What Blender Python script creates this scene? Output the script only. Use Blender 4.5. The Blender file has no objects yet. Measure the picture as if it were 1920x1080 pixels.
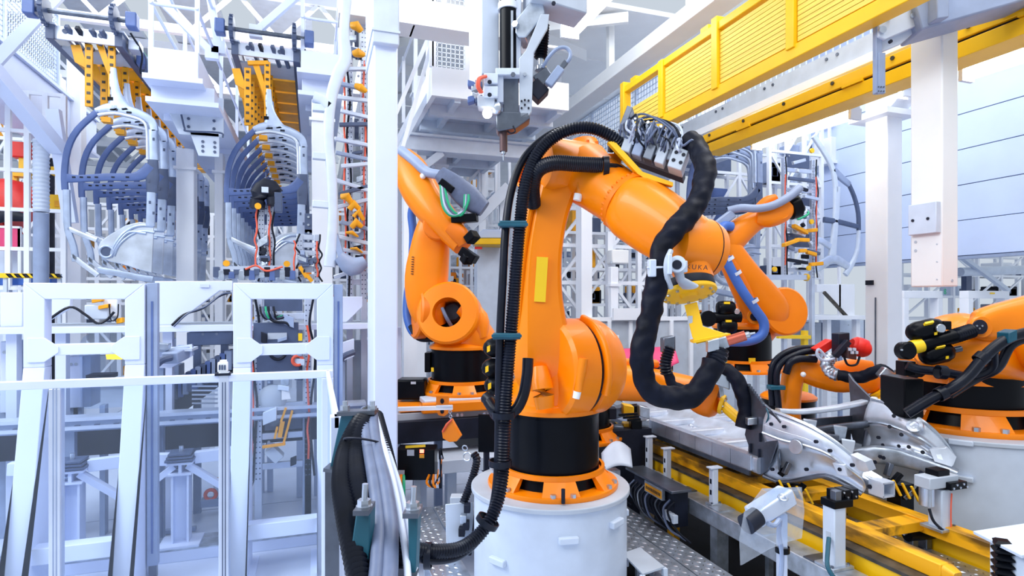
import bpy, bmesh, math, random
from math import sin, cos, pi, radians, sqrt
from mathutils import Vector, Matrix
V = Vector
random.seed(7)
SC = bpy.context.scene
COL = SC.collection

# ------------------------------------------------------------------ camera, world, lights, exposure
FPX = 1100.0            # focal length in pixels of a 1920 wide frame
YAW = radians(18.6)     # camera is turned this far to the right of the production line (+Y)
HC = 2.2                # camera height
HOR = 565.0             # horizon row
cam_d = bpy.data.cameras.new('camera'); cam = bpy.data.objects.new('camera', cam_d); COL.objects.link(cam)
cam_d.sensor_fit = 'HORIZONTAL'; cam_d.sensor_width = 36.0
cam_d.lens = 36.0 * FPX / 1920.0
cam_d.shift_y = (HOR - 540.0) / 1920.0
cam_d.clip_start = 0.05; cam_d.clip_end = 300
cam.location = (0, 0, HC); cam.rotation_euler = (radians(90), 0, -YAW)
SC.camera = cam

world = bpy.data.worlds.new('hall_daylight'); SC.world = world; world.use_nodes = True
bg = world.node_tree.nodes['Background']
bg.inputs['Color'].default_value = (0.80, 0.89, 1.0, 1); bg.inputs['Strength'].default_value = 0.60

def area_light(name, loc, sx, sy, power, col):
    l = bpy.data.lights.new(name, 'AREA'); l.shape = 'RECTANGLE'; l.size = sx; l.size_y = sy
    l.energy = power; l.color = col
    o = bpy.data.objects.new(name, l); COL.objects.link(o); o.location = loc
    return o
# unseen area lights added above and around the cell to light the hall
area_light('added_area_light', (0.5, -1.0, 8.5), 9, 3.0, 260, (0.97, 0.98, 1.0))
lf = area_light('added_area_light', (-6.0, 2.5, 7.0), 3, 7, 520, (0.92, 0.96, 1.0)); lf.rotation_euler = (0, radians(-38), 0)
area_light('added_area_light', (-4.5, 6.5, 8.0), 4, 7, 300, (0.90, 0.95, 1.0))
area_light('added_area_light', (-1.0, 13.0, 7.9), 7, 5, 420, (0.92, 0.96, 1.0))
area_light('added_area_light', (4.5, 2.5, 8.5), 3, 6, 330, (0.98, 0.985, 1.0))
area_light('added_area_light', (7.4, 9.0, 6.6), 1.0, 8, 150, (0.95, 0.97, 1.0))

vs = SC.view_settings
vs.view_transform = 'Standard'; vs.look = 'None'; vs.gamma = 1.0; vs.exposure = 0.30
vs.use_curve_mapping = False

# ------------------------------------------------------------------ where a picture point lies in the hall
SA, CA = sin(YAW), cos(YAW)
def cv(r, u, f):                      # direction: right, up, forward of the camera -> world
    return V((f * SA + r * CA, f * CA - r * SA, u))
def P(px, py, d):                     # point seen at (px, py) lying d metres ahead
    return V((0, 0, HC)) + cv((px - 960) / FPX, (HOR - py) / FPX, 1) * d
def PY(px, py, Y):
    k = cv((px - 960) / FPX, (HOR - py) / FPX, 1); return V((0, 0, HC)) + k * (Y / k.y)
def PX(px, py, X):
    k = cv((px - 960) / FPX, (HOR - py) / FPX, 1); return V((0, 0, HC)) + k * (X / k.x)
def PZ(px, py, Z):
    k = cv((px - 960) / FPX, (HOR - py) / FPX, 1); return V((0, 0, HC)) + k * ((Z - HC) / k.z)
def Ps(lst): return [P(*t) for t in lst]
XA, YA, ZA = V((1, 0, 0)), V((0, 1, 0)), V((0, 0, 1))

# ------------------------------------------------------------------ materials
def s2l(c): return c / 12.92 if c <= 0.04045 else ((c + 0.055) / 1.055) ** 2.4
def hexc(h):
    h = h.lstrip('#'); return tuple(s2l(int(h[i:i + 2], 16) / 255) for i in (0, 2, 4))
M = {}
def mat(name, col, rough=0.5, metal=0.0, var=0.06, scale=6.0, bump=0.0, bscale=60.0, spec=0.5, coat=0.0, trans=0.0, alpha=1.0, stretch=None, dirt=None):
    m = bpy.data.materials.new(name); m.use_nodes = True
    nt = m.node_tree; b = nt.nodes['Principled BSDF']
    c = hexc(col) if isinstance(col, str) else col
    tc = nt.nodes.new('ShaderNodeTexCoord'); mp = nt.nodes.new('ShaderNodeMapping')
    nt.links.new(tc.outputs['Object'], mp.inputs['Vector'])
    if stretch: mp.inputs['Scale'].default_value = stretch
    nz = nt.nodes.new('ShaderNodeTexNoise'); nz.inputs['Scale'].default_value = scale; nz.inputs['Detail'].default_value = 4
    nt.links.new(mp.outputs[0], nz.inputs['Vector'])
    rp = nt.nodes.new('ShaderNodeValToRGB')
    lo = tuple(max(0, x * (1 - var * 2)) for x in c); hi = tuple(min(1, x * (1 + var)) for x in c)
    if dirt:
        lo = hexc(dirt); rp.color_ramp.elements[0].position = 0.36; rp.color_ramp.elements[1].position = 0.52
    else:
        rp.color_ramp.elements[0].position = 0.3; rp.color_ramp.elements[1].position = 0.7
    rp.color_ramp.elements[0].color = (*lo, 1); rp.color_ramp.elements[1].color = (*hi, 1)
    nt.links.new(nz.outputs['Fac'], rp.inputs['Fac']); nt.links.new(rp.outputs['Color'], b.inputs['Base Color'])
    b.inputs['Roughness'].default_value = rough; b.inputs['Metallic'].default_value = metal
    b.inputs['Specular IOR Level'].default_value = spec; b.inputs['Coat Weight'].default_value = coat
    b.inputs['Transmission Weight'].default_value = trans; b.inputs['Alpha'].default_value = alpha
    if bump:
        n2 = nt.nodes.new('ShaderNodeTexNoise'); n2.inputs['Scale'].default_value = bscale; n2.inputs['Detail'].default_value = 3
        nt.links.new(mp.outputs[0], n2.inputs['Vector'])
        bp = nt.nodes.new('ShaderNodeBump'); bp.inputs['Strength'].default_value = bump; bp.inputs['Distance'].default_value = 0.01
        nt.links.new(n2.outputs['Fac'], bp.inputs['Height']); nt.links.new(bp.outputs['Normal'], b.inputs['Normal'])
    M[name] = m; return m
def emit(name, col, st):
    m = bpy.data.materials.new(name); m.use_nodes = True; nt = m.node_tree
    b = nt.nodes['Principled BSDF']; b.inputs['Base Color'].default_value = (*col, 1)
    b.inputs['Emission Color'].default_value = (*col, 1); b.inputs['Emission Strength'].default_value = st
    M[name] = m; return m

mat('white', '#eef2fa', 0.42, var=0.02, scale=2)
mat('bwhite', '#d8e2fb', 0.40, var=0.02, scale=2)  # blue cast of the left-hand light put into the white paint
mat('wwhite', '#f0f2f3', 0.42, var=0.02, scale=2)
mat('grey', '#b9c2cf', 0.45, var=0.05)
mat('lgrey', '#ccd7e8', 0.45, var=0.04)
mat('bgrey', '#93a2c0', 0.42, var=0.06)
mat('dblue', '#566ca2', 0.40, var=0.08)
mat('slate', '#4d5a78', 0.42, var=0.08)
mat('orange', '#ff8a00', 0.36, var=0.04, scale=3, coat=0.12, spec=0.35, bump=0.05, bscale=220)
mat('orange_d', '#f27c04', 0.42, var=0.05, scale=3, spec=0.35)
mat('black', '#0a0d14', 0.3, var=0.15, scale=4, spec=0.12)
mat('rubber', '#111624', 0.32, var=0.2, scale=10, spec=0.26)
mat('cloth', '#0b1020', 0.55, var=0.25, scale=9, bump=0.35, bscale=18, spec=0.15)
mat('dark', '#1b2030', 0.5, var=0.2, spec=0.25)
mat('pit', '#10131c', 0.8, var=0.3)
mat('yellow', '#ffc40a', 0.40, var=0.04, scale=3)
mat('yellow_worn', '#f5ae0c', 0.45, scale=7, dirt='#6b4a12', stretch=(1, 0.35, 1))
mat('slat_yellow', '#ffd65a', 0.5, var=0.10, scale=3, stretch=(1, 0.12, 14))
mat('hang_yellow', '#f5a80c', 0.45, var=0.08)
mat('steel', '#c6ceda', 0.28, 0.9, var=0.08, scale=8)
mat('dsteel', '#6f7683', 0.35, 0.85, var=0.15, scale=8)
mat('galv', '#bcc6d4', 0.34, 0.75, var=0.16, scale=14)
mat('sheet', '#d6dfee', 0.33, 0.7, var=0.12, scale=5, bump=0.12, bscale=9)
mat('carside', '#b4c3de', 0.33, 0.55, var=0.08, scale=8)
mat('pan', '#dce4f2', 0.36, 0.45, var=0.10, scale=6, bump=0.1, bscale=10)
mat('alu', '#cfd8ea', 0.36, 0.55, var=0.04)
mat('teal', '#0f5368', 0.42, var=0.1)
mat('cable', '#5f6b88', 0.45, var=0.08, scale=20)
mat('cable_l', '#c4cee4', 0.45, var=0.04)
mat('cable_d', '#1a1f2c', 0.4, var=0.2, spec=0.2)
mat('blue_hose', '#3f6cc0', 0.42, var=0.08)
mat('red', '#e2261c', 0.45, var=0.06)
mat('pink', '#e8467a', 0.5, var=0.06)
mat('red_cable', '#f0654a', 0.5, var=0.06)
mat('green', '#1fae7c', 0.5, var=0.08)
mat('copper', '#c8644e', 0.35, 0.6, var=0.08)
mat('brown', '#5d4647', 0.4, 0.5, var=0.1)
mat('label_y', '#ffd21a', 0.45, var=0.01)
mat('paper', '#f4f5f7', 0.6, var=0.01)
mat('lens', '#05060a', 0.1, var=0.0)
mat('roof', '#dfe3ea', 0.6, var=0.03)
mat('panel', '#c6d6f6', 0.40, 0.0, var=0.03, scale=1.5, coat=0.2)
mat('grease', '#4f4a44', 0.5, 0.3, var=0.3, scale=12)
emit('lamp', (1.0, 0.99, 0.96), 12.0)
emit('led_red', (1.0, 0.10, 0.06), 6.0)
emit('led_white', (1.0, 0.98, 0.9), 9.0)

def floor_mat():
    m = mat('floor', '#cdd6ea', 0.28, var=0.06, scale=1.3, bump=0.04, bscale=30); return m
floor_mat()
def glass_mat():
    m = bpy.data.materials.new('acrylic'); m.use_nodes = True; nt = m.node_tree
    for n in list(nt.nodes): nt.nodes.remove(n)
    out = nt.nodes.new('ShaderNodeOutputMaterial'); mx = nt.nodes.new('ShaderNodeMixShader')
    t = nt.nodes.new('ShaderNodeBsdfTransparent'); g = nt.nodes.new('ShaderNodeBsdfPrincipled')
    t.inputs['Color'].default_value = (0.90, 0.945, 1.0, 1)
    nz = nt.nodes.new('ShaderNodeTexNoise'); nz.inputs['Scale'].default_value = 2.5
    mr = nt.nodes.new('ShaderNodeMapRange'); mr.inputs['To Min'].default_value = 0.02; mr.inputs['To Max'].default_value = 0.075
    nt.links.new(nz.outputs['Fac'], mr.inputs['Value']); nt.links.new(mr.outputs[0], mx.inputs['Fac'])
    g.inputs['Base Color'].default_value = (0.72, 0.82, 1.0, 1); g.inputs['Roughness'].default_value = 0.12
    nt.links.new(t.outputs[0], mx.inputs[1]); nt.links.new(g.outputs[0], mx.inputs[2]); nt.links.new(mx.outputs[0], out.inputs[0])
    M['acrylic'] = m
glass_mat()
def film_mat():
    m = M['acrylic'].copy(); m.name = 'plastic_film'; M['film'] = m
    for n in m.node_tree.nodes:
        if n.type == 'MAP_RANGE': n.inputs['To Min'].default_value = 0.10; n.inputs['To Max'].default_value = 0.34
        if n.type == 'TEX_NOISE': n.inputs['Scale'].default_value = 7
        if n.type == 'BSDF_PRINCIPLED': n.inputs['Base Color'].default_value = (0.78, 0.82, 0.9, 1); n.inputs['Roughness'].default_value = 0.25
film_mat()

# ------------------------------------------------------------------ mesh building
def frame_of(t, up=ZA):
    t = t.normalized()
    if abs(t.dot(up)) > 0.98: up = YA if abs(t.dot(YA)) < 0.9 else XA
    u = t.cross(up).normalized(); v = u.cross(t).normalized()
    return u, v
def cat(pts, n=6):
    pts = [V(p) for p in pts]; out = []
    q = [pts[0] * 2 - pts[1]] + pts + [pts[-1] * 2 - pts[-2]]
    for i in range(1, len(q) - 2):
        a, b, c, d = q[i - 1], q[i], q[i + 1], q[i + 2]
        for k in range(n):
            t = k / n
            out.append(0.5 * ((2 * b) + (c - a) * t + (2 * a - 5 * b + 4 * c - d) * t * t + (3 * b - a - 3 * c + d) * t ** 3))
    out.append(pts[-1]); return out
def resample(pts, step):
    out = [pts[0].copy()]; acc = 0.0
    for a, b in zip(pts, pts[1:]):
        L = (b - a).length
        if L < 1e-9: continue
        s = step - acc
        while s <= L:
            out.append(a.lerp(b, s / L)); s += step
        acc = L - (s - step)
    return out

class MB:
    def __init__(s): s.v = []; s.f = []
    def add(s, vs, fs):
        o = len(s.v); s.v += [V(p) for p in vs]; s.f += [tuple(o + i for i in f) for f in fs]; return s
    def b(s, x0, x1, y0, y1, z0, z1):
        return s.add([(x0, y0, z0), (x1, y0, z0), (x1, y1, z0), (x0, y1, z0), (x0, y0, z1), (x1, y0, z1), (x1, y1, z1), (x0, y1, z1)],
                     [(0, 3, 2, 1), (4, 5, 6, 7), (0, 1, 5, 4), (1, 2, 6, 5), (2, 3, 7, 6), (3, 0, 4, 7)])
    def ob(s, c, u, v, w, hu, hv, hw):     # oriented box: centre, unit axes, half sizes
        c = V(c); u = V(u).normalized() * hu; v = V(v).normalized() * hv; w = V(w).normalized() * hw
        return s.add([c - u - v - w, c + u - v - w, c + u + v - w, c - u + v - w, c - u - v + w, c + u - v + w, c + u + v + w, c - u + v + w],
                     [(0, 3, 2, 1), (4, 5, 6, 7), (0, 1, 5, 4), (1, 2, 6, 5), (2, 3, 7, 6), (3, 0, 4, 7)])
    def bar(s, p, q, w, h=None, up=ZA):
        p = V(p); q = V(q); h = w if h is None else h; u, v = frame_of(q - p, up)
        return s.ob((p + q) / 2, u, v, (q - p), w / 2, h / 2, (q - p).length / 2)
    def rings(s, rings, caps=True, closed=False):
        n = len(rings[0]); o = len(s.v); m = len(rings)
        for r in rings: s.v += [V(p) for p in r]
        for i in range(m if closed else m - 1):
            a = o + i * n; b = o + ((i + 1) % m) * n
            for k in range(n):
                k2 = (k + 1) % n
                s.f.append((a + k, a + k2, b + k2, b + k))
        if caps and not closed:
            s.f.append(tuple(o + k for k in reversed(range(n)))); s.f.append(tuple(o + (m - 1) * n + k for k in range(n)))
        return s
    def tube(s, pts, r, n=8, caps=True):
        pts = [V(p) for p in pts]; m = len(pts)
        rr = r if isinstance(r, (list, tuple)) else [r] * m
        t0 = (pts[1] - pts[0]).normalized(); u, v = frame_of(t0); rings = []
        for i in range(m):
            t = (pts[min(i + 1, m - 1)] - pts[max(i - 1, 0)]).normalized()
            u = (u - t * u.dot(t)).normalized(); v = t.cross(u)
            rings.append([pts[i] + (u * cos(2 * pi * k / n) + v * sin(2 * pi * k / n)) * rr[i] for k in range(n)])
        return s.rings(rings, caps)
    def corr(s, pts, r, pitch=0.016, depth=0.12, n=10):   # corrugated hose
        q = resample(cat(pts, 8), pitch / 2)
        return s.tube(q, [r * (1 + (depth if i % 2 else -depth) * 0.5) for i in range(len(q))], n)
    def cloth(s, pts, r, step=0.016, n=28, seed=1, amp=0.1):   # fabric sleeve with irregular slanting folds
        rnd = random.Random(seed); pts = resample(cat(pts, 8), step); m = len(pts)
        ph = [rnd.uniform(0, 6.28) for _ in range(12)]; u, v = frame_of(pts[1] - pts[0]); rings = []
        for i in range(m):
            t = (pts[min(i + 1, m - 1)] - pts[max(i - 1, 0)]).normalized(); u = (u - t * u.dot(t)).normalized(); v = t.cross(u); x = i * step; rg = []
            for k in range(n):
                th = 2 * pi * k / n
                q = sin(x * 42 + 2 * th + ph[0] + 1.5 * sin(x * 9 + ph[1])) * sin(th + x * 7 + ph[2]) + 0.7 * sin(x * 75 - 3 * th + ph[3]) * sin(x * 11 + th * 1 + ph[4]) + 0.6 * sin(x * 17 + ph[5])
                rg.append(pts[i] + (u * cos(th) + v * sin(th)) * r * (1 + amp * q))
            rings.append(rg)
        return s.rings(rings)
    def hose(s, pts, r, n=8, k=5): return s.tube(cat(pts, k), r, n)
    def cyl(s, p, q, r, r2=None, n=16): return s.tube([p, q], [r, r if r2 is None else r2], n)
    def lathe(s, c, axis, prof, n=32, caps=True):          # prof: (radius, distance along the axis)
        c = V(c); a = V(axis).normalized(); u, v = frame_of(a)
        return s.rings([[c + a * t + (u * cos(2 * pi * k / n) + v * sin(2 * pi * k / n)) * max(r, 1e-4) for k in range(n)] for r, t in prof], caps)
    def loft(s, pts, hu, hv, up=ZA, e=2.0, n=20, caps=True, k=0):   # rounded section swept along a path
        pts = [V(p) for p in pts]
        if k:
            m0 = len(pts); hp = cat([V((a, b, 0)) for a, b in zip(hu, hv)], k); pts = cat(pts, k)
            hu = [p.x for p in hp]; hv = [p.y for p in hp]
        m = len(pts); rings = []
        for i in range(m):
            t = (pts[min(i + 1, m - 1)] - pts[max(i - 1, 0)])
            u, v = frame_of(t, up); r = []
            for j in range(n):
                a = 2 * pi * (j + 0.5) / n; ca, sa = cos(a), sin(a)
                r.append(pts[i] + u * hu[i] * math.copysign(abs(ca) ** (2 / e), ca) + v * hv[i] * math.copysign(abs(sa) ** (2 / e), sa))
            rings.append(r)
        return s.rings(rings, caps)
    def ploft(s, pts, hu, hv, sec, up, k=0):       # crisp polygon section (list of u, v in -1..1) swept along a path
        pts = [V(p) for p in pts]
        if k:
            hp = cat([V((a, b, 0)) for a, b in zip(hu, hv)], k); pts = cat(pts, k); hu = [p.x for p in hp]; hv = [p.y for p in hp]
        m = len(pts); rings = []
        for i in range(m):
            u, v = frame_of(pts[min(i + 1, m - 1)] - pts[max(i - 1, 0)], up)
            rings.append([pts[i] + u * hu[i] * x + v * hv[i] * y for x, y in sec])
        return s.rings(rings)
    def prism(s, poly, vec):
        poly = [V(p) for p in poly]; vec = V(vec); n = len(poly)
        return s.add(poly + [p + vec for p in poly], [tuple(reversed(range(n))), tuple(range(n, 2 * n))] + [(i, (i + 1) % n, n + (i + 1) % n, n + i) for i in range(n)])
    def ell(s, c, u, v, w, hu, hv, hw, n=14, m=9):
        c = V(c); u = V(u).normalized(); v = V(v).normalized(); w = V(w).normalized()
        return s.rings([[c + w * hw * -cos(pi * j / m) + (u * hu * cos(2 * pi * k / n) + v * hv * sin(2 * pi * k / n)) * max(sin(pi * j / m), 0.01) for k in range(n)] for j in range(m + 1)])
    def torus(s, c, axis, R, r, n=24, m=8, a0=0, a1=2 * pi):
        u, v = frame_of(V(axis)); full = abs(a1 - a0 - 2 * pi) < 1e-6; k = n if full else n + 1
        a = V(axis).normalized(); rings = []
        for i in range(k):
            t = a0 + (a1 - a0) * i / n; d = u * cos(t) + v * sin(t)
            rings.append([V(c) + d * (R + r * cos(2 * pi * j / m)) + a * r * sin(2 * pi * j / m) for j in range(m)])
        return s.rings(rings, True, full)
    def bolt(s, c, axis, r, h):
        return s.lathe(c, axis, [(r, -h * 0.2), (r, h)], 6)
    def grid(s, o, u, v, nu, nv, fn):      # height field: o + u*i + v*j + fn(i,j) (a vector), double skinned by solidify later
        rows = [[V(o) + V(u) * (i / nu) + V(v) * (j / nv) + V(fn(i / nu, j / nv)) for i in range(nu + 1)] for j in range(nv + 1)]
        b = len(s.v)
        for r in rows: s.v += r
        for j in range(nv):
            for i in range(nu):
                a = b + j * (nu + 1) + i; s.f.append((a, a + 1, a + nu + 2, a + nu + 1))
        return s
    def build(s, name, m, parent=None, sharp=38, bevel=0, solid=0):
        off = parent_loc(parent)
        me = bpy.data.meshes.new(name)
        me.from_pydata([tuple(p - off) for p in s.v], [], s.f); me.update()
        bm = bmesh.new(); bm.from_mesh(me); bmesh.ops.recalc_face_normals(bm, faces=bm.faces); bm.to_mesh(me); bm.free()
        for p in me.polygons: p.use_smooth = True
        me.set_sharp_from_angle(angle=radians(sharp))
        me.materials.append(M[m] if isinstance(m, str) else m)
        o = bpy.data.objects.new(name, me); COL.objects.link(o)
        if parent is not None: o.parent = parent
        if solid:
            md = o.modifiers.new('thickness', 'SOLIDIFY'); md.thickness = solid; md.offset = 0
        if bevel:
            md = o.modifiers.new('edges', 'BEVEL'); md.width = bevel; md.segments = 2; md.limit_method = 'ANGLE'; md.angle_limit = radians(40)
            md.harden_normals = False
        return o
def parent_loc(p):
    off = V((0, 0, 0))
    while p is not None: off += p.location; p = p.parent
    return off
def tag(o, label, cat_, group=None, kind=None):
    if label: o['label'] = label
    if cat_: o['category'] = cat_
    if group: o['group'] = group
    if kind: o['kind'] = kind
    return o
def thing(name, label, cat_, loc=(0, 0, 0), group=None, kind=None):
    o = bpy.data.objects.new(name, None); COL.objects.link(o); o.location = loc; o.empty_display_size = 0.1
    return tag(o, label, cat_, group, kind)
def solo(mb, name, m, label, cat_, group=None, **k): return tag(mb.build(name, m, None, **k), label, cat_, group)
def struct(mb, name, m, label=None, **k): return tag(mb.build(name, m, None, **k), label, None, None, 'structure')
def sgroup(name, label, loc=(0, 0, 0)): return thing(name, label, None, loc, None, 'structure')
def copy_tree(o, parent=None):
    c = o.copy(); COL.objects.link(c)
    if parent is not None: c.parent = parent
    for ch in list(o.children): copy_tree(ch, c)
    return c
def dup(o, move, label=None, group=None):
    c = copy_tree(o); c.location = o.location + V(move)
    if label: c['label'] = label
    if group: c['group'] = group
    return c
ORD = ['first', 'second', 'third', 'fourth', 'fifth', 'sixth', 'seventh', 'eighth', 'ninth', 'tenth', 'eleventh', 'twelfth']
# ================================================================== the hall
fl = sgroup('floor', 'pale blue-grey concrete factory floor cast in large slabs')
MB().b(-14, 2.05, -3, 36, -0.2, -0.012).b(2.05, 14, -3, 36, -0.2, -0.012).build('floor_base', 'dark', fl)
sl = MB().b(0, 2.985, 0, 2.985, -0.011, 0).build('slab', 'floor', fl, bevel=0.004)
for i in range(-4, 5):
    for j in range(-1, 9):
        if i == -4 and j == -1: sl.location = (i * 3, j * 3, 0); continue
        c = sl.copy(); COL.objects.link(c); c.location = (i * 3 - 0.7, j * 3 + 0.9, 0)
struct(MB().b(2.06, 6.2, 0.6, 12, 0.001, 0.012), 'trim_1', 'pit', 'dark grimy and shaded floor of the conveyor pit')  # grimy floor, with the shade of the pit also put into its colour
struct(MB().b(-14, 14, 33, 33.3, 0, 9), 'wall_back', 'white', 'distant white end wall of the hall')
struct(MB().b(-13.3, -13, 6, 33, 0, 9), 'wall_left', 'white', 'bright white side wall far to the left')

# right wall of stacked horizontal panels, ending above the floor
wr = sgroup('wall_right', 'pale blue wall of long horizontal metal panels')
XW = 9.5
zb = HC + 0.074 * XW
for k in range(9):
    MB().b(XW + (0.0 if k else -0.01), XW + 0.08, 3.0, 9.4, zb + k * 0.55 + 0.006, zb + (k + 1) * 0.55 - 0.006).build('panel', 'panel', wr, bevel=0.004)
MB().b(XW + 0.02, XW + 0.1, 3.0, 9.4, zb - 0.02, zb + 9 * 0.55).build('backing', 'slate', wr)
MB().b(XW - 0.03, XW + 0.1, 3.0, 9.4, zb - 0.05, zb - 0.006).build('bottom_rail', 'bgrey', wr)
# ceiling: white sheet strips between beams over the centre, strips with daylight gaps at the left
ce = sgroup('ceiling', 'white sheet ceiling carried on deep white beams')
zc = HC + 4.6
for i in range(8):
    y0 = 8.2 + i * 1.9
    MB().b(0.9, 8.6, y0, y0 + 1.86, zc, zc + 0.08).build('ceiling_panel', 'wwhite', ce)
for i in range(5):
    y0 = 8.2 + i * 3.0
    MB().bar((0.9, y0, zc - 0.1), (4.7, y0 + 1.6, zc - 0.1), 0.12, 0.2).build('cross_beam', 'wwhite', ce)
    MB().bar((4.7, y0, zc - 0.12), (0.9, y0 + 2.4, zc - 0.12), 0.09, 0.16).build('brace', 'wwhite', ce)
MB().b(4.58, 4.72, 5.0, 24, HC + 3.6, HC + 3.86).build('edge_beam', 'wwhite', ce, bevel=0.01)
for k in range(8): MB().bar((4.65, 6.5 + k * 2.2, HC + 3.86), (4.65, 6.5 + k * 2.2, zc), 0.1).build('drop_post', 'wwhite', ce)
MB().b(4.48, 4.82, 5.0, 24, HC + 3.56, HC + 3.6).build('edge_flange', 'wwhite', ce, bevel=0.005)
MB().b(0.8, 1.0, 8, 24, HC + 3.9, HC + 4.6).build('edge_beam', 'wwhite', ce)
for i in range(7):
    x0 = -12 + i * 1.8
    MB().b(x0, x0 + 1.15, 7.5, 30, 8.2, 8.28).build('roof_strip', 'grey', ce)
for i in range(6):
    y0 = 9 + i * 3.2
    mb = MB(); mb.bar((-12.5, y0, 7.2), (0.8, y0, 7.2), 0.12, 0.16); mb.bar((-12.5, y0, 8.1), (0.8, y0, 8.1), 0.12, 0.16)
    for k in range(9):
        x = -12.5 + k * 1.48
        mb.bar((x, y0, 7.25), (x + 0.74, y0, 8.05), 0.07); mb.bar((x + 0.74, y0, 8.05), (x + 1.48, y0, 7.25), 0.07)
    mb.build('roof_truss', 'white', ce)

# ------------------------------------------------------------------ columns
def column(px0, pxc, px1, pyt, pyb, d, label, m='white', name='steel_column', ztop=None, zbot=None):
    """box column: left edge, front corner, right edge in the picture; the corner stands d ahead"""
    c = P(pxc, 500, d); X = c.x; Y = c.y
    if X > 0.2:
        Yb = PX(px0, 500, X).y; X1 = PY(px1, 500, Y).x
    else:
        X = PY(px0, 500, Y).x; X1 = PY(px1, 500, Y).x; Yb = Y + 0.25
    z1 = ztop if ztop is not None else P(pxc, pyt, d).z
    z0 = zbot if zbot is not None else P(pxc, pyb, d).z
    r = thing(name, label, 'column', (X, Y, z0))
    MB().b(X, X1, Y, Yb, z0, z1).build('shaft', m, r, bevel=0.012)
    return r, X, X1, Y, Yb, z0, z1
# near column beside the left robot
mcr, X, X1, Y, Yb, z0, z1 = column(689, 701, 746, -40, 0, 4.6, 'tall white steel column standing in front of the moving orange robot', 'bwhite', ztop=5.3, zbot=0)
MB().b(X - 0.012, X1 + 0.005, Y - 0.05, Yb + 0.05, P(700, 84, 4.6).z, 5.4).build('head_box', 'lgrey', mcr, bevel=0.01)
MB().b(X - 0.02, X1 + 0.012, Y - 0.06, Yb + 0.06, P(700, 62, 4.6).z, P(700, 58, 4.6).z).build('seam_plate', 'lgrey', mcr)
MB().b(X - 0.09, X1 + 0.09, Y - 0.09, Yb + 0.09, 0, 0.03).build('foot_plate', 'lgrey', mcr)
# hanging post with the junction box
hpr, X, X1, Y, Yb, z0, z1 = column(1707, 1767, 1797, 30, 537, 5.0, 'thick white post hanging from the gantry with a junction box', 'wwhite', 'hanging_post')
by0, by1 = PX(1711, 400, X).y, PX(1764, 400, X).y
jb = MB().b(X - 0.055, X, by1, by0, P(1760, 436, 5).z, P(1760, 377, 5).z).build('junction_box', 'lgrey', hpr, bevel=0.006)
for t in (0.18, 0.72):
    MB().lathe((X - 0.056, by0 + (by1 - by0) * t, P(1760, 408, 5).z), -XA, [(0.013, 0), (0.013, 0.006)], 12).build('cable_gland', 'dark', jb)
for px, py in ((1717, 454), (1717, 470), (1757, 458), (1757, 491), (1757, 524)):
    q = PX(px, py, X); MB().bolt(q, -XA, 0.014 if px < 1730 else 0.007, 0.004).build('bolt', 'grey', hpr)
q = PY(1785, 526, Y); MB().bolt(q, -YA, 0.014, 0.004).build('bolt', 'grey', hpr)
# arm bracket holding the post: big grey beam, clevis, sensor bar
c = P(1790, 20, 4.9)
MB().bar(P(1700, 45, 4.9), P(1960, -30, 4.75), 0.34, 0.26).build('carrier_beam', 'bgrey', hpr, bevel=0.015)
MB().ob(P(1735, 26, 4.82), cv(1, 0.15, 0), ZA, cv(0, 0, 1), 0.05, 0.13, 0.2).build('carrier_plate', 'bgrey', hpr, bevel=0.01)
cl = MB().prism([P(1648, 28, 4.8), P(1735, 0, 4.8), P(1738, 40, 4.8), P(1660, 74, 4.8), P(1648, 68, 4.8)], cv(0, 0, 0.05)).build('clevis', 'lgrey', hpr, bevel=0.006)
MB().prism([P(1648, 74, 4.86), P(1735, 42, 4.86), P(1690, 82, 4.86), P(1652, 98, 4.86)], cv(0, 0, 0.04)).build('clevis', 'lgrey', hpr, bevel=0.006)
for px, py, r in ((1668, 32, 0.014), (1653, 57, 0.03), (1668, 79, 0.014), (1712, 29, 0.022)):
    MB().lathe(P(px, py, 4.79), cv(0, 0, -1), [(r, 0), (r, 0.02)], 14).build('pin', 'steel' if r > 0.02 else 'dark', cl)
ub = thing('upright_bar', 'narrow grey steel bar hanging from the clevis beside the thick white post', 'bar', P(1650, 177, 4.85))
MB().bar(P(1645, -30, 4.85), P(1645, 176, 4.85), 0.05, 0.05, cv(0, 0, 1)).build('bar', 'bgrey', ub, bevel=0.004)
MB().bar(P(1652, 100, 4.83), P(1652, 176, 4.83), 0.055, 0.03, cv(0, 0, 1)).build('end_plate', 'bgrey', ub, bevel=0.003)
for k in range(6):
    MB().bolt(P(1647 + (k % 3) * 5, 163 + (k // 3) * 8, 4.81), cv(0, 0, -1), 0.006, 0.006).build('bolt', 'dsteel', ub)

rcr, X, X1, Y, Yb, z0, z1 = column(1622, 1664, 1692, 165, 0, 7.4, 'white steel column behind the right robot below the lit tube lamp', 'white', zbot=0)
MB().bar((X - 0.012, (Y + Yb) / 2, 0.2), (X - 0.012, (Y + Yb) / 2, HC + 0.05), 0.012).build('conduit', 'dsteel', rcr)  # dark groove line of the column, put on as a thin steel bar
MB().b(X - 0.15, X1 + 0.12, Y - 0.12, Yb + 0.12, z1 - 0.35, z1 - 0.28).build('cap_plate', 'white', rcr)
MB().prism([(X, Y, z1 - 0.28), (X, Y - 0.55, z1 + 0.12), (X, Y - 0.55, z1 + 0.2), (X, Y, z1 + 0.2)], (0.3, 0, 0)).build('haunch', 'white', rcr)
MB().ob(PX(1632, 530, X), XA, YA, ZA, 0.03, 0.05, 0.03).build('switch', 'dark', rcr)

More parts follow.
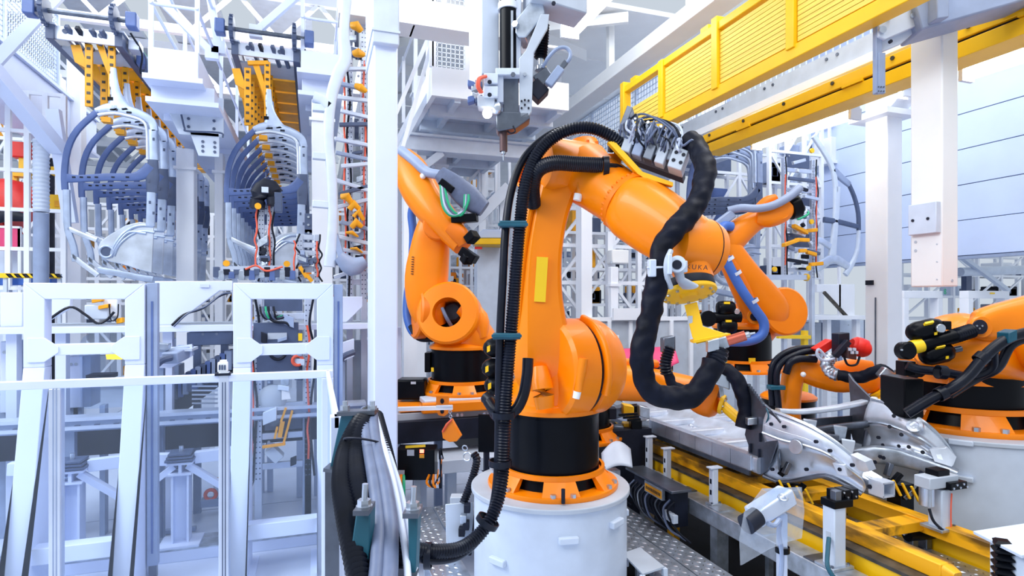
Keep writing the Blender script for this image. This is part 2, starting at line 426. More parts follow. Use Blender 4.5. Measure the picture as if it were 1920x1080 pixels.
cols = [(330, 338, 364, 277, 8.2, 'white rack column between the two rows of hanging car sides'),
        (402, 404, 418, 286, 8.6, 'slim white rack column left of the second car side row'),
        (584, 590, 624, 185, 8.0, 'white rack column right of the second car side row'),
        (124, 130, 152, 60, 9.5, 'white rack column behind the first row of hanging car sides'),
        (86, 92, 106, 130, 11.0, 'thin white column at the far left behind the cage'),
        (772, 776, 800, 140, 9.5, 'white column behind the moving orange robot'),
        (812, 815, 838, 280, 10.5, 'slim white column seen past the upper arm of the moving robot'),
        (1140, 1146, 1160, 500, 9.0, 'short white column behind the big robot link arm')]
for px0, pxc, px1, pyt, d, lab in cols:
    r, X, X1, Y, Yb, z0, z1 = column(px0, pxc, px1, pyt, 0, d, lab, 'white', zbot=0)
    MB().b(X - 0.08, X1 + 0.08, Y - 0.08, Yb + 0.08, 0, 0.03).build('foot_plate', 'white', r)
    MB().b(X - 0.03, X1 + 0.03, Y - 0.03, Yb + 0.03, z1 - 0.3, z1 - 0.26).build('collar', 'white', r)

# ------------------------------------------------------------------ yellow gantry with slatted guard panels
XG = 4.2
gz0, gz1 = HC + 0.535 * XG, HC + 0.733 * XG
yl = PX(1163, 170, XG).y
g = thing('gantry_guard', 'yellow gantry girder with slatted yellow guard panels', 'gantry', (XG, yl, gz0))
yr = 1.2
MB().b(XG, XG + 0.16, yr, yl, gz0, gz0 + 0.13).build('lower_rail', 'yellow', g, bevel=0.008)
MB().b(XG, XG + 0.1, yr, yl, gz1 - 0.09, gz1).build('upper_rail', 'yellow', g, bevel=0.008)
posts = [1168, 1240, 1341, 1483, 1700]
ys = [PX(p, 100, XG).y for p in posts]
for i, y in enumerate(ys):
    MB().b(XG - 0.02, XG + 0.1, y - 0.05, y + 0.05, gz0 + 0.1, gz1 + (0.06 if i in (0, 2, 3) else 0)).build('post', 'yellow', g, bevel=0.006)
for i in range(4):
    ya, yb_ = ys[i + 1] + 0.06, ys[i] - 0.06
    zt = gz1 - 0.12 if i else gz0 + 0.13 + (gz1 - gz0) * 0.42
    n = 12 if i else 6; h = (zt - gz0 - 0.15) / n
    pn = MB().b(XG + 0.06, XG + 0.09, ya, yb_, gz0 + 0.14, zt).build('guard_panel', 'slat_yellow', g)
    for k in range(n):
        MB().b(XG + 0.02, XG + 0.062, ya, yb_, gz0 + 0.15 + k * h, gz0 + 0.15 + (k + 0.86) * h).build('slat', 'slat_yellow', pn)
for t in (0.05, 0.3, 0.52, 0.75, 0.9):
    y = yl + (yr - yl) * t
    MB().b(XG + 0.02, XG + 0.1, y - 0.07, y + 0.07, gz1, gz1 + 0.06).build('lug', 'yellow', g)
# lower craneway beam with the dark conductor slot
XB = 5.5
cb = thing('craneway_beam', 'long yellow craneway beam with a black slot along it', 'beam', (XB, 8, HC + 2.2))
yfar = PX(1318, 262, XB).y
MB().b(XB, XB + 0.3, 1.6, yfar, HC + 2.19, HC + 2.33).build('lower_flange', 'yellow', cb, bevel=0.006)
MB().b(XB + 0.04, XB + 0.3, 1.6, yfar, HC + 2.33, HC + 2.36).build('slot', 'dark', cb)
MB().b(XB, XB + 0.3, 1.6, yfar, HC + 2.36, HC + 2.48).build('upper_flange', 'yellow', cb, bevel=0.006)
bb = None
for k in range(14):
    y = 2.2 + k * 0.72
    MB().bolt((XB - 0.001, y, HC + 2.44), -XA, 0.022, 0.015).build('bolt', 'grease', cb)
for k in range(5):
    MB().b(XB - 0.02, XB + 0.02, 3 + k * 1.7, 3.25 + k * 1.7, HC + 2.335, HC + 2.375).build('slot_clip', 'yellow', cb)
cw = thing('cable_tray', 'grey-green cable channel above the yellow craneway beam', 'cable tray', (5.7, 8, HC + 2.6))
MB().b(5.7, 5.95, 1.6, 13, HC + 2.66, HC + 2.90).build('tray_side', 'grey', cw)
MB().b(5.62, 5.7, 1.6, 13, HC + 2.56, HC + 2.66).build('tray_lip', 'white', cw)
for k in range(9):
    MB().bolt((5.699, 2.2 + k, HC + 2.84), -XA, 0.02, 0.012).build('bolt', 'dsteel', cw)
    MB().bolt((5.699, 2.35 + k, HC + 2.84), -XA, 0.02, 0.012).build('bolt', 'dsteel', cw)
wb = thing('light_rail', 'white light rail under the yellow craneway beam', 'rail', (6.1, 8, HC + 2.4))
MB().b(6.0, 6.3, 1.6, 14, HC + 2.46, HC + 2.56).build('rail', 'lgrey', wb)
MB().b(5.9, 6.0, 1.6, 14, HC + 2.50, HC + 2.60).build('rail_lip', 'white', wb)

# mesh fence of the upper walkway behind the gantry
def mesh_panel(name, label, p0, p1, z0, z1, step, bar_r, m, group=None, n_posts=3, cat_='fence'):
    p0 = V(p0); p1 = V(p1); r = thing(name, label, cat_, (p0.x, p0.y, z0), group)
    L = (p1 - p0).length; d = (p1 - p0).normalized()
    mb = MB()
    for k in range(int(L / step) + 1):
        q = p0 + d * k * step; mb.bar((q.x, q.y, z0), (q.x, q.y, z1), bar_r)
    for k in range(int((z1 - z0) / step) + 1):
        z = z0 + k * step; mb.bar((p0.x, p0.y, z), (p1.x, p1.y, z), bar_r)
    o = mb.build('wire_mesh', m, r); o['kind'] = 'stuff'
    for k in range(n_posts):
        q = p0 + d * L * k / (n_posts - 1); MB().bar((q.x, q.y, z0 - 0.05), (q.x, q.y, z1 + 0.05), 0.06).build('post', m, r)
    for z in (z0, z1): MB().bar((p0.x, p0.y, z), (p1.x, p1.y, z), 0.05).build('rail', m, r)
    return r
mesh_panel('mesh_fence', 'white wire mesh fence of the upper walkway behind the yellow gantry', (6.4, 2.5, 0), (6.4, 15, 0), HC + 3.0, HC + 4.6, 0.11, 0.014, 'lgrey', n_posts=7)
MB_ = MB().b(6.36, 7.9, 9.5, 15, HC + 2.86, HC + 2.92); solo(MB_, 'walkway_deck', 'lgrey', 'grey deck of the upper walkway behind the yellow gantry', 'walkway')

# ------------------------------------------------------------------ fluorescent tube lamps
def tube_lamp(p, q, w, label):
    p = V(p); q = V(q); r = thing('tube_lamp', label, 'lamp', (p + q) / 2, 'fluorescent tube lamps')
    u, v = frame_of(q - p); d = (q - p).normalized()
    MB().bar(p + v * w * 0.45, q + v * w * 0.45, w, w * 0.35).build('housing', 'white', r, bevel=0.008)
    MB().loft([p, p + d * 0.03, q - d * 0.03, q], [w * 0.3, w * 0.48, w * 0.48, w * 0.3], [w * 0.2, w * 0.3, w * 0.3, w * 0.2], e=3).build('tube', 'lamp', r)
    for t in (p, q): MB().ob(t, d, u, v, 0.02, w * 0.5, w * 0.4).build('end_cap', 'white', r)
    return r
tube_lamp(PX(1068, 58, 3.25), PX(1150, -30, 3.25), 0.26, 'bright tube lamp at the ceiling right of the hanging tool')
tube_lamp(PX(1418, 273, 6.2), PX(1603, 214, 6.2), 0.17, 'long bright tube lamp below the yellow craneway beam')
tube_lamp(PX(1812, 141, 6.2), PX(1960, 92, 6.2), 0.17, 'bright tube lamp at the right edge beside the panel wall')
tube_lamp(PX(1690, 178, 6.9), PX(1702, 172, 6.9), 0.16, 'short bit of tube lamp just left of the thick hanging post')
# ================================================================== jointed robots
def robot_base(r, c, s, rot=0.0, cyl_m='black', cyl_h=0.355):
    """orange cast foot with windows, black turntable, orange collar; c = centre of the foot's underside; returns the collar top"""
    c = V(c); N = 60; R0, R1 = 0.425 * s, 0.345 * s; za, zb, zt = 0.030 * s, 0.110 * s, 0.137 * s
    ft = MB().lathe(c, ZA, [(0.30 * s, 0), (R0 + 0.014 * s, 0), (R0 + 0.018 * s, za * 0.5), (R0 + 0.012 * s, za), (0.30 * s, za)], 60, False).build('foot', 'orange', r)
    
    def ring(k, R, z): a = 2 * pi * k / N + rot; return c + V((cos(a) * R, sin(a) * R, z))
    for g in range(6):
        A_ = [ring((g * 10 - 2.75 + t * 1.1), R0 - 0.004, za) for t in range(6)]; B_ = [ring((g * 10 - 2.75 + t * 1.1), R1, zb) for t in range(6)]
        A2 = [ring((g * 10 - 2.75 + t * 1.1), R0 - 0.06 * s, za) for t in range(6)]; B2 = [ring((g * 10 - 2.75 + t * 1.1), R1 - 0.03 * s, zb) for t in range(6)]
        mb = MB(); mb.add(A_ + B_ + A2 + B2, [(t, t + 1, t + 7, t + 6) for t in range(5)] + [(t + 13, t + 12, t + 18, t + 19) for t in range(5)] + [(0, 6, 18, 12), (5, 17, 23, 11)] + [(t, t + 12, t + 13, t + 1) for t in range(5)] + [(t + 6, t + 7, t + 19, t + 18) for t in range(5)])
        mb.build('rib', 'orange', ft)
    MB().lathe(c, ZA, [(0.33 * s, zb - 0.004), (R1 + 0.006 * s, zb - 0.004), (R1 + 0.006 * s, zt), (0.33 * s, zt)], 60, False).build('rim', 'orange', ft)
    MB().lathe(c, ZA, [(0.335 * s, 0.002), (0.305 * s, zb), (0.28 * s, zb)], 40).build('core', 'black', ft)
    for k in range(6):
        a = 2 * pi * (k * 10 + 0.25) / N + rot
        for da in (-0.15, 0.15):
            q = c + V((cos(a + da) * (R0 - 0.006 * s), sin(a + da) * (R0 - 0.006 * s), za))
            MB().bolt(q, ZA, 0.019 * s, 0.022 * s).build('bolt', 'steel', ft)
    zc = zt + cyl_h * s
    tt = MB().lathe(c, ZA, [(0.313 * s, zt - 0.02 * s), (0.313 * s, zc - 0.01 * s), (0.318 * s, zc - 0.008 * s), (0.318 * s, zc + 0.01 * s)], 56).build('turntable', cyl_m, r)
    MB().lathe(c, ZA, [(0.315 * s, zc + 0.008 * s), (0.335 * s, zc + 0.014 * s), (0.335 * s, zc + 0.04 * s), (0.29 * s, zc + 0.075 * s), (0.24 * s, zc + 0.09 * s)], 56).build('collar', 'orange', r)
    return zc + 0.04 * s

def clampband(r, p, ax, rad, w, m='teal', name='hose_clamp'):
    ax = V(ax).normalized()
    return MB().lathe(V(p) - ax * w / 2, ax, [(rad * 0.9, 0), (rad, 0), (rad, w), (rad * 0.9, w)], 18, False).build(name, m, r)

# ------------------------------------------------------------------ the big robot in the middle
D0 = 4.0
c0 = P(1031, 565, D0); ped_z = HC - 1.235; c0.z = ped_z
pd = thing('robot_pedestal', 'round pale grey-blue steel pedestal under the big orange robot', 'pedestal', (c0.x, c0.y, 0))
MB().lathe((c0.x, c0.y, 0), ZA, [(0.515, 0.0), (0.515, ped_z - 0.03)], 72).build('drum', 'lgrey', pd)
MB().lathe((c0.x, c0.y, 0), ZA, [(0.46, ped_z - 0.03), (0.535, ped_z - 0.03), (0.535, ped_z - 0.004), (0.53, ped_z), (0.46, ped_z)], 72).build('top_plate', 'grey', pd, bevel=0.003)
for az, zz in ((-100, 0.78), (-60, 0.82), (-100, 0.36), (-60, 0.42), (-10, 0.75), (-10, 0.4), (-150, 0.6), (-150, 0.25)):
    a = radians(az) + YAW * 0; d = V((cos(a), sin(a), 0)); t = V((-sin(a), cos(a), 0))
    MB().ob(V((c0.x, c0.y, zz)) + d * 0.525, d, t, ZA, 0.018, 0.062, 0.022).build('lift_lug', 'lgrey', pd, bevel=0.008)
MB().cyl(P(1056, 944, 3.55), P(1056, 917, 3.55), 0.012).build('stud', 'dark', pd)

mr = thing('industrial_robot', 'big orange six-axis robot on the grey pedestal in the centre', 'robot', tuple(c0))
zc = robot_base(mr, c0 + V((0.02, 0, 0)), 1.0, rot=radians(-45))
ctr = c0 + V((0.03, 0, 0))
w2 = cv(0.88, 0, 0.47)              # axis of the shoulder drum
nd = cv(0.47, 0, -0.88)             # arm plane direction
p2 = P(1078, 688, 3.92)             # shoulder axis
# carousel: body that rises from the collar to the drum
cz = c0.z + zc
MB().loft([ctr + V((0, 0, zc - 0.02)), ctr + V((0.0, 0, zc + 0.05)), ctr.lerp(V((p2.x, p2.y, ctr.z)), 0.5) + V((0, 0, zc + 0.16)), V((p2.x, p2.y, p2.z + 0.02))],
          [0.30, 0.29, 0.27, 0.22], [0.30, 0.28, 0.25, 0.2], up=nd, e=2.4, n=32, k=4).build('carousel', 'orange', mr)
dr = MB().lathe(p2 - w2 * 0.21, w2, [(0.20, 0), (0.30, 0.0), (0.325, 0.02), (0.325, 0.19), (0.30, 0.205), (0.30, 0.225), (0.325, 0.24), (0.315, 0.36), (0.27, 0.43), (0.16, 0.455)], 56).build('shoulder_drum', 'orange', mr)
MB().lathe(p2 + w2 * 0.002, w2, [(0.302, -0.005), (0.308, -0.005), (0.308, 0.015), (0.302, 0.015)], 56, False).build('gap_band', 'dark', dr)
# curved rib on the drum, and bumper with white cap
pts = [p2 + w2 * 0.03 + (ZA * cos(a) + nd * sin(a)) * 0.325 for a in [radians(x) for x in (8, 30, 52, 74, 96, 116)]]
MB().loft(cat(pts, 3), [0.03] * 16, [0.022] * 16, up=w2, e=3).build('rib', 'orange', dr)
q = P(1083, 733, 3.56); MB().loft([P(1094, 672, 3.55), P(1090, 700, 3.55), q], [0.028, 0.03, 0.026], [0.028, 0.03, 0.026]).build('stop', 'orange', dr)
MB().loft([q, P(1080, 747, 3.56)], [0.024, 0.022], [0.024, 0.022]).build('stop_cap', 'paper', dr)
# fillet boss at the front of the carousel
MB().loft([P(1012, 690, 3.70), P(1018, 730, 3.64), P(1022, 765, 3.64)], [0.05, 0.07, 0.06], [0.04, 0.05, 0.03], e=2.2, k=3).build('casting_boss', 'orange', mr)
# link arm
la = [(1022, 742, 3.90, 0.10, 0.10), (1016, 700, 3.86, 0.18, 0.13), (1016, 650, 3.84, 0.195, 0.14), (1012, 600, 3.83, 0.165, 0.13), (1010, 540, 3.83, 0.145, 0.115),
      (1014, 470, 3.84, 0.135, 0.11), (1026, 400, 3.86, 0.135, 0.11), (1042, 345, 3.90, 0.15, 0.12), (1056, 308, 3.93, 0.15, 0.12), (1064, 285, 3.95, 0.10, 0.10)]
lk = MB().ploft([P(*t[:3]) for t in la], [t[3] for t in la], [t[4] for t in la], [(-1, -1), (-1, 0.25), (-0.92, 0.45), (-0.5, 0.97), (-0.38, 1.0), (0.80, 1.0), (0.96, 0.88), (1, 0.7), (1, -1)], cv(0, 0, -1), k=5).build('link_arm', 'orange', mr, sharp=22, bevel=0.006)
a, b2 = P(1017, 482, 3.715), P(1012, 566, 3.705)
MB().bar(a, b2, 0.072, 0.012, cv(0, 0, -1)).build('yellow_label', 'label_y', lk)
# recessed flange lip along the left edge of the link arm
MB().hose([P(972, 640, 3.78), P(975, 560, 3.76), P(982, 470, 3.76), P(996, 390, 3.78), P(1012, 335, 3.82)], 0.022, 8).build('edge_bead', 'orange', lk)
# elbow housing
p3 = P(1082, 318, 3.95)
el = MB().lathe(p3 - w2 * 0.30, w2, [(0.10, 0.0), (0.165, 0.01), (0.185, 0.05), (0.185, 0.42), (0.16, 0.46), (0.10, 0.47)], 40).build('elbow_housing', 'orange', mr)
mot = MB().lathe(P(1100, 320, 4.02), ZA * 0.9 + nd * -0.3, [(0.13, 0), (0.13, 0.14), (0.115, 0.16), (0.115, 0.20), (0.05, 0.23)], 24).build('motor_cover', 'orange', mr)
for k in range(10):
    a = 2 * pi * k / 10; u, v = frame_of(ZA * 0.9 + nd * -0.3)
    MB().bolt(P(1100, 320, 4.02) + (ZA * 0.9 + nd * -0.3).normalized() * 0.14 + (u * cos(a) + v * sin(a)) * 0.122, ZA, 0.012, 0.02).build('bolt', 'orange_d', mot)
MB().lathe(P(1020, 330, 4.0), cv(-0.7, 0.25, -0.5), [(0.15, 0), (0.15, 0.12), (0.14, 0.14), (0.12, 0.14)], 30, False).build('motor_cover', 'orange', mr)
MB().ob(P(1148, 300, 3.85), cv(1, 0, 0), ZA, cv(0, 0, 1), 0.05, 0.03, 0.05).build('bracket', 'orange_d', el)
q = P(1085, 364, 3.72); MB().loft([P(1092, 318, 3.73), P(1090, 345, 3.72), q], [0.03, 0.034, 0.03], [0.03, 0.034, 0.03]).build('stop', 'orange', el)
MB().loft([q, P(1082, 376, 3.72)], [0.028, 0.026], [0.028, 0.026]).build('stop_cap', 'paper', el)
# chain of bolt heads on the elbow
for k in range(9):
    MB().bolt(P(1085 - k * 0.9, 312 + k * 7, 3.745), cv(-0.2, 0, -1), 0.012, 0.01).build('bolt', 'orange_d', el)
# forearm
pw = P(1298, 462, 3.30)
fd = (pw - p3).normalized()
fa = MB().loft([p3 + fd * 0.05, p3 + fd * 0.22, p3 + fd * 0.42, p3 + fd * 0.50], [0.20, 0.185, 0.175, 0.175], [0.20, 0.185, 0.175, 0.175], n=40).build('forearm_tube', 'orange', mr)
pf = p3 + fd * 0.50
fl1 = MB().lathe(pf, fd, [(0.17, -0.012), (0.19, -0.012), (0.192, 0.022), (0.18, 0.024)], 48).build('bolt_flange', 'orange_d', mr)
u, v = frame_of(fd)
bm_ = MB().bolt(pf + fd * -0.014 + u * 0.178, -fd, 0.013, 0.018).build('bolt', 'orange_d', fl1)
for k in range(1, 28):
    a = 2 * pi * k / 28; c = bm_.copy(); COL.objects.link(c); c.location = (u * cos(a) + v * sin(a)) * 0.178 - u * 0.178
fw = MB().loft([pf + fd * 0.02, pf + fd * 0.1, pf + fd * 0.3, pf + fd * 0.45, pw, pw + fd * 0.10],
               [0.182, 0.198, 0.185, 0.17, 0.165, 0.12], [0.182, 0.20, 0.195, 0.175, 0.165, 0.12], up=ZA, e=2.35, n=36, k=3).build('wrist_housing', 'orange', mr)
def on_body(px, py, d): return P(px, py, d)
for px, py, d, m_, rr in ((1176, 399, 3.52, 'steel', 0.014), (1188, 410, 3.49, 'steel', 0.014), (1205, 422, 3.45, 'steel', 0.014), (1221, 435, 3.41, 'steel', 0.014)):
    MB().bolt(P(px, py, d - 0.015), cv(-0.3, 0.3, -1), rr, 0.012).build('bolt', m_, fw)
MB().ell(P(1231, 411, 3.33), cv(1, 0, 0), ZA, cv(0, 0, 1), 0.026, 0.026, 0.02).build('white_cap', 'paper', fw)
MB().loft([P(1213, 405, 3.42), P(1232, 412, 3.38), P(1262, 430, 3.36), P(1290, 450, 3.33)], [0.03, 0.06, 0.05, 0.03], [0.02, 0.04, 0.03, 0.02], up=cv(0, 0, -1), k=3).build('casting_pad', 'orange_d', fw)
# ball-shaped in-line wrist, split line and neck down to the tool flange
wa = cv(0.93, -0.1, 0.35).normalized()
wr_ = MB().lathe(pw + cv(-0.12, 0, 0) * 0.3, wa, [(0.10, -0.14), (0.155, -0.10), (0.172, 0.0), (0.172, 0.115), (0.168, 0.118), (0.168, 0.122), (0.172, 0.124), (0.15, 0.18), (0.09, 0.205)], 44).build('wrist_ball', 'orange', mr)
MB().lathe(pw + cv(-0.12, 0, 0) * 0.3, wa, [(0.1695, 0.117), (0.1705, 0.117), (0.1705, 0.123), (0.1695, 0.123)], 44, False).build('split_line', 'dark', wr_)
ta = cv(0.10, -0.93, -0.34).normalized()      # tool axis
pn = P(1296, 500, 3.27)
MB().lathe(pn - ta * 0.08, ta, [(0.13, 0), (0.115, 0.09), (0.105, 0.12), (0.105, 0.165)], 36).build('wrist_neck', 'orange', mr)
tx = bpy.data.curves.new('lettering', 'FONT'); tx.body = 'KUKA'; tx.size = 0.036; tx.extrude = 0.001; tx.space_character = 1.35; tx.materials.append(M['brown'])
tmp_ = bpy.data.objects.new('lettering_curve', tx); COL.objects.link(tmp_)
lm_ = bpy.data.meshes.new_from_object(tmp_); bpy.data.objects.remove(tmp_); lt = bpy.data.objects.new('lettering', lm_); COL.objects.link(lt); lt.parent = mr
zf_ = cv(-0.05, -0.18, -1).normalized(); xf_ = cv(1, -0.03, 0).normalized(); yf_ = zf_.cross(xf_).normalized()
lt.matrix_basis = Matrix.Translation(P(1286, 504, 3.125) - mr.location) @ Matrix((xf_, yf_, zf_)).transposed().to_4x4()
pt = P(1291, 549, 3.24)
tf = MB().lathe(pt - ta * 0.06, ta, [(0.11, -0.015), (0.145, 0), (0.15, 0.03), (0.148, 0.045)], 40).build('tool_flange', 'dark', mr)
td = MB().lathe(pt - ta * 0.012, ta, [(0.148, 0), (0.152, 0.004), (0.152, 0.02), (0.148, 0.024)], 48).build('tool_disc', 'yellow', mr)
u, v = frame_of(ta)
for k in range(12):
    a = 2 * pi * k / 12
    MB().bolt(pt + ta * 0.012 + (u * cos(a) + v * sin(a)) * 0.128, ta, 0.010, 0.010).build('bolt', 'steel', td)
MB().lathe(pt + ta * 0.01, ta, [(0.05, 0), (0.045, 0.02), (0.02, 0.022)], 20).build('hub', 'yellow', td)
# yellow tool arm with gusset, weld gun
ar = MB().prism([P(1283, 572, 3.17), P(1307, 566, 3.17), P(1318, 612, 3.12), P(1362, 626, 3.10), P(1362, 632, 3.10), P(1306, 645, 3.10), P(1298, 632, 3.11)], cv(0.01, 0, 0.035)).build('tool_arm', 'yellow', mr, bevel=0.003)
MB().bar(P(1297, 640, 3.12), P(1366, 627, 3.10), 0.09, 0.014, ZA).build('arm_foot', 'yellow', ar)
MB().ob(P(1294, 600, 3.14), cv(1, 0, 0), cv(0, 1, 0), cv(0, 0, 1), 0.012, 0.022, 0.004).build('rating_plate', 'grey', ar)
gun = MB().bar(P(1325, 651, 3.08), P(1364, 640, 3.05), 0.07, 0.06).build('weld_gun', 'galv', mr, bevel=0.006)
MB().cyl(P(1362, 640, 3.05), P(1398, 629, 3.02), 0.026, n=18).build('copper_sleeve', 'copper', gun)
MB().tube([P(1398, 629, 3.02), P(1405, 627, 3.015), P(1407, 626, 3.01), P(1416, 624, 3.0)], [0.016, 0.016, 0.006, 0.005], 12).build('nozzle', 'steel', gun)
MB().ob(P(1336, 647, 3.02), cv(1, 0.25, 0), ZA, cv(0, 0, 1), 0.03, 0.03, 0.02).build('valve', 'steel', gun, bevel=0.004)
MB().ob(P(1345, 662, 3.05), cv(1, 0.2, 0), ZA, cv(0, 0, 1), 0.035, 0.025, 0.03).build('hose_socket', 'galv', gun, bevel=0.004)
# black cloth hose
ch = [(1294, 262, 3.45), (1312, 285, 3.36), (1322, 325, 3.25), (1308, 378, 3.17), (1280, 415, 3.12), (1246, 455, 3.08), (1236, 500, 3.06), (1226, 560, 3.05), (1214, 612, 3.04), (1204, 655, 3.03), (1206, 705, 3.03), (1228, 738, 3.02), (1268, 747, 3.01), (1302, 738, 3.0), (1326, 706, 3.0), (1338, 680, 3.02)]
MB().cloth([P(*t) for t in ch], 0.058, 0.011, 30, 4, 0.075).build('cloth_hose', 'cloth', mr, sharp=70)
MB().corr([P(1334, 692, 3.01), P(1344, 672, 3.03), P(1347, 655, 3.05)], 0.05, 0.02, 0.16, 14).build('hose_end', 'rubber', mr)
# pale clamp holding the cloth hose to the wrist
cm = thing_part = MB().hose([P(1258, 470, 3.02), P(1250, 490, 2.99), P(1250, 515, 2.99), P(1258, 540, 3.03)], 0.014, 8).build('clamp_strap', 'grey', mr)
MB().ob(P(1222, 503, 3.02), cv(1, 0, 0), ZA, cv(0, 0, 1), 0.018, 0.045, 0.03).build('clamp_jaw', 'lgrey', cm, bevel=0.006)
MB().cyl(P(1212, 502, 3.0), P(1275, 500, 3.0), 0.007, n=8).build('clamp_screw', 'steel', cm)
MB().ob(P(1254, 496, 2.98), cv(1, 0, 0), ZA, cv(0, 0, 1), 0.010, 0.05, 0.03).build('clamp_jaw', 'lgrey', cm, bevel=0.004)
MB().lathe(P(1269, 497, 3.02), cv(-0.2, 0.1, -1), [(0.022, 0), (0.042, 0.0), (0.042, 0.045), (0.022, 0.045)], 24).build('clamp_collar', 'lgrey', cm)
MB().lathe(P(1269, 497, 2.985), cv(-0.2, 0.1, -1), [(0.024, 0), (0.024, 0.014)], 20).build('clamp_bore', 'dark', cm)
MB().ob(P(1279, 500, 3.05), cv(1, 0, 0), ZA, cv(0, 0, 1), 0.022, 0.03, 0.025).build('clamp_block', 'lgrey', cm, bevel=0.005)
MB().loft([P(1272, 508, 3.05), P(1276, 524, 3.06), P(1292, 537, 3.1)], [0.03, 0.025, 0.06], [0.02, 0.02, 0.02]).build('clamp_foot', 'grey', cm)

# energy hoses along the link arm
h1 = [(1175, 283, 3.62), (1150, 258, 3.60), (1112, 241, 3.60), (1072, 242, 3.60), (1032, 262, 3.60), (1002, 298, 3.58), (984, 350, 3.55), (975, 420, 3.52), (968, 500, 3.50), (962, 580, 3.48), (955, 660, 3.46), (949, 740, 3.44), (945, 820, 3.42), (942, 890, 3.40), (930, 950, 3.36), (905, 995, 3.3), (868, 1026, 3.2), (825, 1034, 3.1), (775, 1030, 3.0)]
MB().corr([P(*t) for t in h1], 0.036, 0.017, 0.2, 12).build('corrugated_hose', 'rubber', mr)
h2 = [(1105, 240, 3.66), (1050, 245, 3.66), (1010, 268, 3.64), (978, 305, 3.62), (958, 360, 3.58), (948, 430, 3.54), (943, 520, 3.5), (938, 620, 3.48), (936, 720, 3.46), (935, 820, 3.44), (932, 900, 3.40), (922, 960, 3.36), (898, 1008, 3.3), (862, 1040, 3.2), (820, 1050, 3.1), (778, 1046, 3.0)]
MB().hose([P(*t) for t in h2], 0.025, 12, 6).build('smooth_hose', 'rubber', mr)
h3 = [(1128, 310, 3.62), (1085, 308, 3.60), (1040, 306, 3.58), (1010, 318, 3.58), (998, 345, 3.62), (1000, 385, 3.75)]
MB().corr([P(*t) for t in h3], 0.047, 0.012, 0.07, 16).build('corrugated_hose', 'rubber', mr)
clampband(mr, P(1135, 313, 3.62), cv(1, 0, 0), 0.065, 0.035, 'rubber', 'hose_flange')
for k in range(3):
    MB().hose([P(1140, 308 + k * 5, 3.62), P(1158, 310 + k * 6, 3.62), P(1168, 316 + k * 6, 3.64)], 0.009, 6).build('cable', 'cable_d', mr)
h4 = [(990, 672, 3.52), (988, 705, 3.50), (980, 745, 3.48), (962, 772, 3.46), (930, 770, 3.48), (915, 752, 3.52)]
MB().hose([P(*t) for t in h4], 0.034, 10, 6).build('smooth_hose', 'rubber', mr)
h5 = [(946, 765, 3.5), (955, 780, 3.5), (963, 800, 3.52)]
for px, py, d in ((962, 421, 3.5), (950, 630, 3.46)):
    cb_ = MB().ob(P(px, py, d), cv(1, 0, 0), ZA, cv(0, 0, 1), 0.082, 0.018, 0.045).build('hose_bracket', 'teal', mr, bevel=0.006)
    MB().ob(P(px, py, d - 0.05), cv(1, 0, 0), ZA, cv(0, 0, 1), 0.088, 0.008, 0.006).build('bracket_bar', 'teal', cb_)
for px, py, d, ax in ((944, 778, 3.43, (0, 1, 0)), (938, 868, 3.41, (0, 1, 0)), (914, 978, 3.32, (0.5, 0.8, 0)), (803, 1042, 3.06, (1, 0, 0))):
    clampband(mr, P(px, py, d), cv(*ax), 0.068, 0.035, 'rubber', 'hose_strap')
# valve island on the back of the forearm
vb = P(1225, 292, 3.62)
va, vu = cv(0.80, -0.42, -0.40).normalized(), cv(0.35, 0.90, 0.1).normalized()
vn = vu.cross(va).normalized()
vi = MB().ob(P(1222, 285, 3.62), va, vu, vn, 0.20, 0.055, 0.10).build('valve_island', 'dsteel', mr, bevel=0.008)
def vp(a, b, c): return P(1222, 285, 3.62) + va * a + vu * b + vn * c
for k in range(7):
    MB().ob(vp(-0.10 + k * 0.042, 0.085, -0.03), va, vu, vn, 0.016, 0.045, 0.06).build('valve', 'dsteel' if k % 2 else 'grey', vi, bevel=0.004)
for k in range(4):
    MB().ob(vp(-0.13 + k * 0.075, -0.05, -0.085), va, vu, vn, 0.03, 0.05, 0.035).build('module', ['grey', 'bgrey', 'dsteel', 'grey'][k], vi, bevel=0.006)
rv = random.Random(5)
for k in range(8):      # silver push-in fittings along the top edge
    x0 = -0.12 + k * 0.042
    MB().cyl(vp(x0, 0.13, -0.02), vp(x0 - 0.015, 0.115, -0.13), 0.0095, n=10).build('fitting', 'steel', vi)
for k in range(34):
    x0 = rv.uniform(-0.22, 0.16); x1 = x0 + rv.uniform(-0.08, 0.16); z_ = rv.uniform(-0.17, -0.12)
    MB().hose([vp(x0, rv.uniform(0.06, 0.13), -0.10), vp((x0 * 2 + x1) / 3, rv.uniform(0.02, 0.12), z_), vp((x0 + x1 * 2) / 3, rv.uniform(-0.03, 0.08), z_ - 0.01), vp(x1, rv.uniform(-0.05, 0.03), -0.11)], rv.choice((0.005, 0.006, 0.0075)), 6).build('cable', rv.choice(['cable', 'cable_d', 'cable_l', 'slate', 'cable']), vi)
for k in range(4):
    MB().hose([vp(-0.2 + k * 0.03, 0.13, -0.05), vp(-0.1 + k * 0.06, 0.17, -0.10), vp(0.08 + k * 0.03, 0.12, -0.14), vp(0.2, 0.05 - 0.02 * k, -0.12)], 0.007, 6).build('cable', ['cable', 'slate', 'cable_d', 'cable_l'][k], vi)
MB().ob(vp(0.20, -0.04, -0.09), va, vu, vn, 0.045, 0.065, 0.05).build('pressure_block', 'grey', vi, bevel=0.006)
for k in range(4):
    MB().lathe(vp(0.18 + 0.045 * (k % 2), -0.06 + 0.05 * (k // 2), -0.141), -vn, [(0.011, 0), (0.011, 0.003)], 10).build('port', 'dark', vi)
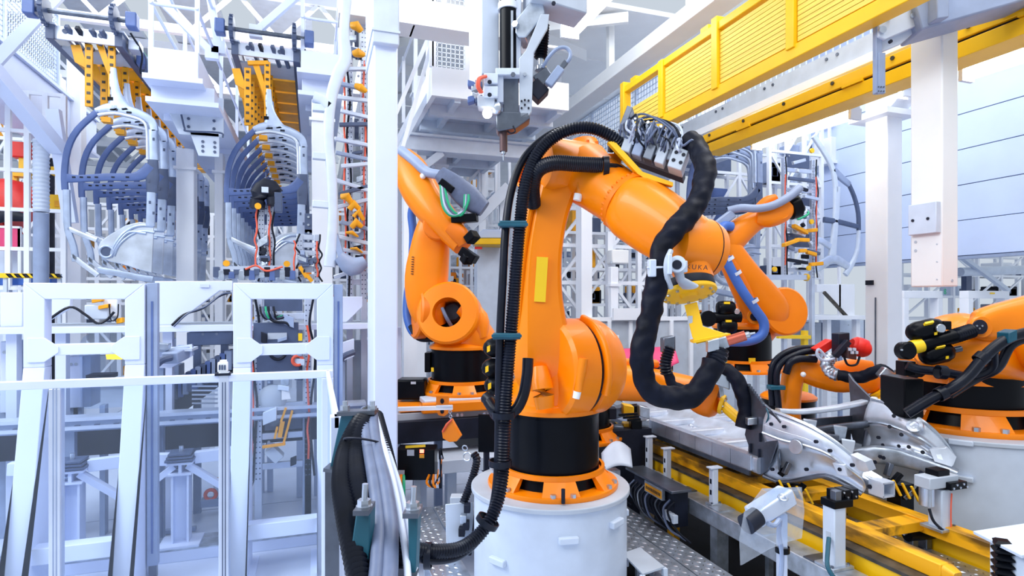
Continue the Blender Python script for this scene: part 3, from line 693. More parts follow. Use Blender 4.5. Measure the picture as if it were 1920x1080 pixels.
MB().ob(vp(-0.21, 0.11, -0.02), vu, va, vn, 0.085, 0.02, 0.07).build('end_plate', 'dsteel', vi, bevel=0.004)
mt = MB().ob(P(1215, 302, 3.70), va, vu, vn, 0.24, 0.02, 0.10).build('mount_plate', 'dark', mr)
MB().ob(P(1196, 356, 3.72), cv(0.85, -0.5, 0), cv(0.5, 0.85, 0), cv(0, 0, 1), 0.16, 0.05, 0.05).build('dark_cover', 'dark', mr, bevel=0.006)
MB().prism([P(1140, 266, 3.58), P(1152, 264, 3.58), P(1205, 322, 3.52), P(1262, 342, 3.44), P(1262, 349, 3.44), P(1208, 334, 3.52), P(1196, 326, 3.52)], cv(0, 0, 0.05)).build('yellow_bracket', 'yellow', mt)
MB().bar(P(1148, 245, 3.7), P(1146, 285, 3.7), 0.03).build('stand_off', 'dark', mt)
# ================================================================== the other robots
def arm(r, name, lst, m='orange', up=None, e=2.3, n=24, k=3):
    return MB().loft([P(*t[:3]) for t in lst], [t[3] for t in lst], [t[4] for t in lst], up=up or cv(0, 0, -1), e=e, n=n, k=k).build(name, m, r, sharp=55)
def disc(r, name, p, ax, rad, w, m='orange', n=36, hole=0):
    ax = V(ax).normalized(); e = min(0.15 * w, 0.02)
    pr = [(rad * 0.6 if not hole else hole, 0), (rad - e, 0), (rad, e), (rad, w - e), (rad - e, w), (rad * 0.6 if not hole else hole, w)]
    mb = MB()
    if hole: mb.rings([[V(p) + ax * t + (frame_of(ax)[0] * cos(2 * pi * k / n) + frame_of(ax)[1] * sin(2 * pi * k / n)) * q for k in range(n)] for q, t in pr], True, True)
    else: mb.lathe(p, ax, pr, n)
    return mb.build(name, m, r)

# ---- robot riding on the rail, left of centre
DL = 6.1
cL = P(866, 565, DL); cL.z = HC - 0.935
lr = thing('industrial_robot', 'orange robot on the floor track with a round hole through its shoulder', 'robot', tuple(cL))
zl = robot_base(lr, cL, 1.0, rot=radians(-40), cyl_h=0.30)
wl = cv(-0.12, 0.22, -0.95).normalized()
pc = P(846, 592, 5.95)
car = arm(lr, 'carousel', [(885, 642, 6.1, 0.26, 0.26), (876, 625, 6.05, 0.24, 0.25), (862, 606, 6.02, 0.2, 0.2)], up=cv(0, 0, -1), e=2.5)
dr = disc(lr, 'shoulder_ring', pc + wl * -0.12, wl, 0.315, 0.30, hole=0.15)
arm(lr, 'shoulder_web', [(905, 632, 5.95, 0.06, 0.12), (895, 600, 5.95, 0.12, 0.13), (868, 575, 5.97, 0.1, 0.12)])
MB().lathe(pc - wl * 0.12, wl, [(0.15, 0), (0.15, 0.02)], 24).build('dark_bore', 'black', dr)
MB().lathe(pc - wl * 0.10 + cv(0.02, 0.03, 0), wl, [(0.10, 0), (0.10, 0.12), (0.08, 0.14)], 20).build('motor', 'dark', dr)
MB().hose([pc + cv(-0.08, 0.08, -0.1), pc + cv(-0.03, -0.02, -0.14), pc + cv(0.02, -0.11, -0.1)], 0.018, 8).build('motor_cable', 'cable', dr)
disc(lr, 'gear_flange', P(800, 590, 6.05), cv(-0.9, 0.1, -0.4), 0.26, 0.12, 'orange_d')
lk = arm(lr, 'link_arm', [(812, 612, 6.06, 0.14, 0.14), (801, 570, 6.04, 0.20, 0.15), (800, 520, 6.03, 0.22, 0.14), (806, 470, 6.02, 0.2, 0.13), (812, 430, 6.02, 0.17, 0.13), (818, 400, 6.03, 0.12, 0.1)], e=3.2)
for k in range(8): MB().ob(P(774 - k * 0.2, 482 + k * 4.5, 5.89), cv(1, 0, 0), ZA, cv(0, 0, 1), 0.012, 0.004, 0.003).build('scale_mark', 'dark', lk)
fa = arm(lr, 'forearm', [(758, 292, 6.15, 0.10, 0.11), (768, 315, 6.1, 0.17, 0.16), (784, 350, 6.0, 0.19, 0.18), (806, 385, 5.93, 0.18, 0.18), (832, 415, 5.85, 0.16, 0.16), (852, 440, 5.8, 0.13, 0.13), (868, 462, 5.75, 0.10, 0.10)])
disc(lr, 'elbow_disc', P(770, 340, 5.98), cv(0, 0.1, -1), 0.125, 0.06, 'orange_d')
disc(lr, 'elbow_disc', P(822, 425, 5.86), cv(0.1, 0.1, -1), 0.15, 0.08, 'orange_d')
arm(lr, 'wrist_fork', [(846, 425, 5.72, 0.08, 0.07), (862, 440, 5.7, 0.09, 0.08), (872, 458, 5.7, 0.07, 0.07)], 'orange_d')
for a, b_ in (((866, 470), (892, 488)), ((878, 452), (892, 438)), ((872, 480), (880, 490))):
    MB().bar(P(*a, 5.65), P(*b_, 5.6), 0.11, 0.09).build('tool_jaw', 'black', lr, bevel=0.01)
MB().ell(P(793, 330, 5.82), XA, YA, ZA, 0.03, 0.03, 0.03).build('white_cap', 'paper', fa)
gp = arm(lr, 'tool_pack', [(825, 325, 5.75, 0.07, 0.05), (850, 345, 5.72, 0.10, 0.06), (880, 372, 5.7, 0.12, 0.06), (908, 392, 5.68, 0.08, 0.05)], 'cable', e=3)
MB().bar(P(848, 412, 5.7), P(895, 408, 5.65), 0.10, 0.08).build('tool_box', 'black', lr, bevel=0.01)
MB().bar(P(826, 340, 5.68), P(850, 358, 5.66), 0.07, 0.07).build('tool_box', 'black', lr, bevel=0.01)
for k in range(4):
    MB().hose([P(826 + k * 2, 345, 5.66), P(830 + k * 4, 385, 5.62), P(845 + k * 6, 404, 5.62), P(868 + k * 3, 398 - k * 6, 5.62), P(872 + k * 2, 365, 5.64)], 0.014, 6).build('cable', ['green', 'cable_l', 'cable'][k % 3], lr)
MB().hose([P(752, 282, 6.0), P(775, 300, 5.9), P(800, 322, 5.82), P(825, 328, 5.76)], 0.05, 10).build('smooth_hose', 'bgrey', lr)
MB().hose([P(782, 372, 6.15), P(772, 400, 6.2), P(775, 440, 6.2), P(772, 500, 6.22), P(764, 560, 6.2), P(765, 600, 6.15), P(780, 628, 6.1), P(815, 632, 6.05)], 0.045, 10).build('smooth_hose', 'blue_hose', lr)
MB().hose([P(770, 612, 6.1), P(785, 634, 6.0), P(812, 636, 5.95)], 0.03, 8).build('smooth_hose', 'cable_d', lr)
MB().ob(P(804, 678, 6.1), cv(1, 0, 0), ZA, cv(0, 0, 1), 0.03, 0.1, 0.1).build('terminal_box', 'black', lr, bevel=0.006)
MB().ob(P(811, 693, 5.9), cv(1, 0, 0), ZA, cv(0, 0, 1), 0.013, 0.02, 0.01).build('yellow_label', 'label_y', lr)

# ---- robot behind the big one, reaching right
D3 = 6.8
c3 = P(1392, 565, D3); c3.z = HC - 0.80
r3 = thing('industrial_robot', 'orange robot with a blue hose along its arm reaching up to the right', 'robot', tuple(c3))
z3 = robot_base(r3, c3, 1.0, rot=radians(20), cyl_h=0.34)
for px in (1357, 1410): MB().ob(P(px, 676, 6.46), cv(1, 0, 0), ZA, cv(0, 0, 1), 0.035, 0.028, 0.008).build('yellow_label', 'label_y', r3)
arm(r3, 'carousel', [(1392, 640, 6.8, 0.3, 0.3), (1400, 620, 6.8, 0.28, 0.28), (1425, 598, 6.78, 0.26, 0.2), (1440, 585, 6.75, 0.2, 0.18)])
dr = disc(r3, 'shoulder_drum', P(1440, 588, 6.85), cv(0.15, 0.1, -1), 0.27, 0.36)
lk = arm(r3, 'link_arm', [(1448, 612, 6.6, 0.1, 0.1), (1446, 585, 6.56, 0.2, 0.12), (1422, 550, 6.52, 0.19, 0.11), (1398, 515, 6.48, 0.155, 0.11), (1376, 480, 6.45, 0.13, 0.1), (1360, 455, 6.45, 0.12, 0.1), (1352, 440, 6.45, 0.08, 0.08)], e=3)
arm(r3, 'parallel_arm', [(1408, 592, 6.45, 0.09, 0.06), (1392, 550, 6.42, 0.10, 0.06), (1368, 500, 6.4, 0.09, 0.06), (1350, 470, 6.42, 0.08, 0.06)], 'orange_d', e=3)
pv = disc(r3, 'pivot_disc', P(1414, 594, 6.4), cv(0, 0.1, -1), 0.085, 0.03)
MB().lathe(P(1414, 594, 6.365), cv(0, 0.1, -1), [(0.045, 0), (0.045, 0.015)], 20).build('pivot_cap', 'dark', pv)
fa = arm(r3, 'forearm', [(1345, 475, 6.5, 0.12, 0.12), (1366, 452, 6.5, 0.16, 0.16), (1392, 430, 6.5, 0.14, 0.14), (1412, 416, 6.5, 0.12, 0.12), (1428, 408, 6.5, 0.11, 0.11)])
arm(r3, 'wrist', [(1418, 408, 6.42, 0.08, 0.08), (1440, 408, 6.4, 0.11, 0.08), (1466, 396, 6.4, 0.12, 0.08), (1480, 386, 6.4, 0.08, 0.07)])
arm(r3, 'wrist', [(1422, 396, 6.55, 0.07, 0.07), (1438, 380, 6.55, 0.07, 0.07), (1454, 372, 6.55, 0.05, 0.06)], 'orange_d')
disc(r3, 'wrist_disc', P(1465, 400, 6.36), cv(0, 0.05, -1), 0.07, 0.03)
MB().lathe(P(1476, 392, 6.45), cv(0.9, 0.3, 0), [(0.1, 0), (0.13, 0.02), (0.13, 0.12), (0.08, 0.14)], 20).build('tool_flange', 'black', r3)
MB().hose([P(1500, 352, 6.3), P(1478, 370, 6.28), P(1450, 385, 6.28), P(1420, 391, 6.3), P(1390, 390, 6.35), P(1365, 395, 6.4)], 0.045, 10).build('smooth_hose', 'bgrey', r3)
MB().hose([P(1372, 425, 6.35), P(1356, 425, 6.32), P(1350, 445, 6.3), P(1354, 470, 6.3), P(1370, 505, 6.3), P(1392, 545, 6.3), P(1416, 580, 6.3), P(1432, 605, 6.3), P(1428, 628, 6.3), P(1400, 640, 6.3), P(1345, 640, 6.3)], 0.052, 12).build('smooth_hose', 'blue_hose', r3)
for px, py in ((1366, 486), (1380, 513), (1412, 565)): clampband(r3, P(px, py, 6.3), cv(0.5, -0.85, 0), 0.06, 0.035, 'lgrey', 'hose_ring')
MB().bar(P(1322, 440, 6.4), P(1374, 400, 6.4), 0.10, 0.10).build('hose_sleeve', 'bgrey', r3, bevel=0.015)
MB().cyl(P(1332, 608 - 12, 6.3), P(1388, 594, 6.3), 0.06).build('balancer', 'black', r3)
disc(r3, 'balancer_head', P(1326, 598, 6.25), cv(0, 0.1, -1), 0.085, 0.05, 'black')
for px, py in ((1363, 578), (1366, 612)):
    ba = MB().loft([P(px - 20, py, 6.3), P(px - 15, py, 6.3), P(px + 10, py, 6.3), P(px + 15, py, 6.3)], [0.02, 0.075, 0.075, 0.02], [0.02, 0.075, 0.075, 0.02], k=3).build('accumulator', 'black', r3)
    MB().ob(P(px, py - 10, 6.23), cv(1, 0, 0), ZA, cv(0, 0, 1), 0.03, 0.012, 0.01).build('yellow_label', 'label_y', ba)
disc(r3, 'gauge', P(1381, 584, 6.25), cv(0, 0, -1), 0.03, 0.02, 'steel', 16)
arm(r3, 'side_casting', [(1385, 640, 6.75, 0.12, 0.12), (1395, 605, 6.8, 0.2, 0.1), (1400, 572, 6.85, 0.12, 0.1)], 'orange_d')

# ---- robot at the right edge on its own pedestal
DR = 4.6
cR = P(1808, 565, DR); cR.z = HC - 0.955
pr = thing('robot_pedestal', 'wide pale grey pedestal under the robot at the right edge', 'pedestal', (cR.x, cR.y, 0))
MB().lathe((cR.x, cR.y, 0), ZA, [(0.70, 0.0), (0.70, cR.z - 0.03)], 72).build('drum', 'lgrey', pr)
MB().lathe((cR.x, cR.y, 0), ZA, [(0.6, cR.z - 0.03), (0.715, cR.z - 0.03), (0.715, cR.z - 0.004), (0.71, cR.z), (0.6, cR.z)], 72).build('top_plate', 'grey', pr, bevel=0.003)
for px, py in ((1800, 836), (1800, 905)):
    q = P(px, py, 3.95); d = V((q.x - cR.x, q.y - cR.y, 0)).normalized()
    MB().ob(V((cR.x, cR.y, q.z)) + d * 0.715, d, d.cross(ZA), ZA, 0.02, 0.07, 0.02).build('lift_lug', 'lgrey', pr, bevel=0.008)
rr = thing('industrial_robot', 'orange robot with black gas cylinders cut off by the right edge', 'robot', tuple(cR))
zr = robot_base(rr, cR, 1.3, rot=radians(-72), cyl_h=0.215)
arm(rr, 'carousel', [(1806, 712, 4.6, 0.40, 0.40), (1808, 690, 4.6, 0.38, 0.36), (1825, 662, 4.6, 0.38, 0.3), (1848, 640, 4.6, 0.3, 0.26)], e=2.6, n=32)
arm(rr, 'side_casting', [(1722, 682, 4.35, 0.05, 0.06), (1760, 668, 4.3, 0.12, 0.1), (1810, 662, 4.25, 0.16, 0.12), (1860, 668, 4.25, 0.16, 0.14), (1900, 680, 4.3, 0.14, 0.14)], e=2.6)
lk = arm(rr, 'link_arm', [(1815, 612, 4.2, 0.05, 0.06), (1832, 613, 4.18, 0.105, 0.08), (1870, 606, 4.16, 0.14, 0.09), (1930, 606, 4.1, 0.2, 0.1), (2010, 600, 4.0, 0.24, 0.12)], e=3)
arm(rr, 'elbow', [(2000, 612, 4.0, 0.2, 0.14), (2060, 596, 3.98, 0.26, 0.18), (2120, 586, 3.98, 0.22, 0.18), (2150, 582, 3.98, 0.12, 0.12)])
disc(rr, 'elbow_disc', P(2070, 594, 3.85), cv(0, 0.05, -1), 0.2, 0.06)
arm(rr, 'forearm', [(2080, 600, 4.1, 0.17, 0.17), (2090, 560, 4.4, 0.16, 0.16), (2085, 530, 4.9, 0.14, 0.14), (2070, 520, 5.3, 0.12, 0.12)])
MB().lathe(P(2068, 519, 5.3), cv(-0.1, 0.05, 1), [(0.1, 0), (0.11, 0.02), (0.11, 0.08), (0.06, 0.1)], 20).build('tool_flange', 'black', rr)
pv = disc(rr, 'pivot_disc', P(1836, 613, 4.12), cv(0, 0.05, -1), 0.075, 0.03)
MB().lathe(P(1836, 613, 4.085), cv(0, 0.05, -1), [(0.05, 0), (0.05, 0.012)], 24).build('pivot_cap', 'dark', pv)
for k in range(3): MB().bolt(P(1831 + k * 5, 611 + (k % 2) * 5, 4.07), cv(0, 0, -1), 0.007, 0.006).build('bolt', 'steel', pv)
MB().torus(P(1858, 588, 4.15), cv(0, 0, -1), 0.025, 0.012, 16).build('lifting_eye', 'orange', lk)
arm(rr, 'hub', [(1905, 660, 4.2, 0.1, 0.1), (1930, 655, 4.15, 0.2, 0.2), (1960, 655, 4.1, 0.2, 0.2)])
MB().tube(Ps([(1702, 654, 4.05), (1770, 636, 4.05), (1788, 631, 4.05)]), [0.047, 0.047, 0.05], 16).build('balancer', 'black', rr)
MB().corr(Ps([(1780, 633, 4.06), (1800, 627, 4.08), (1822, 620, 4.1)]), 0.045, 0.02, 0.3, 14).build('balancer_bellow', 'rubber', rr)
hd = disc(rr, 'balancer_head', P(1690, 657, 4.02), cv(0, 0.05, -1), 0.06, 0.08, 'black', 28)
MB().bolt(P(1690, 656, 3.93), cv(0, 0, -1), 0.006, 0.01).build('bolt', 'steel', hd)
MB().lathe(P(1709, 652, 4.05), cv(0.96, 0.26, 0), [(0.0485, 0), (0.0485, 0.07)], 20).build('yellow_band', 'label_y', rr)
for px, py, ax, s_ in ((1735, 619, (0.97, 0.22, 0), 1.0), (1756, 663, (0.97, 0.2, 0), 0.9)):
    d = cv(*ax).normalized(); q = P(px, py, 4.08)
    ba = MB().tube([q + d * t for t in (-0.125 * s_, -0.12 * s_, -0.10 * s_, -0.06 * s_, 0.06 * s_, 0.10 * s_, 0.12 * s_, 0.125 * s_)], [0.005, 0.035, 0.058, 0.072, 0.072, 0.058, 0.035, 0.005], 22).build('accumulator', 'black', rr)
    MB().ob(q + cv(-0.02, 0.05, -0.06), d, cv(0, 0.6, -0.6), cv(0, -0.6, -0.6), 0.03, 0.012, 0.008).build('yellow_label', 'label_y', ba)
    MB().ob(q + cv(0.02, -0.02, -0.073), d, ZA, cv(0, 0, -1), 0.009, 0.009, 0.003).build('yellow_label', 'label_y', ba)
    MB().cyl(q + d * 0.12, q + d * 0.17, 0.022).build('valve_neck', 'dsteel', ba)
disc(rr, 'gauge', P(1762, 616, 4.0), cv(-0.1, 0.1, -1), 0.03, 0.02, 'steel', 20)
MB().ob(P(1772, 610, 4.05), cv(1, 0, 0), ZA, cv(0, 0, 1), 0.025, 0.03, 0.03).build('valve_block', 'black', rr, bevel=0.006)
for lst, r_ in (([(1930, 622, 3.85), (1890, 635, 3.85), (1850, 665, 3.85), (1815, 705, 3.85), (1785, 728, 3.85), (1745, 748, 3.9), (1700, 775, 3.95)], 0.036),
                ([(1930, 632, 3.88), (1895, 648, 3.88), (1870, 690, 3.9), (1830, 710, 3.95), (1780, 740, 3.95)], 0.03),
                ([(1862, 660, 3.85), (1858, 690, 3.9), (1820, 706, 3.95), (1770, 698, 3.98), (1720, 692, 4.0), (1700, 685, 4.02)], 0.03)):
    MB().hose([P(*t) for t in lst], r_, 12, 6).build('smooth_hose', 'rubber', rr)
for px, py, ax in ((1840, 672, (1, 0.9, 0)), (1765, 738, (1, 0.5, 0)), (1765, 698, (1, -0.1, 0))): clampband(rr, P(px, py, 3.86), cv(*ax), 0.046, 0.05, 'rubber', 'hose_strap')
MB().ob(P(1888, 630, 3.85), cv(1, 0.4, 0), ZA, cv(0, 0, 1), 0.03, 0.035, 0.05).build('hose_bracket', 'teal', rr, bevel=0.006)
MB().ob(P(1698, 690, 4.1), cv(1, 0, 0), ZA, cv(0, 0, 1), 0.04, 0.05, 0.05).build('cable_box', 'black', rr, bevel=0.006)
MB().ob(P(1690, 742, 4.3), cv(1, 0, 0), ZA, cv(0, 0, 1), 0.07, 0.14, 0.14).build('motor_box', 'black', rr, bevel=0.01)

# ---- low robot arm reaching over the car body, behind the conveyor
c4 = P(1478, 565, 6.0); c4.z = HC - 1.35
r4 = thing('industrial_robot', 'small orange robot with red covers working behind the car body', 'robot', tuple(c4))
z4 = robot_base(r4, c4, 0.8, rot=0.3, cyl_h=0.3)
arm(r4, 'carousel', [(1478, 800, 6.0, 0.2, 0.2), (1478, 780, 6.0, 0.2, 0.2), (1482, 750, 5.95, 0.18, 0.16)])
arm(r4, 'link_arm', [(1480, 800, 5.7, 0.1, 0.09), (1480, 760, 5.68, 0.095, 0.09), (1484, 720, 5.66, 0.09, 0.09), (1492, 690, 5.66, 0.10, 0.09), (1500, 678, 5.68, 0.08, 0.07)], e=3)
fa = arm(r4, 'forearm', [(1482, 690, 5.7, 0.11, 0.1), (1510, 692, 5.65, 0.13, 0.11), (1540, 705, 5.6, 0.12, 0.11), (1570, 716, 5.55, 0.10, 0.1), (1600, 716, 5.5, 0.09, 0.09), (1625, 712, 5.45, 0.08, 0.08)])
arm(r4, 'wrist', [(1605, 725, 5.42, 0.08, 0.07), (1630, 716, 5.4, 0.1, 0.08), (1648, 705, 5.4, 0.07, 0.06)], 'orange_d')
arm(r4, 'motor_cover', [(1560, 700, 5.7, 0.1, 0.06), (1600, 692, 5.7, 0.1, 0.06), (1634, 690, 5.7, 0.07, 0.05)], 'orange_d')
MB().ell(P(1506, 702, 5.5), XA, YA, ZA, 0.025, 0.025, 0.025).build('white_cap', 'paper', fa)
tl = MB().lathe(P(1642, 735, 5.35), cv(0.5, -0.8, -0.2), [(0.02, 0), (0.06, 0), (0.06, 0.03), (0.02, 0.03)], 20).build('tool_disc', 'yellow', r4)
MB().hose([P(1644, 740, 5.33), P(1655, 755, 5.3), P(1680, 768, 5.28)], 0.028, 10).build('tool_arm', 'yellow', r4)
for lst, r_ in (([(1528, 652, 5.6), (1490, 655, 5.6), (1458, 672, 5.6), (1446, 700, 5.6), (1448, 760, 5.6)], 0.03), ([(1530, 658, 5.55), (1500, 662, 5.55), (1468, 678, 5.55), (1456, 705, 5.55), (1460, 765, 5.55)], 0.03),
                ([(1530, 674, 5.5), (1500, 673, 5.5), (1482, 680, 5.5), (1474, 700, 5.52)], 0.034)):
    MB().hose([P(*t) for t in lst], r_, 10, 6).build('smooth_hose', 'rubber', r4)
MB().ob(P(1455, 726, 5.55), cv(1, 0, 0), ZA, cv(0, 0, 1), 0.07, 0.02, 0.05).build('hose_bracket', 'teal', r4, bevel=0.006)
# silver and black sleeves, red covers
MB().corr(Ps([(1560, 668, 5.3), (1550, 682, 5.28), (1558, 698, 5.25), (1575, 705, 5.2)]), 0.055, 0.03, 0.12, 14).build('silver_sleeve', 'steel', r4)
MB().cloth(Ps([(1572, 704, 5.2), (1610, 708, 5.1), (1640, 698, 5.0), (1658, 695, 4.95), (1690, 722, 4.9), (1720, 748, 4.85), (1734, 780, 4.8)]), 0.05, 0.016, 22, 6, 0.08).build('cloth_hose', 'cloth', r4, sharp=70)
cl = MB().bar(P(1650, 695, 4.9), P(1672, 710, 4.88), 0.10, 0.09).build('hose_clamp', 'steel', r4, bevel=0.01)
MB().bar(P(1660, 742, 4.9), P(1682, 695, 4.88), 0.03).build('clamp_strut', 'steel', cl)
MB().hose([P(1548, 668, 5.2), P(1535, 655, 5.2), P(1532, 666, 5.2), P(1545, 676, 5.2), P(1565, 672, 5.2)], 0.012, 6).build('cable', 'cable_l', r4)
rc = MB().loft([P(1595, 645, 5.3), P(1602, 648, 5.3), P(1618, 653, 5.28), P(1626, 656, 5.26), P(1630, 657, 5.26)], [0.05, 0.085, 0.085, 0.07, 0.03], [0.05, 0.085, 0.085, 0.07, 0.03], k=3).build('red_cover', 'red', r4)
MB().prism(Ps([(1530, 655, 5.4), (1560, 636, 5.4), (1568, 648, 5.4), (1545, 664, 5.4)]), cv(0, 0, 0.12)).build('red_cover', 'red', r4, bevel=0.01)
MB().ob(P(1576, 645, 5.3), cv(1, 0.1, 0), ZA, cv(0, 0, 1), 0.05, 0.1, 0.06).build('tool_body', 'dark', r4, bevel=0.006)
MB().ob(P(1592, 662, 5.2), cv(1, -0.2, 0), ZA, cv(0, 0, 1), 0.04, 0.05, 0.05).build('tool_body', 'brown', r4, bevel=0.006)
for k in range(4): MB().ob(P(1594 + k * 4, 655 + (k % 2) * 6, 5.13), cv(1, 0, 0), ZA, cv(0, 0, 1), 0.009, 0.012, 0.012).build('connector', 'lgrey', r4)
MB().hose(Ps([(1582, 668, 5.2), (1590, 684, 5.2), (1606, 683, 5.2), (1612, 668, 5.2)]), 0.01, 6).build('cable', 'cable_d', r4)
MB().bar(P(1565, 668, 5.2), P(1590, 640, 5.2), 0.06, 0.05).build('tool_body', 'dark', r4, bevel=0.006)

# ---- robot mostly hidden behind the big one: only its long forearm shows
c5 = P(1085, 565, 5.4); c5.z = HC - 1.25
r5 = thing('industrial_robot', 'orange robot hidden behind the big one, long level forearm over the car floor', 'robot', tuple(c5))
robot_base(r5, c5, 0.9, cyl_h=0.3)
arm(r5, 'carousel', [(1085, 722, 5.4, 0.24, 0.24), (1085, 700, 5.4, 0.24, 0.24), (1088, 670, 5.35, 0.2, 0.2)])
arm(r5, 'link_arm', [(1095, 690, 5.2, 0.15, 0.12), (1105, 700, 5.1, 0.16, 0.13), (1120, 715, 5.0, 0.17, 0.14)])
fa = arm(r5, 'forearm', [(1125, 712, 4.95, 0.17, 0.17), (1160, 716, 4.9, 0.155, 0.155), (1220, 722, 4.85, 0.14, 0.14), (1280, 732, 4.8, 0.13, 0.13), (1310, 738, 4.75, 0.12, 0.12)])
MB().bar(P(1140, 678, 4.95), P(1235, 682, 4.9), 0.14, 0.06).build('top_casting', 'orange_d', r5, bevel=0.02)
MB().loft([P(1308, 736, 4.75), P(1322, 742, 4.72), P(1340, 750, 4.7), P(1350, 752, 4.68)], [0.13, 0.15, 0.14, 0.09], [0.13, 0.15, 0.14, 0.09], e=4, k=2).build('wrist', 'orange_d', r5)
td = MB().lathe(P(1350, 757, 4.62), cv(0.85, -0.25, -0.5), [(0.03, 0), (0.075, 0), (0.08, 0.015), (0.075, 0.03), (0.03, 0.03)], 24).build('tool_disc', 'yellow', r5)
u, v = frame_of(cv(0.85, -0.25, -0.5))
for k in range(8): MB().bolt(P(1350, 757, 4.62) + cv(0.85, -0.25, -0.5) * 0.03 + (u * cos(k * pi / 4) + v * sin(k * pi / 4)) * 0.06, cv(0.85, -0.25, -0.5), 0.008, 0.008).build('bolt', 'steel', td)
MB().cyl(P(1355, 760, 4.6), P(1386, 787, 4.5), 0.04).build('tool_arm', 'yellow', r5)
MB().bar(P(1345, 700, 4.6), P(1352, 745, 4.6), 0.04).build('tool_bracket', 'galv', r5, bevel=0.006)
MB().cloth(Ps([(1352, 692, 4.5), (1372, 700, 4.45), (1390, 730, 4.4), (1398, 770, 4.38), (1392, 805, 4.36)]), 0.055, 0.016, 22, 6, 0.08).build('cloth_hose', 'cloth', r5, sharp=70)
MB().hose(Ps([(1400, 795, 4.34), (1412, 792, 4.32), (1432, 788, 4.3)]), 0.018, 8).build('copper_tip', 'copper', r5)
MB().ob(P(1408, 789, 4.3), cv(1, 0.1, 0), ZA, cv(0, 0, 1), 0.035, 0.025, 0.03).build('tip_holder', 'steel', r5, bevel=0.004)
MB().ob(P(1350, 712, 4.5), cv(1, -0.4, 0), ZA, cv(0, 0, 1), 0.06, 0.05, 0.06).build('valve_block', 'steel', r5, bevel=0.008)
MB().cloth(Ps([(1252, 700, 4.6), (1262, 722, 4.58), (1285, 732, 4.56), (1310, 728, 4.54), (1325, 705, 4.5)]), 0.04, 0.016, 22, 6, 0.08).build('cloth_hose', 'cloth', r5, sharp=70)
MB().corr(Ps([(1250, 702, 4.6), (1248, 680, 4.6), (1256, 650, 4.62)]), 0.045, 0.022, 0.25, 14).build('corrugated_hose', 'rubber', r5)
MB().ob(P(1252, 645, 4.65), cv(1, 0.2, 0), ZA, cv(0, 0, 1), 0.05, 0.06, 0.05).build('hose_joint', 'dsteel', r5, bevel=0.01)
# ================================================================== conveyor line with the car underbody
def Hz(h): return HC - h
# --- chequer plate walkways
def tread(name, label, x0, x1, y0, y1, z, m='dsteel'):
    r = thing(name, label, 'walkway', ((x0 + x1) / 2, (y0 + y1) / 2, z - 0.02))
    MB().b(x0, x1, y0, y1, z - 0.012, z).build('plate', 'galv', r)
    mb = MB(); st = 0.05
    for i in range(int((x1 - x0) / st)):
        for j in range(int((y1 - y0) / st)):
            c = V((x0 + (i + 0.5) * st, y0 + (j + 0.5) * st, z)); a = pi / 4 if (i + j) % 2 else -pi / 4
            d = V((cos(a), sin(a), 0)); n = V((-sin(a), cos(a), 0))
            mb.add([c - d * 0.019, c - n * 0.007, c + d * 0.019, c + n * 0.007, c + ZA * 0.004 - d * 0.008, c + ZA * 0.004 + d * 0.008], [(0, 1, 4), (1, 2, 5, 4), (2, 3, 5), (3, 0, 4, 5)])
    o = mb.build('tread_studs', 'steel', r); o['kind'] = 'stuff'
    for x in (x0 + 0.03, x1 - 0.06):
        for y in (y0 + 0.1, (y0 + y1) / 2, y1 - 0.15): MB().b(x, x + 0.04, y, y + 0.04, 0.0, z - 0.012).build('leg', 'galv', r)
    return r
tread('tread_plate', 'chequer plate walkway strip beside the conveyor pit', 2.385, 2.60, 1.2, 6.6, 0.40)
tread('tread_plate', 'chequer plate walkway strip nearest the big pedestal', 2.10, 2.375, 1.2, 6.6, 0.40)
tread('tread_plate', 'wide chequer plate walkway left of the big pedestal', 0.73, 0.97, 3.4, 5.1, 0.40)
tread('tread_plate', 'chequer plate walkway behind the big pedestal beyond a dark seam', 0.98, 1.5, 4.6, 5.1, 0.40)

st = thing('steel_step', 'small pale steel step at the bottom beside the pedestal', 'step', tuple(PZ(1205, 1045, 0.0)))
q = [PZ(px, py, 0.46) for px, py in ((1167, 1037), (1200, 1026), (1246, 1062), (1205, 1076))]
MB().prism(q, (0, 0, -0.012)).build('top_plate', 'grey', st)
for p in q: MB().bar((p.x, p.y, 0.0), (p.x, p.y, 0.45), 0.03).build('leg', 'lgrey', st)

# --- grey channel with supports
ch = thing('conveyor_channel', 'long grey steel channel running beside the yellow conveyor beam', 'rail', (2.85, 3.5, 0))
z1, z0 = Hz(1.53), Hz(1.65)
MB().b(2.76, 2.93, 1.0, 6.8, z0, z1).build('channel', 'galv', ch, bevel=0.006)
for y in (1.6, 2.6, 3.6, 4.6, 5.6): MB().b(2.80, 2.90, y, y + 0.08, 0.012, z0).build('leg', 'galv', ch)
for k in range(12): MB().b(2.77, 2.92, 1.3 + k * 0.45, 1.42 + k * 0.45, z1, z1 + 0.008).build('shim_plate', 'dsteel' if k % 3 == 0 else 'galv', ch)
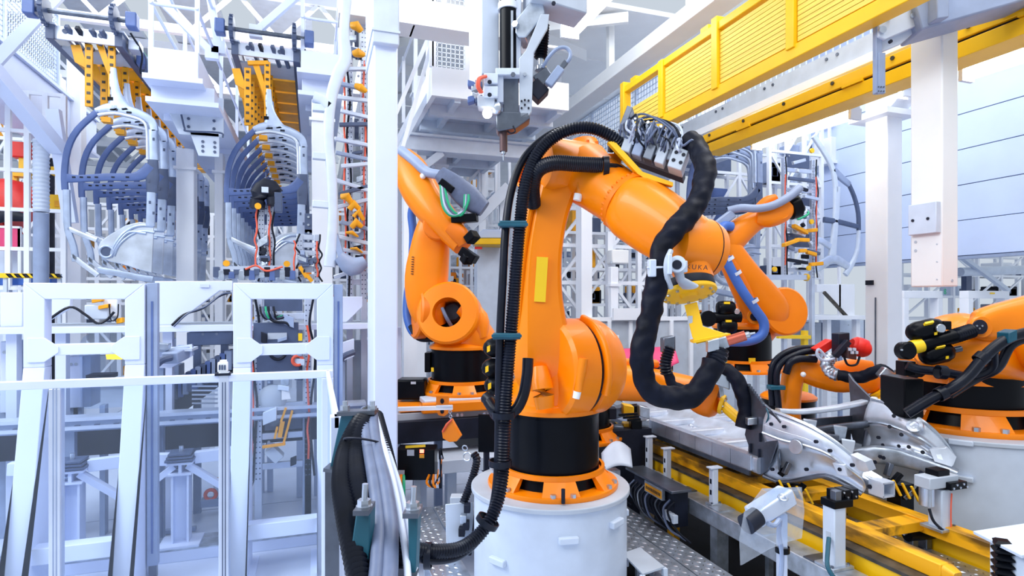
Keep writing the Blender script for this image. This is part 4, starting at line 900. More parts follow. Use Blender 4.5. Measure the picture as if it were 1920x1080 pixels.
# --- yellow side beams and skid
for lab, x0, x1 in (('yellow conveyor beam along the near side of the skid', 2.97, 3.03), ('yellow conveyor beam along the far side of the skid', 3.70, 3.76)):
    r = thing('conveyor_beam', lab, 'beam', (x0, 3.5, 0))
    MB().b(x0, x1, 0.9, 7.0, Hz(1.74), Hz(1.455)).build('web', 'yellow', r, bevel=0.004)
    MB().b(x0 - 0.02, x1 + 0.05, 0.9, 7.0, Hz(1.455), Hz(1.435)).build('cap_strip', 'grease', r)
    for y in (1.4, 2.9, 4.4, 5.9): MB().b(x0, x1, y, y + 0.1, 0.012, Hz(1.74)).build('leg', 'yellow_worn', r)
    for k in range(9): MB().bolt((x0 - 0.001, 1.5 + k * 0.6, Hz(1.56)), -XA, 0.012, 0.008).build('bolt', 'grease', r)
sk = thing('skid_frame', 'worn yellow skid with two runners and cross members', 'skid', (3.35, 3.5, Hz(1.47)))
yA = PZ(1775, 1075, Hz(1.40)).y
for x in (3.04, 3.57):
    MB().b(x, x + 0.10, yA if x < 3.3 else yA - 0.02, 6.2, Hz(1.435), Hz(1.35)).build('runner', 'yellow_worn', sk, bevel=0.005)
for px, py in ((1672, 990), (1545, 925), (1490, 890), (1440, 860)):
    y = PZ(px, py, Hz(1.40)).y
    MB().b(3.14, 3.57, y - 0.06, y + 0.06, Hz(1.42), Hz(1.36)).build('cross_member', 'yellow_worn', sk, bevel=0.004)
for px, py in ((1755, 1050), (1860, 1030)): pass
MB().loft([V((3.62, yA + 0.02, Hz(1.392))), V((3.62, yA - 0.05, Hz(1.395)))], [0.05, 0.03], [0.045, 0.03], e=5).build('runner_nose', 'yellow_worn', sk)
MB().loft([V((3.09, yA + 0.02, Hz(1.392))), V((3.09, yA - 0.05, Hz(1.40)))], [0.05, 0.03], [0.045, 0.025], e=5).build('runner_nose', 'yellow_worn', sk)
tread('tread_plate', 'dirty chequer plate bed between the two skid runners', 3.06, 3.68, 1.2, 5.6, Hz(1.56))
# device between the runners
dv = thing('roller_unit', 'black clamp unit with a chrome rod between the skid runners', 'machine', tuple(PZ(1718, 1035, Hz(1.56))))
q = PZ(1718, 1030, Hz(1.56))
for dx in (-0.07, 0.05): MB().b(q.x + dx, q.x + dx + 0.05, q.y - 0.03, q.y + 0.03, q.z, q.z + 0.13).build('bearing_block', 'dsteel', dv, bevel=0.005)
MB().cyl((q.x - 0.08, q.y, q.z + 0.1), (q.x + 0.16, q.y - 0.02, q.z + 0.1), 0.04).build('drum', 'black', dv)
MB().corr([(q.x - 0.08, q.y, q.z + 0.12), (q.x - 0.16, q.y + 0.06, q.z + 0.13), (q.x - 0.22, q.y + 0.12, q.z + 0.13)], 0.022, 0.03, 0.35, 10).build('chrome_rod', 'steel', dv)

# --- support posts with clamps beside the body
def post(px, py0, py1, d, w, label, top='dark'):
    if px < 1700:      # stands on the grey channel
        t = PX(px, py1, 2.845); b = V((t.x, t.y, Hz(1.53)))
    else: b = P(px, py0, d); t = P(px, py1, d)
    r = thing('fixture_post', label, 'post', (b.x, b.y, b.z))
    s_ = MB().b(b.x - w / 2, b.x + w / 2, b.y - w / 2, b.y + w / 2, b.z, t.z).build('post', 'lgrey', r, bevel=0.006)
    MB().b(b.x - w * 0.9, b.x + w * 0.9, b.y - w * 0.8, b.y + w * 0.8, b.z, b.z + 0.018).build('foot_plate', 'galv', r, bevel=0.003)
    for sx in (-1, 1): MB().bolt((b.x + sx * w * 0.72, b.y - w * 0.5, b.z + 0.018), ZA, 0.008, 0.01).build('bolt', 'dsteel', r)
    return r, b, t
r, b, t = post(1564, 1058, 948, 3.0, 0.085, 'square steel post with a black clamp beside the yellow beam')
MB().ob(t + V((0.02, 0, 0.02)), XA, YA, ZA, 0.07, 0.05, 0.022).build('clamp_base', 'black', r, bevel=0.004)
for k in range(3): MB().ob(t + V((0.03 + k * 0.055, 0.02, 0.055)), XA, YA, ZA, 0.025, 0.04, 0.03).build('clamp_block', 'black', r, bevel=0.004)
for k in range(5): MB().bolt(t + V((0.02 + k * 0.03, -0.02, 0.045 + 0.03 * (k % 2))), -YA, 0.006, 0.006).build('bolt', 'steel', r)
MB().ob(t + V((-0.01, -0.02, 0.06)), XA, YA, ZA, 0.022, 0.02, 0.035).build('sensor', 'dsteel', r, bevel=0.003)
MB().cyl(t + V((0.07, 0.02, -0.11)), t + V((0.07, 0.02, 0.0)), 0.03).build('actuator', 'steel', r)
MB().ob(b + V((-0.0435, 0, 0.16)), XA, YA, ZA, 0.001, 0.016, 0.045).build('rating_plate', 'grey', r)
MB().hose([t + V((-0.06, -0.02, -0.17)), t + V((-0.1, -0.05, -0.22)), t + V((-0.15, -0.1, -0.30)), t + V((-0.11, -0.16, -0.37)), t + V((0.0, -0.22, -0.42))], 0.012, 8).build('cable', 'teal', r)
r, b, t = post(1762, 990, 915, 3.55, 0.085, 'square steel post with a grey actuator in front of the right pedestal')
MB().ob(t + V((-0.03, 0, 0.05)), XA, YA, ZA, 0.12, 0.05, 0.035).build('actuator_body', 'grey', r, bevel=0.006)
MB().ob(t + V((0.05, -0.02, 0.03)), XA, YA, ZA, 0.07, 0.06, 0.022).build('clamp_base', 'black', r, bevel=0.004)
MB().ob(t + V((-0.02, 0.0, 0.10)), XA, YA, ZA, 0.05, 0.04, 0.02).build('clamp_block', 'black', r, bevel=0.004)
for k in range(5): MB().bolt(t + V((0.0 + k * 0.028, -0.08, 0.03 + 0.018 * (k % 2 - 0.5))), -YA, 0.007, 0.006).build('bolt', 'steel', r)
MB().cyl(t + V((-0.11, 0, -0.09)), t + V((-0.11, 0, 0.02)), 0.04).build('actuator', 'steel', r)
MB().hose([t + V((0.03, -0.05, -0.02)), t + V((0.02, -0.052, -0.12)), t + V((0.025, -0.05, -0.26))], 0.004, 6).build('cable', 'red_cable', r)
MB().hose([t + V((-0.13, -0.03, -0.1)), t + V((-0.12, -0.05, -0.17)), t + V((-0.04, -0.06, -0.24))], 0.008, 6).build('cable', 'cable_d', r)
for px, py0, py1, d, lab in ((1338, 932, 878, 4.05, 'short slotted steel post under the near sill'), (1251, 882, 842, 4.75, 'short slotted steel post further along the near sill'), (1217, 862, 820, 5.2, 'farthest short steel post under the near sill')):
    r, b, t = post(px, py0, py1, d, 0.05, lab)
    for zz in (0.35, 0.65): MB().ob(b.lerp(t, zz) + V((-0.026, 0, 0)), XA, YA, ZA, 0.001, 0.01, 0.018).build('slot', 'dark', r)
    MB().b(t.x - 0.045, t.x + 0.06, t.y - 0.03, t.y + 0.03, t.z, t.z + 0.012).build('head_plate', 'lgrey', r, bevel=0.003)

# --- grippers under the nose
for i, (px, py, d, lab) in enumerate(((1688, 905, 3.95, 'black and yellow clamp cluster under the far front rail'), (1478, 905, 4.1, 'black and yellow clamp cluster under the near wheel arch'))):
    c = P(px, py, d); r = thing('clamp_cluster', lab, 'clamp', (c.x, c.y, c.z))
    for k in range(7):
        a = random.uniform(0.5, 1.2); q = c + cv(random.uniform(-0.12, 0.12), random.uniform(-0.10, 0.08), random.uniform(-0.06, 0.06))
        MB().bar(q, q + cv(0.07 * cos(a), 0.09 * sin(a), 0), 0.04, 0.03).build('clamp_arm', ['black', 'dark', 'dsteel'][k % 3], r, bevel=0.004)
    for k in range(4):
        q = c + cv(-0.1 + 0.06 * k, 0.04 - 0.02 * k, -0.08)
        MB().bar(q, q + cv(0.05, -0.10, 0), 0.016, 0.012).build('clamp_lever', 'yellow', r)
    MB().b(c.x - 0.06, c.x + 0.06, c.y - 0.05, c.y + 0.05, Hz(1.435), c.z).build('stand', 'black', r)

# --- car underbody
cbY = PX(1425, 888, 3.08).y
car = thing('car_underbody', 'bare silver sheet metal car underbody on the conveyor', 'car body', (3.6, 4.0, Hz(1.3)))
zf = Hz(1.20)
def pan(u, v):
    x = u - 0.5; z = 0.0
    z += 0.09 * math.exp(-(x / 0.10) ** 2)                       # tunnel
    z += 0.012 * (1 if int(v * 14) % 2 else 0) * (1 if abs(x) > 0.16 else 0)
    if v > 0.62: z += 0.10 * min(1, (v - 0.62) * 14)
    z += 0.035 * (abs(abs(x) - 0.46) < 0.04)
    return (0, 0, z)
MB().grid((3.10, 3.55, zf), (1.0, 0, 0), (0, 2.9, 0), 40, 70, pan).build('floor_pan', 'pan', car, solid=0.006)
for v_ in (4.0, 4.45, 4.9, 5.35): MB().loft([V((3.10, v_, zf + 0.03)), V((3.5, v_, zf + 0.03))], [0.05, 0.05], [0.03, 0.03], e=5).build('cross_rail', 'pan', car); MB().loft([V((3.70, v_, zf + 0.03)), V((4.1, v_, zf + 0.03))], [0.05, 0.05], [0.03, 0.03], e=5).build('cross_rail', 'pan', car)
for i in range(14):
    x = random.choice((random.uniform(3.18, 3.45), random.uniform(3.75, 4.0))); y = random.uniform(3.8, 6)
    MB().lathe((x, y, zf + 0.012 + (0.1 if y > 5.35 else 0)), ZA, [(0.028, 0), (0.022, 0.012), (0.012, 0.012)], 12).build('pressing', 'sheet', car)
for side, x0 in ((-1, 3.07), (1, 4.12)):
    sl_ = MB().loft([V((x0, 3.45, Hz(1.19))), V((x0, 4.5, Hz(1.185))), V((x0, 6.3, Hz(1.18)))], [0.045] * 3, [0.06] * 3, e=5).build('sill', 'sheet', car)
    n = 12
    for k in range(n):
        y = 3.5 + k * 0.22
        MB().b(x0 - 0.052 * (1 if side < 0 else -1) - 0.006, x0 - 0.052 * (1 if side < 0 else -1) + 0.006, y, y + 0.214, Hz(1.235), Hz(1.125)).build('sill_flange', 'sheet', sl_)
    MB().b(x0 - 0.07, x0 - 0.05, 3.5, 6.2, Hz(1.27), Hz(1.235)).build('weld_flange', 'dsteel', sl_)
def patch(U, L, bulge, n=14, m=8):
    U = cat(U, 5); L = cat(L, 5); k = min(len(U), len(L)); mb = MB(); b0 = 0
    for i in range(k):
        for j in range(m + 1):
            t = j / m; mb.v.append(U[i].lerp(L[i], t) + V(bulge) * sin(pi * t))
    for i in range(k - 1):
        for j in range(m):
            a = i * (m + 1) + j; mb.f.append((a, a + 1, a + m + 2, a + m + 1))
    return mb
XP = 3.06
pl = MB().prism([PX(px, py, XP) for px, py in ((1402, 719), (1410, 732), (1419, 744), (1430, 756), (1447, 770), (1464, 790), (1458, 830), (1446, 866), (1436, 884), (1426, 892), (1412, 886), (1402, 868), (1404, 838), (1396, 815), (1401, 790), (1395, 768), (1398, 742))], (0.02, 0, 0)).build('hinge_pillar', 'dsteel', car, bevel=0.003)
for px, py in ((1426, 820), (1424, 850), (1408, 840)): MB().loft([PX(px, py - 8, XP - 0.004), PX(px, py + 8, XP - 0.004)], [0.012, 0.012], [0.006, 0.006], e=5).build('slot', 'dark', pl)
for k in range(9): MB().ob(PX(1404 + k * 3.4, 722 + k * 4.6, XP), XA, YA, ZA, 0.012, 0.008, 0.008).build('tab', 'dsteel', pl)
XP2 = 4.10
MB().prism([PX(px, py, XP2) for px, py in ((1590, 700), (1600, 714), (1618, 732), (1634, 748), (1632, 790), (1622, 830), (1606, 850), (1592, 800), (1594, 750))], (0.02, 0, 0)).build('hinge_pillar', 'dsteel', car, bevel=0.003)
# aprons, wheel arch shells
U1 = [PX(1440, 768, 3.07), PX(1478, 782, 3.09), PX(1520, 800, 3.13), PX(1562, 826, 3.18), PX(1600, 856, 3.24), PX(1628, 880, 3.28)]
L1 = [PX(1432, 892, 3.07), PX(1468, 905, 3.12), PX(1508, 898, 3.16), PX(1548, 892, 3.20), PX(1586, 908, 3.24), PX(1616, 926, 3.28)]
mid1 = [u.lerp(l, 0.34) + V((-0.035, 0, 0.0)) for u, l in zip(U1, L1)]
ap = patch(U1, mid1, (-0.012, 0, 0.012), m=4).build('apron_upper', 'pan', car, solid=0.006)
MB().hose(U1, 0.014, 8).build('apron_edge', 'steel', ap)
MB().hose(mid1, 0.010, 6).build('swage_line', 'steel', ap)
for t in (0.12, 0.22): MB().hose([u.lerp(m_, t * 3) + V((-0.008, 0, 0.004)) for u, m_ in list(zip(U1, mid1))[:4]], 0.006, 6).build('swage_line', 'steel', ap)
ap1 = patch(mid1, L1, (0.035, 0, -0.012), m=6).build('wheel_arch', 'sheet', car, solid=0.006)
MB().loft(cat(L1, 3), [0.022] * 16, [0.016] * 16).build('arch_lip', 'dsteel', ap1)
MB().lathe(PX(1492, 838, 3.075), cv(-0.85, 0.1, -0.5), [(0.05, 0), (0.046, 0.008), (0.02, 0.010)], 24).build('pressing', 'sheet', ap1)
MB().ell(PX(1462, 862, 3.10), cv(0.5, 0, 0.9), ZA, cv(-0.9, 0, 0.5), 0.075, 0.085, 0.012).build('dark_recess', 'dsteel', ap1)
for px, py, x in ((1446, 795, 3.04), (1470, 800, 3.045), (1530, 828, 3.09), (1556, 845, 3.11), (1598, 872, 3.18), (1575, 880, 3.18), (1448, 880, 3.07), (1512, 880, 3.13)):
    MB().lathe(PX(px, py, x), cv(-0.9, 0.1, -0.5), [(0.012, -0.01), (0.012, 0.008)], 12).build('bolt', 'dark', ap1)
MB().prism([PX(1594, 852, 3.2), PX(1622, 866, 3.22), PX(1630, 884, 3.26), PX(1606, 888, 3.24)], (0.06, 0.0, 0.01)).build('bracket', 'pan', ap, bevel=0.003)
MB().prism([PX(1560, 868, 3.16), PX(1582, 872, 3.18), PX(1590, 894, 3.2), PX(1570, 890, 3.18)], (0.05, 0.0, 0.01)).build('bracket', 'pan', ap, bevel=0.003)
MB().hose([PX(1437, 765, 3.05), PX(1441, 780, 3.04), PX(1436, 795, 3.045)], 0.006, 6).build('sealant_bead', 'teal', ap)
U2 = [PX(1634, 748, 4.08), PX(1662, 756, 4.05), PX(1700, 772, 4.05), PX(1738, 796, 4.08), PX(1768, 826, 4.12), PX(1788, 856, 4.15)]
L2 = [PX(1612, 846, 4.02), PX(1648, 838, 3.98), PX(1690, 845, 3.98), PX(1728, 855, 4.02), PX(1760, 868, 4.06), PX(1784, 880, 4.10)]
mid2 = [u.lerp(l, 0.45) + V((-0.03, 0, 0.0)) for u, l in zip(U2, L2)]
ap2 = patch(U2, mid2, (-0.01, 0, 0.015), m=4).build('apron_upper', 'pan', car, solid=0.006)
patch(mid2, L2, (0.03, 0, -0.01), m=5).build('wheel_arch', 'sheet', car, solid=0.006)
MB().hose(U2, 0.014, 8).build('apron_edge', 'steel', ap2); MB().hose(mid2, 0.009, 6).build('swage_line', 'steel', ap2)
MB().lathe(PX(1716, 800, 3.99), cv(-0.6, 0.6, -0.5), [(0.055, 0), (0.05, 0.02), (0.03, 0.026), (0.02, 0.02)], 28).build('strut_tower', 'sheet', ap2)
MB().prism([PX(1742, 842, 4.02), PX(1772, 840, 4.06), PX(1790, 860, 4.1), PX(1784, 876, 4.06), PX(1752, 866, 4.0)], (0.02, 0, 0.012)).build('bracket', 'pan', ap2, bevel=0.003)
for px, py in ((1668, 800), (1690, 815), (1704, 838), (1730, 848), (1676, 780)): MB().lathe(PX(px, py, 3.96), cv(-0.6, 0.3, -0.8), [(0.013, -0.01), (0.013, 0.01)], 12).build('bolt', 'dark', ap2)
for px, py in ((1646, 820), (1655, 834), (1685, 836), (1648, 838 - 18)): MB().bolt(PX(px, py, 3.95), cv(-0.5, 0, -1), 0.012, 0.012).build('bolt', 'dark', ap2)
MB().loft([P(1637, 755, 4.6), P(1640, 800, 4.55), P(1630, 850, 4.5)], [0.02, 0.06, 0.05], [0.05, 0.06, 0.05], e=4).build('tower_wall', 'dsteel', ap2)
# longerons
lg = MB().loft([P(1560, 870, 4.0), P(1600, 890, 3.85), P(1648, 912, 3.70)], [0.05, 0.05, 0.045], [0.055, 0.05, 0.045], e=6, k=2).build('front_rail', 'galv', car)
q = P(1653, 914, 3.66)
for du, dv_, su, sv in ((0, 0.042, 0.048, 0.005), (0, -0.042, 0.048, 0.005), (-0.045, 0, 0.005, 0.042), (0.045, 0, 0.005, 0.042)): MB().ob(q + XA * du + ZA * dv_, XA, ZA, YA, su, sv, 0.05).build('rail_end', 'pan', lg)
MB().bolt(P(1630, 912, 3.68), cv(-0.3, 0, -1), 0.014, 0.01).build('bolt', 'dark', lg)
MB().prism([P(1582, 905 - 22, 3.82), P(1618, 876, 3.8), P(1655, 898, 3.7), P(1640, 908, 3.68)], (0, 0, 0.01)).build('rail_cap', 'steel', lg)
lg2 = MB().loft([P(1600, 858, 4.35), P(1640, 852, 4.25), P(1690, 858, 4.2), P(1745, 874, 4.05), P(1793, 893, 3.95)], [0.05] * 5, [0.06, 0.06, 0.06, 0.05, 0.045], e=6, k=2).build('front_rail', 'galv', car)
for px, py, d in ((1650, 856, 4.15), (1656, 858, 4.15), (1640, 866, 4.15), (1762, 888, 3.9), (1770, 893, 3.9), (1760, 896, 3.9)): MB().bolt(P(px, py, d), cv(-0.3, 0, -1), 0.014, 0.01).build('bolt', 'dark', lg2)
MB().prism([P(1725, 838, 4.1), P(1775, 842, 4.1), P(1790, 866, 4.0), P(1770, 872, 4.0)], (0, 0, 0.012)).build('rail_cap', 'sheet', lg2)
# cowl bar, dash panel, tubes
MB().loft([P(1458, 770, 4.35), P(1500, 772, 4.4), P(1560, 766, 4.5), P(1610, 756, 4.6), P(1640, 748, 4.65)], [0.03, 0.04, 0.04, 0.04, 0.03], [0.018] * 5, up=ZA, e=4, k=3).build('cowl_bar', 'pan', car)
MB().prism([V((3.1, 3.62, zf)), V((4.1, 3.62, zf)), V((4.1, 3.60, zf + 0.28)), V((3.1, 3.60, zf + 0.28))], (0, 0.012, 0)).build('dash_panel', 'dsteel', car)
MB().hose([P(1505, 812, 4.3), P(1560, 803, 4.4), P(1625, 795, 4.5)], 0.028, 10).build('steering_tube', 'dsteel', car)
for k, (px, py, d) in enumerate(((1518, 800, 4.3), (1560, 828, 4.2), (1590, 838, 4.2), (1540, 840, 4.15), (1575, 812, 4.3))):
    MB().prism(Ps([(px - 12, py - 14, d), (px + 14, py - 10, d), (px + 10, py + 12, d), (px - 8, py + 16, d)]), cv(0.02, 0.0, 0.04)).build('bracket', ['sheet', 'dsteel', 'lgrey', 'dark', 'galv'][k], car, bevel=0.004)
MB().torus(P(1520, 812, 4.2), cv(0.3, 0.2, -1), 0.05, 0.016, 20, 8, 0.5, 5.2).build('bracket', 'lgrey', car)
# --- camera under a plastic bag on a pole
cp = thing('bagged_camera', 'inspection camera in a clear plastic bag on an aluminium pole', 'camera', tuple(P(1468, 1085, 2.55)))
q = P(1466, 962, 2.55); MB().bar((q.x, q.y, 0.012), q, 0.036, 0.036, cv(0, 0, 1)).build('pole', 'alu', cp, bevel=0.004)
clampband(cp, P(1467, 1030, 2.55), ZA, 0.03, 0.025, 'black', 'strap')
MB().ob(P(1445, 948, 2.52), cv(0.86, 0.3, 0.4), cv(-0.3, 0.95, 0), cv(-0.4, 0, 0.9), 0.11, 0.035, 0.04).build('camera_body', 'alu', cp, bevel=0.008)
MB().lathe(P(1420, 968, 2.45), cv(-0.85, -0.35, -0.4), [(0.03, 0), (0.04, 0.0), (0.042, 0.07), (0.03, 0.07)], 24).build('lens_hood', 'dark', cp)
fm = MB().prism(Ps([(1395, 960, 2.4), (1428, 917, 2.46), (1500, 914, 2.58), (1505, 960, 2.6), (1500, 1010, 2.58), (1470, 1018, 2.5), (1440, 1030, 2.44), (1388, 1060, 2.38), (1386, 1010, 2.38)]), cv(0.01, 0, 0.004)).build('plastic_bag', 'film', cp)
MB().prism(Ps([(1428, 917, 2.46), (1500, 914, 2.58), (1502, 920, 2.75), (1440, 924, 2.66)]), cv(0, 0.003, 0)).build('plastic_bag_top', 'film', cp)
MB().torus(P(1468, 933, 2.5), cv(0, 0.9, -0.45), 0.018, 0.005, 18).build('grommet', 'steel', cp)
MB().hose(Ps([(1440, 982, 2.42), (1452, 985, 2.44), (1462, 975, 2.48), (1460, 1000, 2.52), (1466, 1040, 2.53), (1464, 1085, 2.53)]), 0.010, 8).build('cable', 'bgrey', cp)

# --- bellows cover bottom right
bl = thing('bellows_unit', 'white machine corner with a black folding bellows at the bottom right', 'machine', tuple(P(1905, 1085, 2.6)))
MB().ob(P(1925, 1060, 2.6), cv(1, 0, 0), ZA, cv(0, 0, 1), 0.085, 0.1, 0.1).build('housing', 'lgrey', bl, bevel=0.008)
MB().ob(P(1922, 1012, 2.6), cv(1, 0.15, 0), cv(-0.15, 1, 0), cv(0, 0, 1), 0.13, 0.008, 0.13).build('lid', 'lgrey', bl, bevel=0.003)
for k in range(6):
    z = P(1880, 1018 + k * 13, 2.6)
    MB().lathe(z + ZA * 0.014, -ZA, [(0.03, 0), (0.05, 0.012), (0.05, 0.02), (0.03, 0.030)], 4).build('fold', 'black', bl)

# --- cable boxes in the pit
for i, (px, py, d, lab, cov) in enumerate(((1232, 900, 4.2, 'terminal box with a yellow plate and hanging cables beside the walkway', True), (1180, 860, 5.0, 'terminal box under a steel cover nearest the big pedestal', False))):
    c = V((2.65, 4.17 if cov else 5.05, Hz(1.46))); r = thing('terminal_box', lab, 'terminal box', (c.x, c.y, c.z - 0.2))
    MB().b(2.56, 2.74, c.y - 0.35, c.y + 0.35, c.z, c.z + 0.02).build('cover_plate', 'dsteel', r, bevel=0.003)
    MB().b(2.62, 2.74, c.y - 0.30, c.y + 0.3, c.z - 0.28, c.z).build('box', 'dark', r)
    if cov:
        pl_ = MB().b(2.575, 2.60, c.y - 0.20, c.y + 0.06, c.z - 0.10, c.z - 0.01).build('plate_holder', 'galv', r)
        MB().b(2.572, 2.576, c.y - 0.19, c.y + 0.05, c.z - 0.09, c.z - 0.03).build('yellow_plate', 'hang_yellow', pl_)
        for k in range(11): MB().b(2.570, 2.573, c.y - 0.175 + k * 0.02, c.y - 0.165 + k * 0.02, c.z - 0.072, c.z - 0.048).build('letter', 'dark', pl_)
    for k in range(12):
        y = c.y - 0.3 + k * 0.055 + random.uniform(-0.01, 0.01)
        MB().hose([(2.62, y, c.z - 0.08), (2.57, y + 0.02, c.z - 0.16), (2.60 + random.uniform(-0.03, 0.03), y - 0.05, c.z - 0.28), (2.68, y - 0.12, c.z - 0.36)], 0.009, 6).build('cable', ['cable_d', 'cable', 'cable_d', 'dsteel', 'red_cable' if i == 0 and k == 8 else 'cable_d'][k % 5], r)
    for k in range(4): MB().ob((2.60, c.y - 0.33 + 0.04 * k, c.z - 0.2), XA, YA, ZA, 0.02, 0.014, 0.03).build('connector', 'lgrey', r)
# ================================================================== guard fence with clear panes
YF = 3.2
zr_t = PY(0, 716, YF).z; zr_b = PY(0, 732, YF).z
fe = thing('guard_fence', 'low guard fence with clear acrylic panes and white top rail', 'fence', (-1.5, YF, 0))
xf = lambda px: PY(px, 900, YF).x
xL, xR = xf(-60), xf(624)
MB().b(xL, xR, YF - 0.02, YF + 0.02, zr_b, zr_t).build('top_rail', 'bwhite', fe, bevel=0.003)
MB().b(xL, xR, YF - 0.02, YF + 0.02, 0.08, 0.13).build('bottom_rail', 'bwhite', fe, bevel=0.003)
for px0, px1, m in ((95, 117, 'alu'), (411, 430, 'alu'), (603, 625, 'bwhite')):
    p = MB().b(xf(px0), xf(px1), YF - 0.025, YF + 0.03, 0, zr_b if px0 < 300 or px0 > 500 else zr_t + 0.01).build('fence_post', m, fe, bevel=0.003)
    if m == 'alu':
        for t in (0.35, 0.62): MB().b(xf(px0) + (xf(px1) - xf(px0)) * t, xf(px0) + (xf(px1) - xf(px0)) * t + 0.005, YF - 0.0265, YF - 0.02, 0.1, zr_b).build('groove', 'slate' if px0 > 300 else 'bgrey', p)
    MB().b(xf(px0) - 0.03, xf(px1) + 0.03, YF - 0.06, YF + 0.06, 0, 0.012).build('foot_plate', 'alu', p)
for a, b_ in ((-60, 95), (117, 411), (430, 603)):
    MB().b(xf(a), xf(b_), YF - 0.003, YF + 0.003, 0.12, zr_b + 0.005).build('acrylic_pane', 'acrylic', fe)
xc = xf(615)
# return of the fence towards the viewer
MB().b(xc - 0.01, xc + 0.008, 1.9, YF, zr_b, zr_t).build('top_rail', 'bwhite', fe, bevel=0.003)
MB().b(xc - 0.002, xc + 0.004, 2.0, YF - 0.03, 0.12, zr_b).build('acrylic_pane', 'acrylic', fe)
MB().b(xc - 0.02, xc + 0.02, 1.9, 1.95, 0, zr_t).build('fence_post', 'bwhite', fe, bevel=0.003)
for z in (1.05, 0.95): MB().cyl((xc + 0.05, YF - 0.02, z - 0.04), (xc + 0.05, YF - 0.02, z + 0.04), 0.02).build('hinge', 'lgrey', fe)
sn = thing('post_sensor', 'small white connector box on top of the fence post', 'sensor', tuple(PY(420, 700, YF)))
q = PY(418, 690, YF)
MB().ob(PY(418, 688, YF), XA, YA, ZA, 0.022, 0.02, 0.026).build('body', 'paper', sn, bevel=0.006)
MB().ob(PY(419, 701, YF), XA, YA, ZA, 0.035, 0.03, 0.006).build('base', 'dark', sn)
for k in range(3): MB().ob(PY(413 + k * 5, 688, YF) - YA * 0.02, XA, YA, ZA, 0.004, 0.004, 0.012).build('pin', 'slate', sn)
MB().cyl(PY(419, 681, YF), PY(419, 675, YF), 0.016).build('plug', 'paper', sn)

# ------------------------------------------------------------------ white portal frames
YP = 5.3
def portal(x0p, x1p, label):
    X0, X1 = PY(x0p, 550, YP).x, PY(x1p, 550, YP).x
    zt = PY(x0p, 530, YP).z; zb_ = PY(x0p, 561, YP).z; w = 0.135
    r = thing('portal_frame', label, 'frame', ((X0 + X1) / 2, YP, 0))
    t = 0.13
    MB().prism([(X0, YP, zt), (X1, YP, zt), (X1 - w, YP, zb_), (X0 + w, YP, zb_)], (0, t, 0)).build('top_beam', 'bwhite', r, bevel=0.006)
    zk = PY(x0p, 690, YP).z
    for s_, xa in ((1, X0), (-1, X1)):
        xb = xa + s_ * w
        lg_ = MB().prism([(xa, YP, zt), (xb, YP, zb_), (xb, YP, zk), (xa, YP, zk)], (0, t, 0)).build('leg', 'bwhite', r, bevel=0.006)
        MB().prism([(xa, YP, zk), (xa, YP + t, zk), (xa, YP + t, 0), (xa, YP - 0.48, 0), (xa, YP - 0.34, 0)], (xb - xa, 0, 0)).build('splayed_foot', 'bwhite', r, bevel=0.006)
        MB().b(min(xa, xb) - 0.05, max(xa, xb) + 0.05, YP - 0.52, YP + t + 0.05, 0, 0.015).build('foot_plate', 'bwhite', r)
        # gusset plate with cut corners
        zc0, zc1 = PY(x0p, 680, YP).z, PY(x0p, 634, YP).z
        MB().prism([(xa + s_ * 0.03, YP - 0.012, zc0), (xb, YP - 0.012, zc0), (xb + s_ * 0.09, YP - 0.012, zc0 + 0.07), (xb + s_ * 0.09, YP - 0.012, zc1 - 0.07), (xb, YP - 0.012, zc1), (xa + s_ * 0.03, YP - 0.012, zc1)], (0, 0.02, 0)).build('gusset', 'bwhite', r, bevel=0.003)
    MB().b(X0 + w, X1 - w, YP + 0.0, YP + 0.12, PY(x0p, 668, YP).z, PY(x0p, 647, YP).z).build('cross_bar', 'bwhite', r, bevel=0.005)
    MB().b(X0 + w * 0.6, X1 - w * 0.6, YP - 0.22, YP - 0.1, 0.30, 0.42).build('low_bar', 'bwhite', r, bevel=0.005)
    return r, X0, X1
pf1, a1, b1 = portal(43, 271, 'white portal frame farther left with splayed legs behind the fence')
pf2, a2, b2_ = portal(437, 625, 'white portal frame nearer the column with splayed legs behind the fence')
for i, (x, lab) in enumerate(((b1 + 0.01, 'blue-grey light curtain post right of the left portal frame'), (b2_ + 0.005, 'blue-grey light curtain post right of the portal frame nearer the column'))):
    r = thing('light_curtain', lab, 'sensor', (x, YP + 0.05, 0))
    MB().b(x, x + 0.075, YP + 0.02, YP + 0.09, 0.10, PY(280, 530, YP).z).build('profile', 'bgrey', r, bevel=0.004)
    MB().b(x + 0.03, x + 0.045, YP + 0.016, YP + 0.022, 0.2, 2.2).build('window_strip', 'dblue', r)
    MB().b(x + 0.01, x + 0.065, YP + 0.03, YP + 0.08, 0.0, 0.10).build('foot', 'dsteel', r)

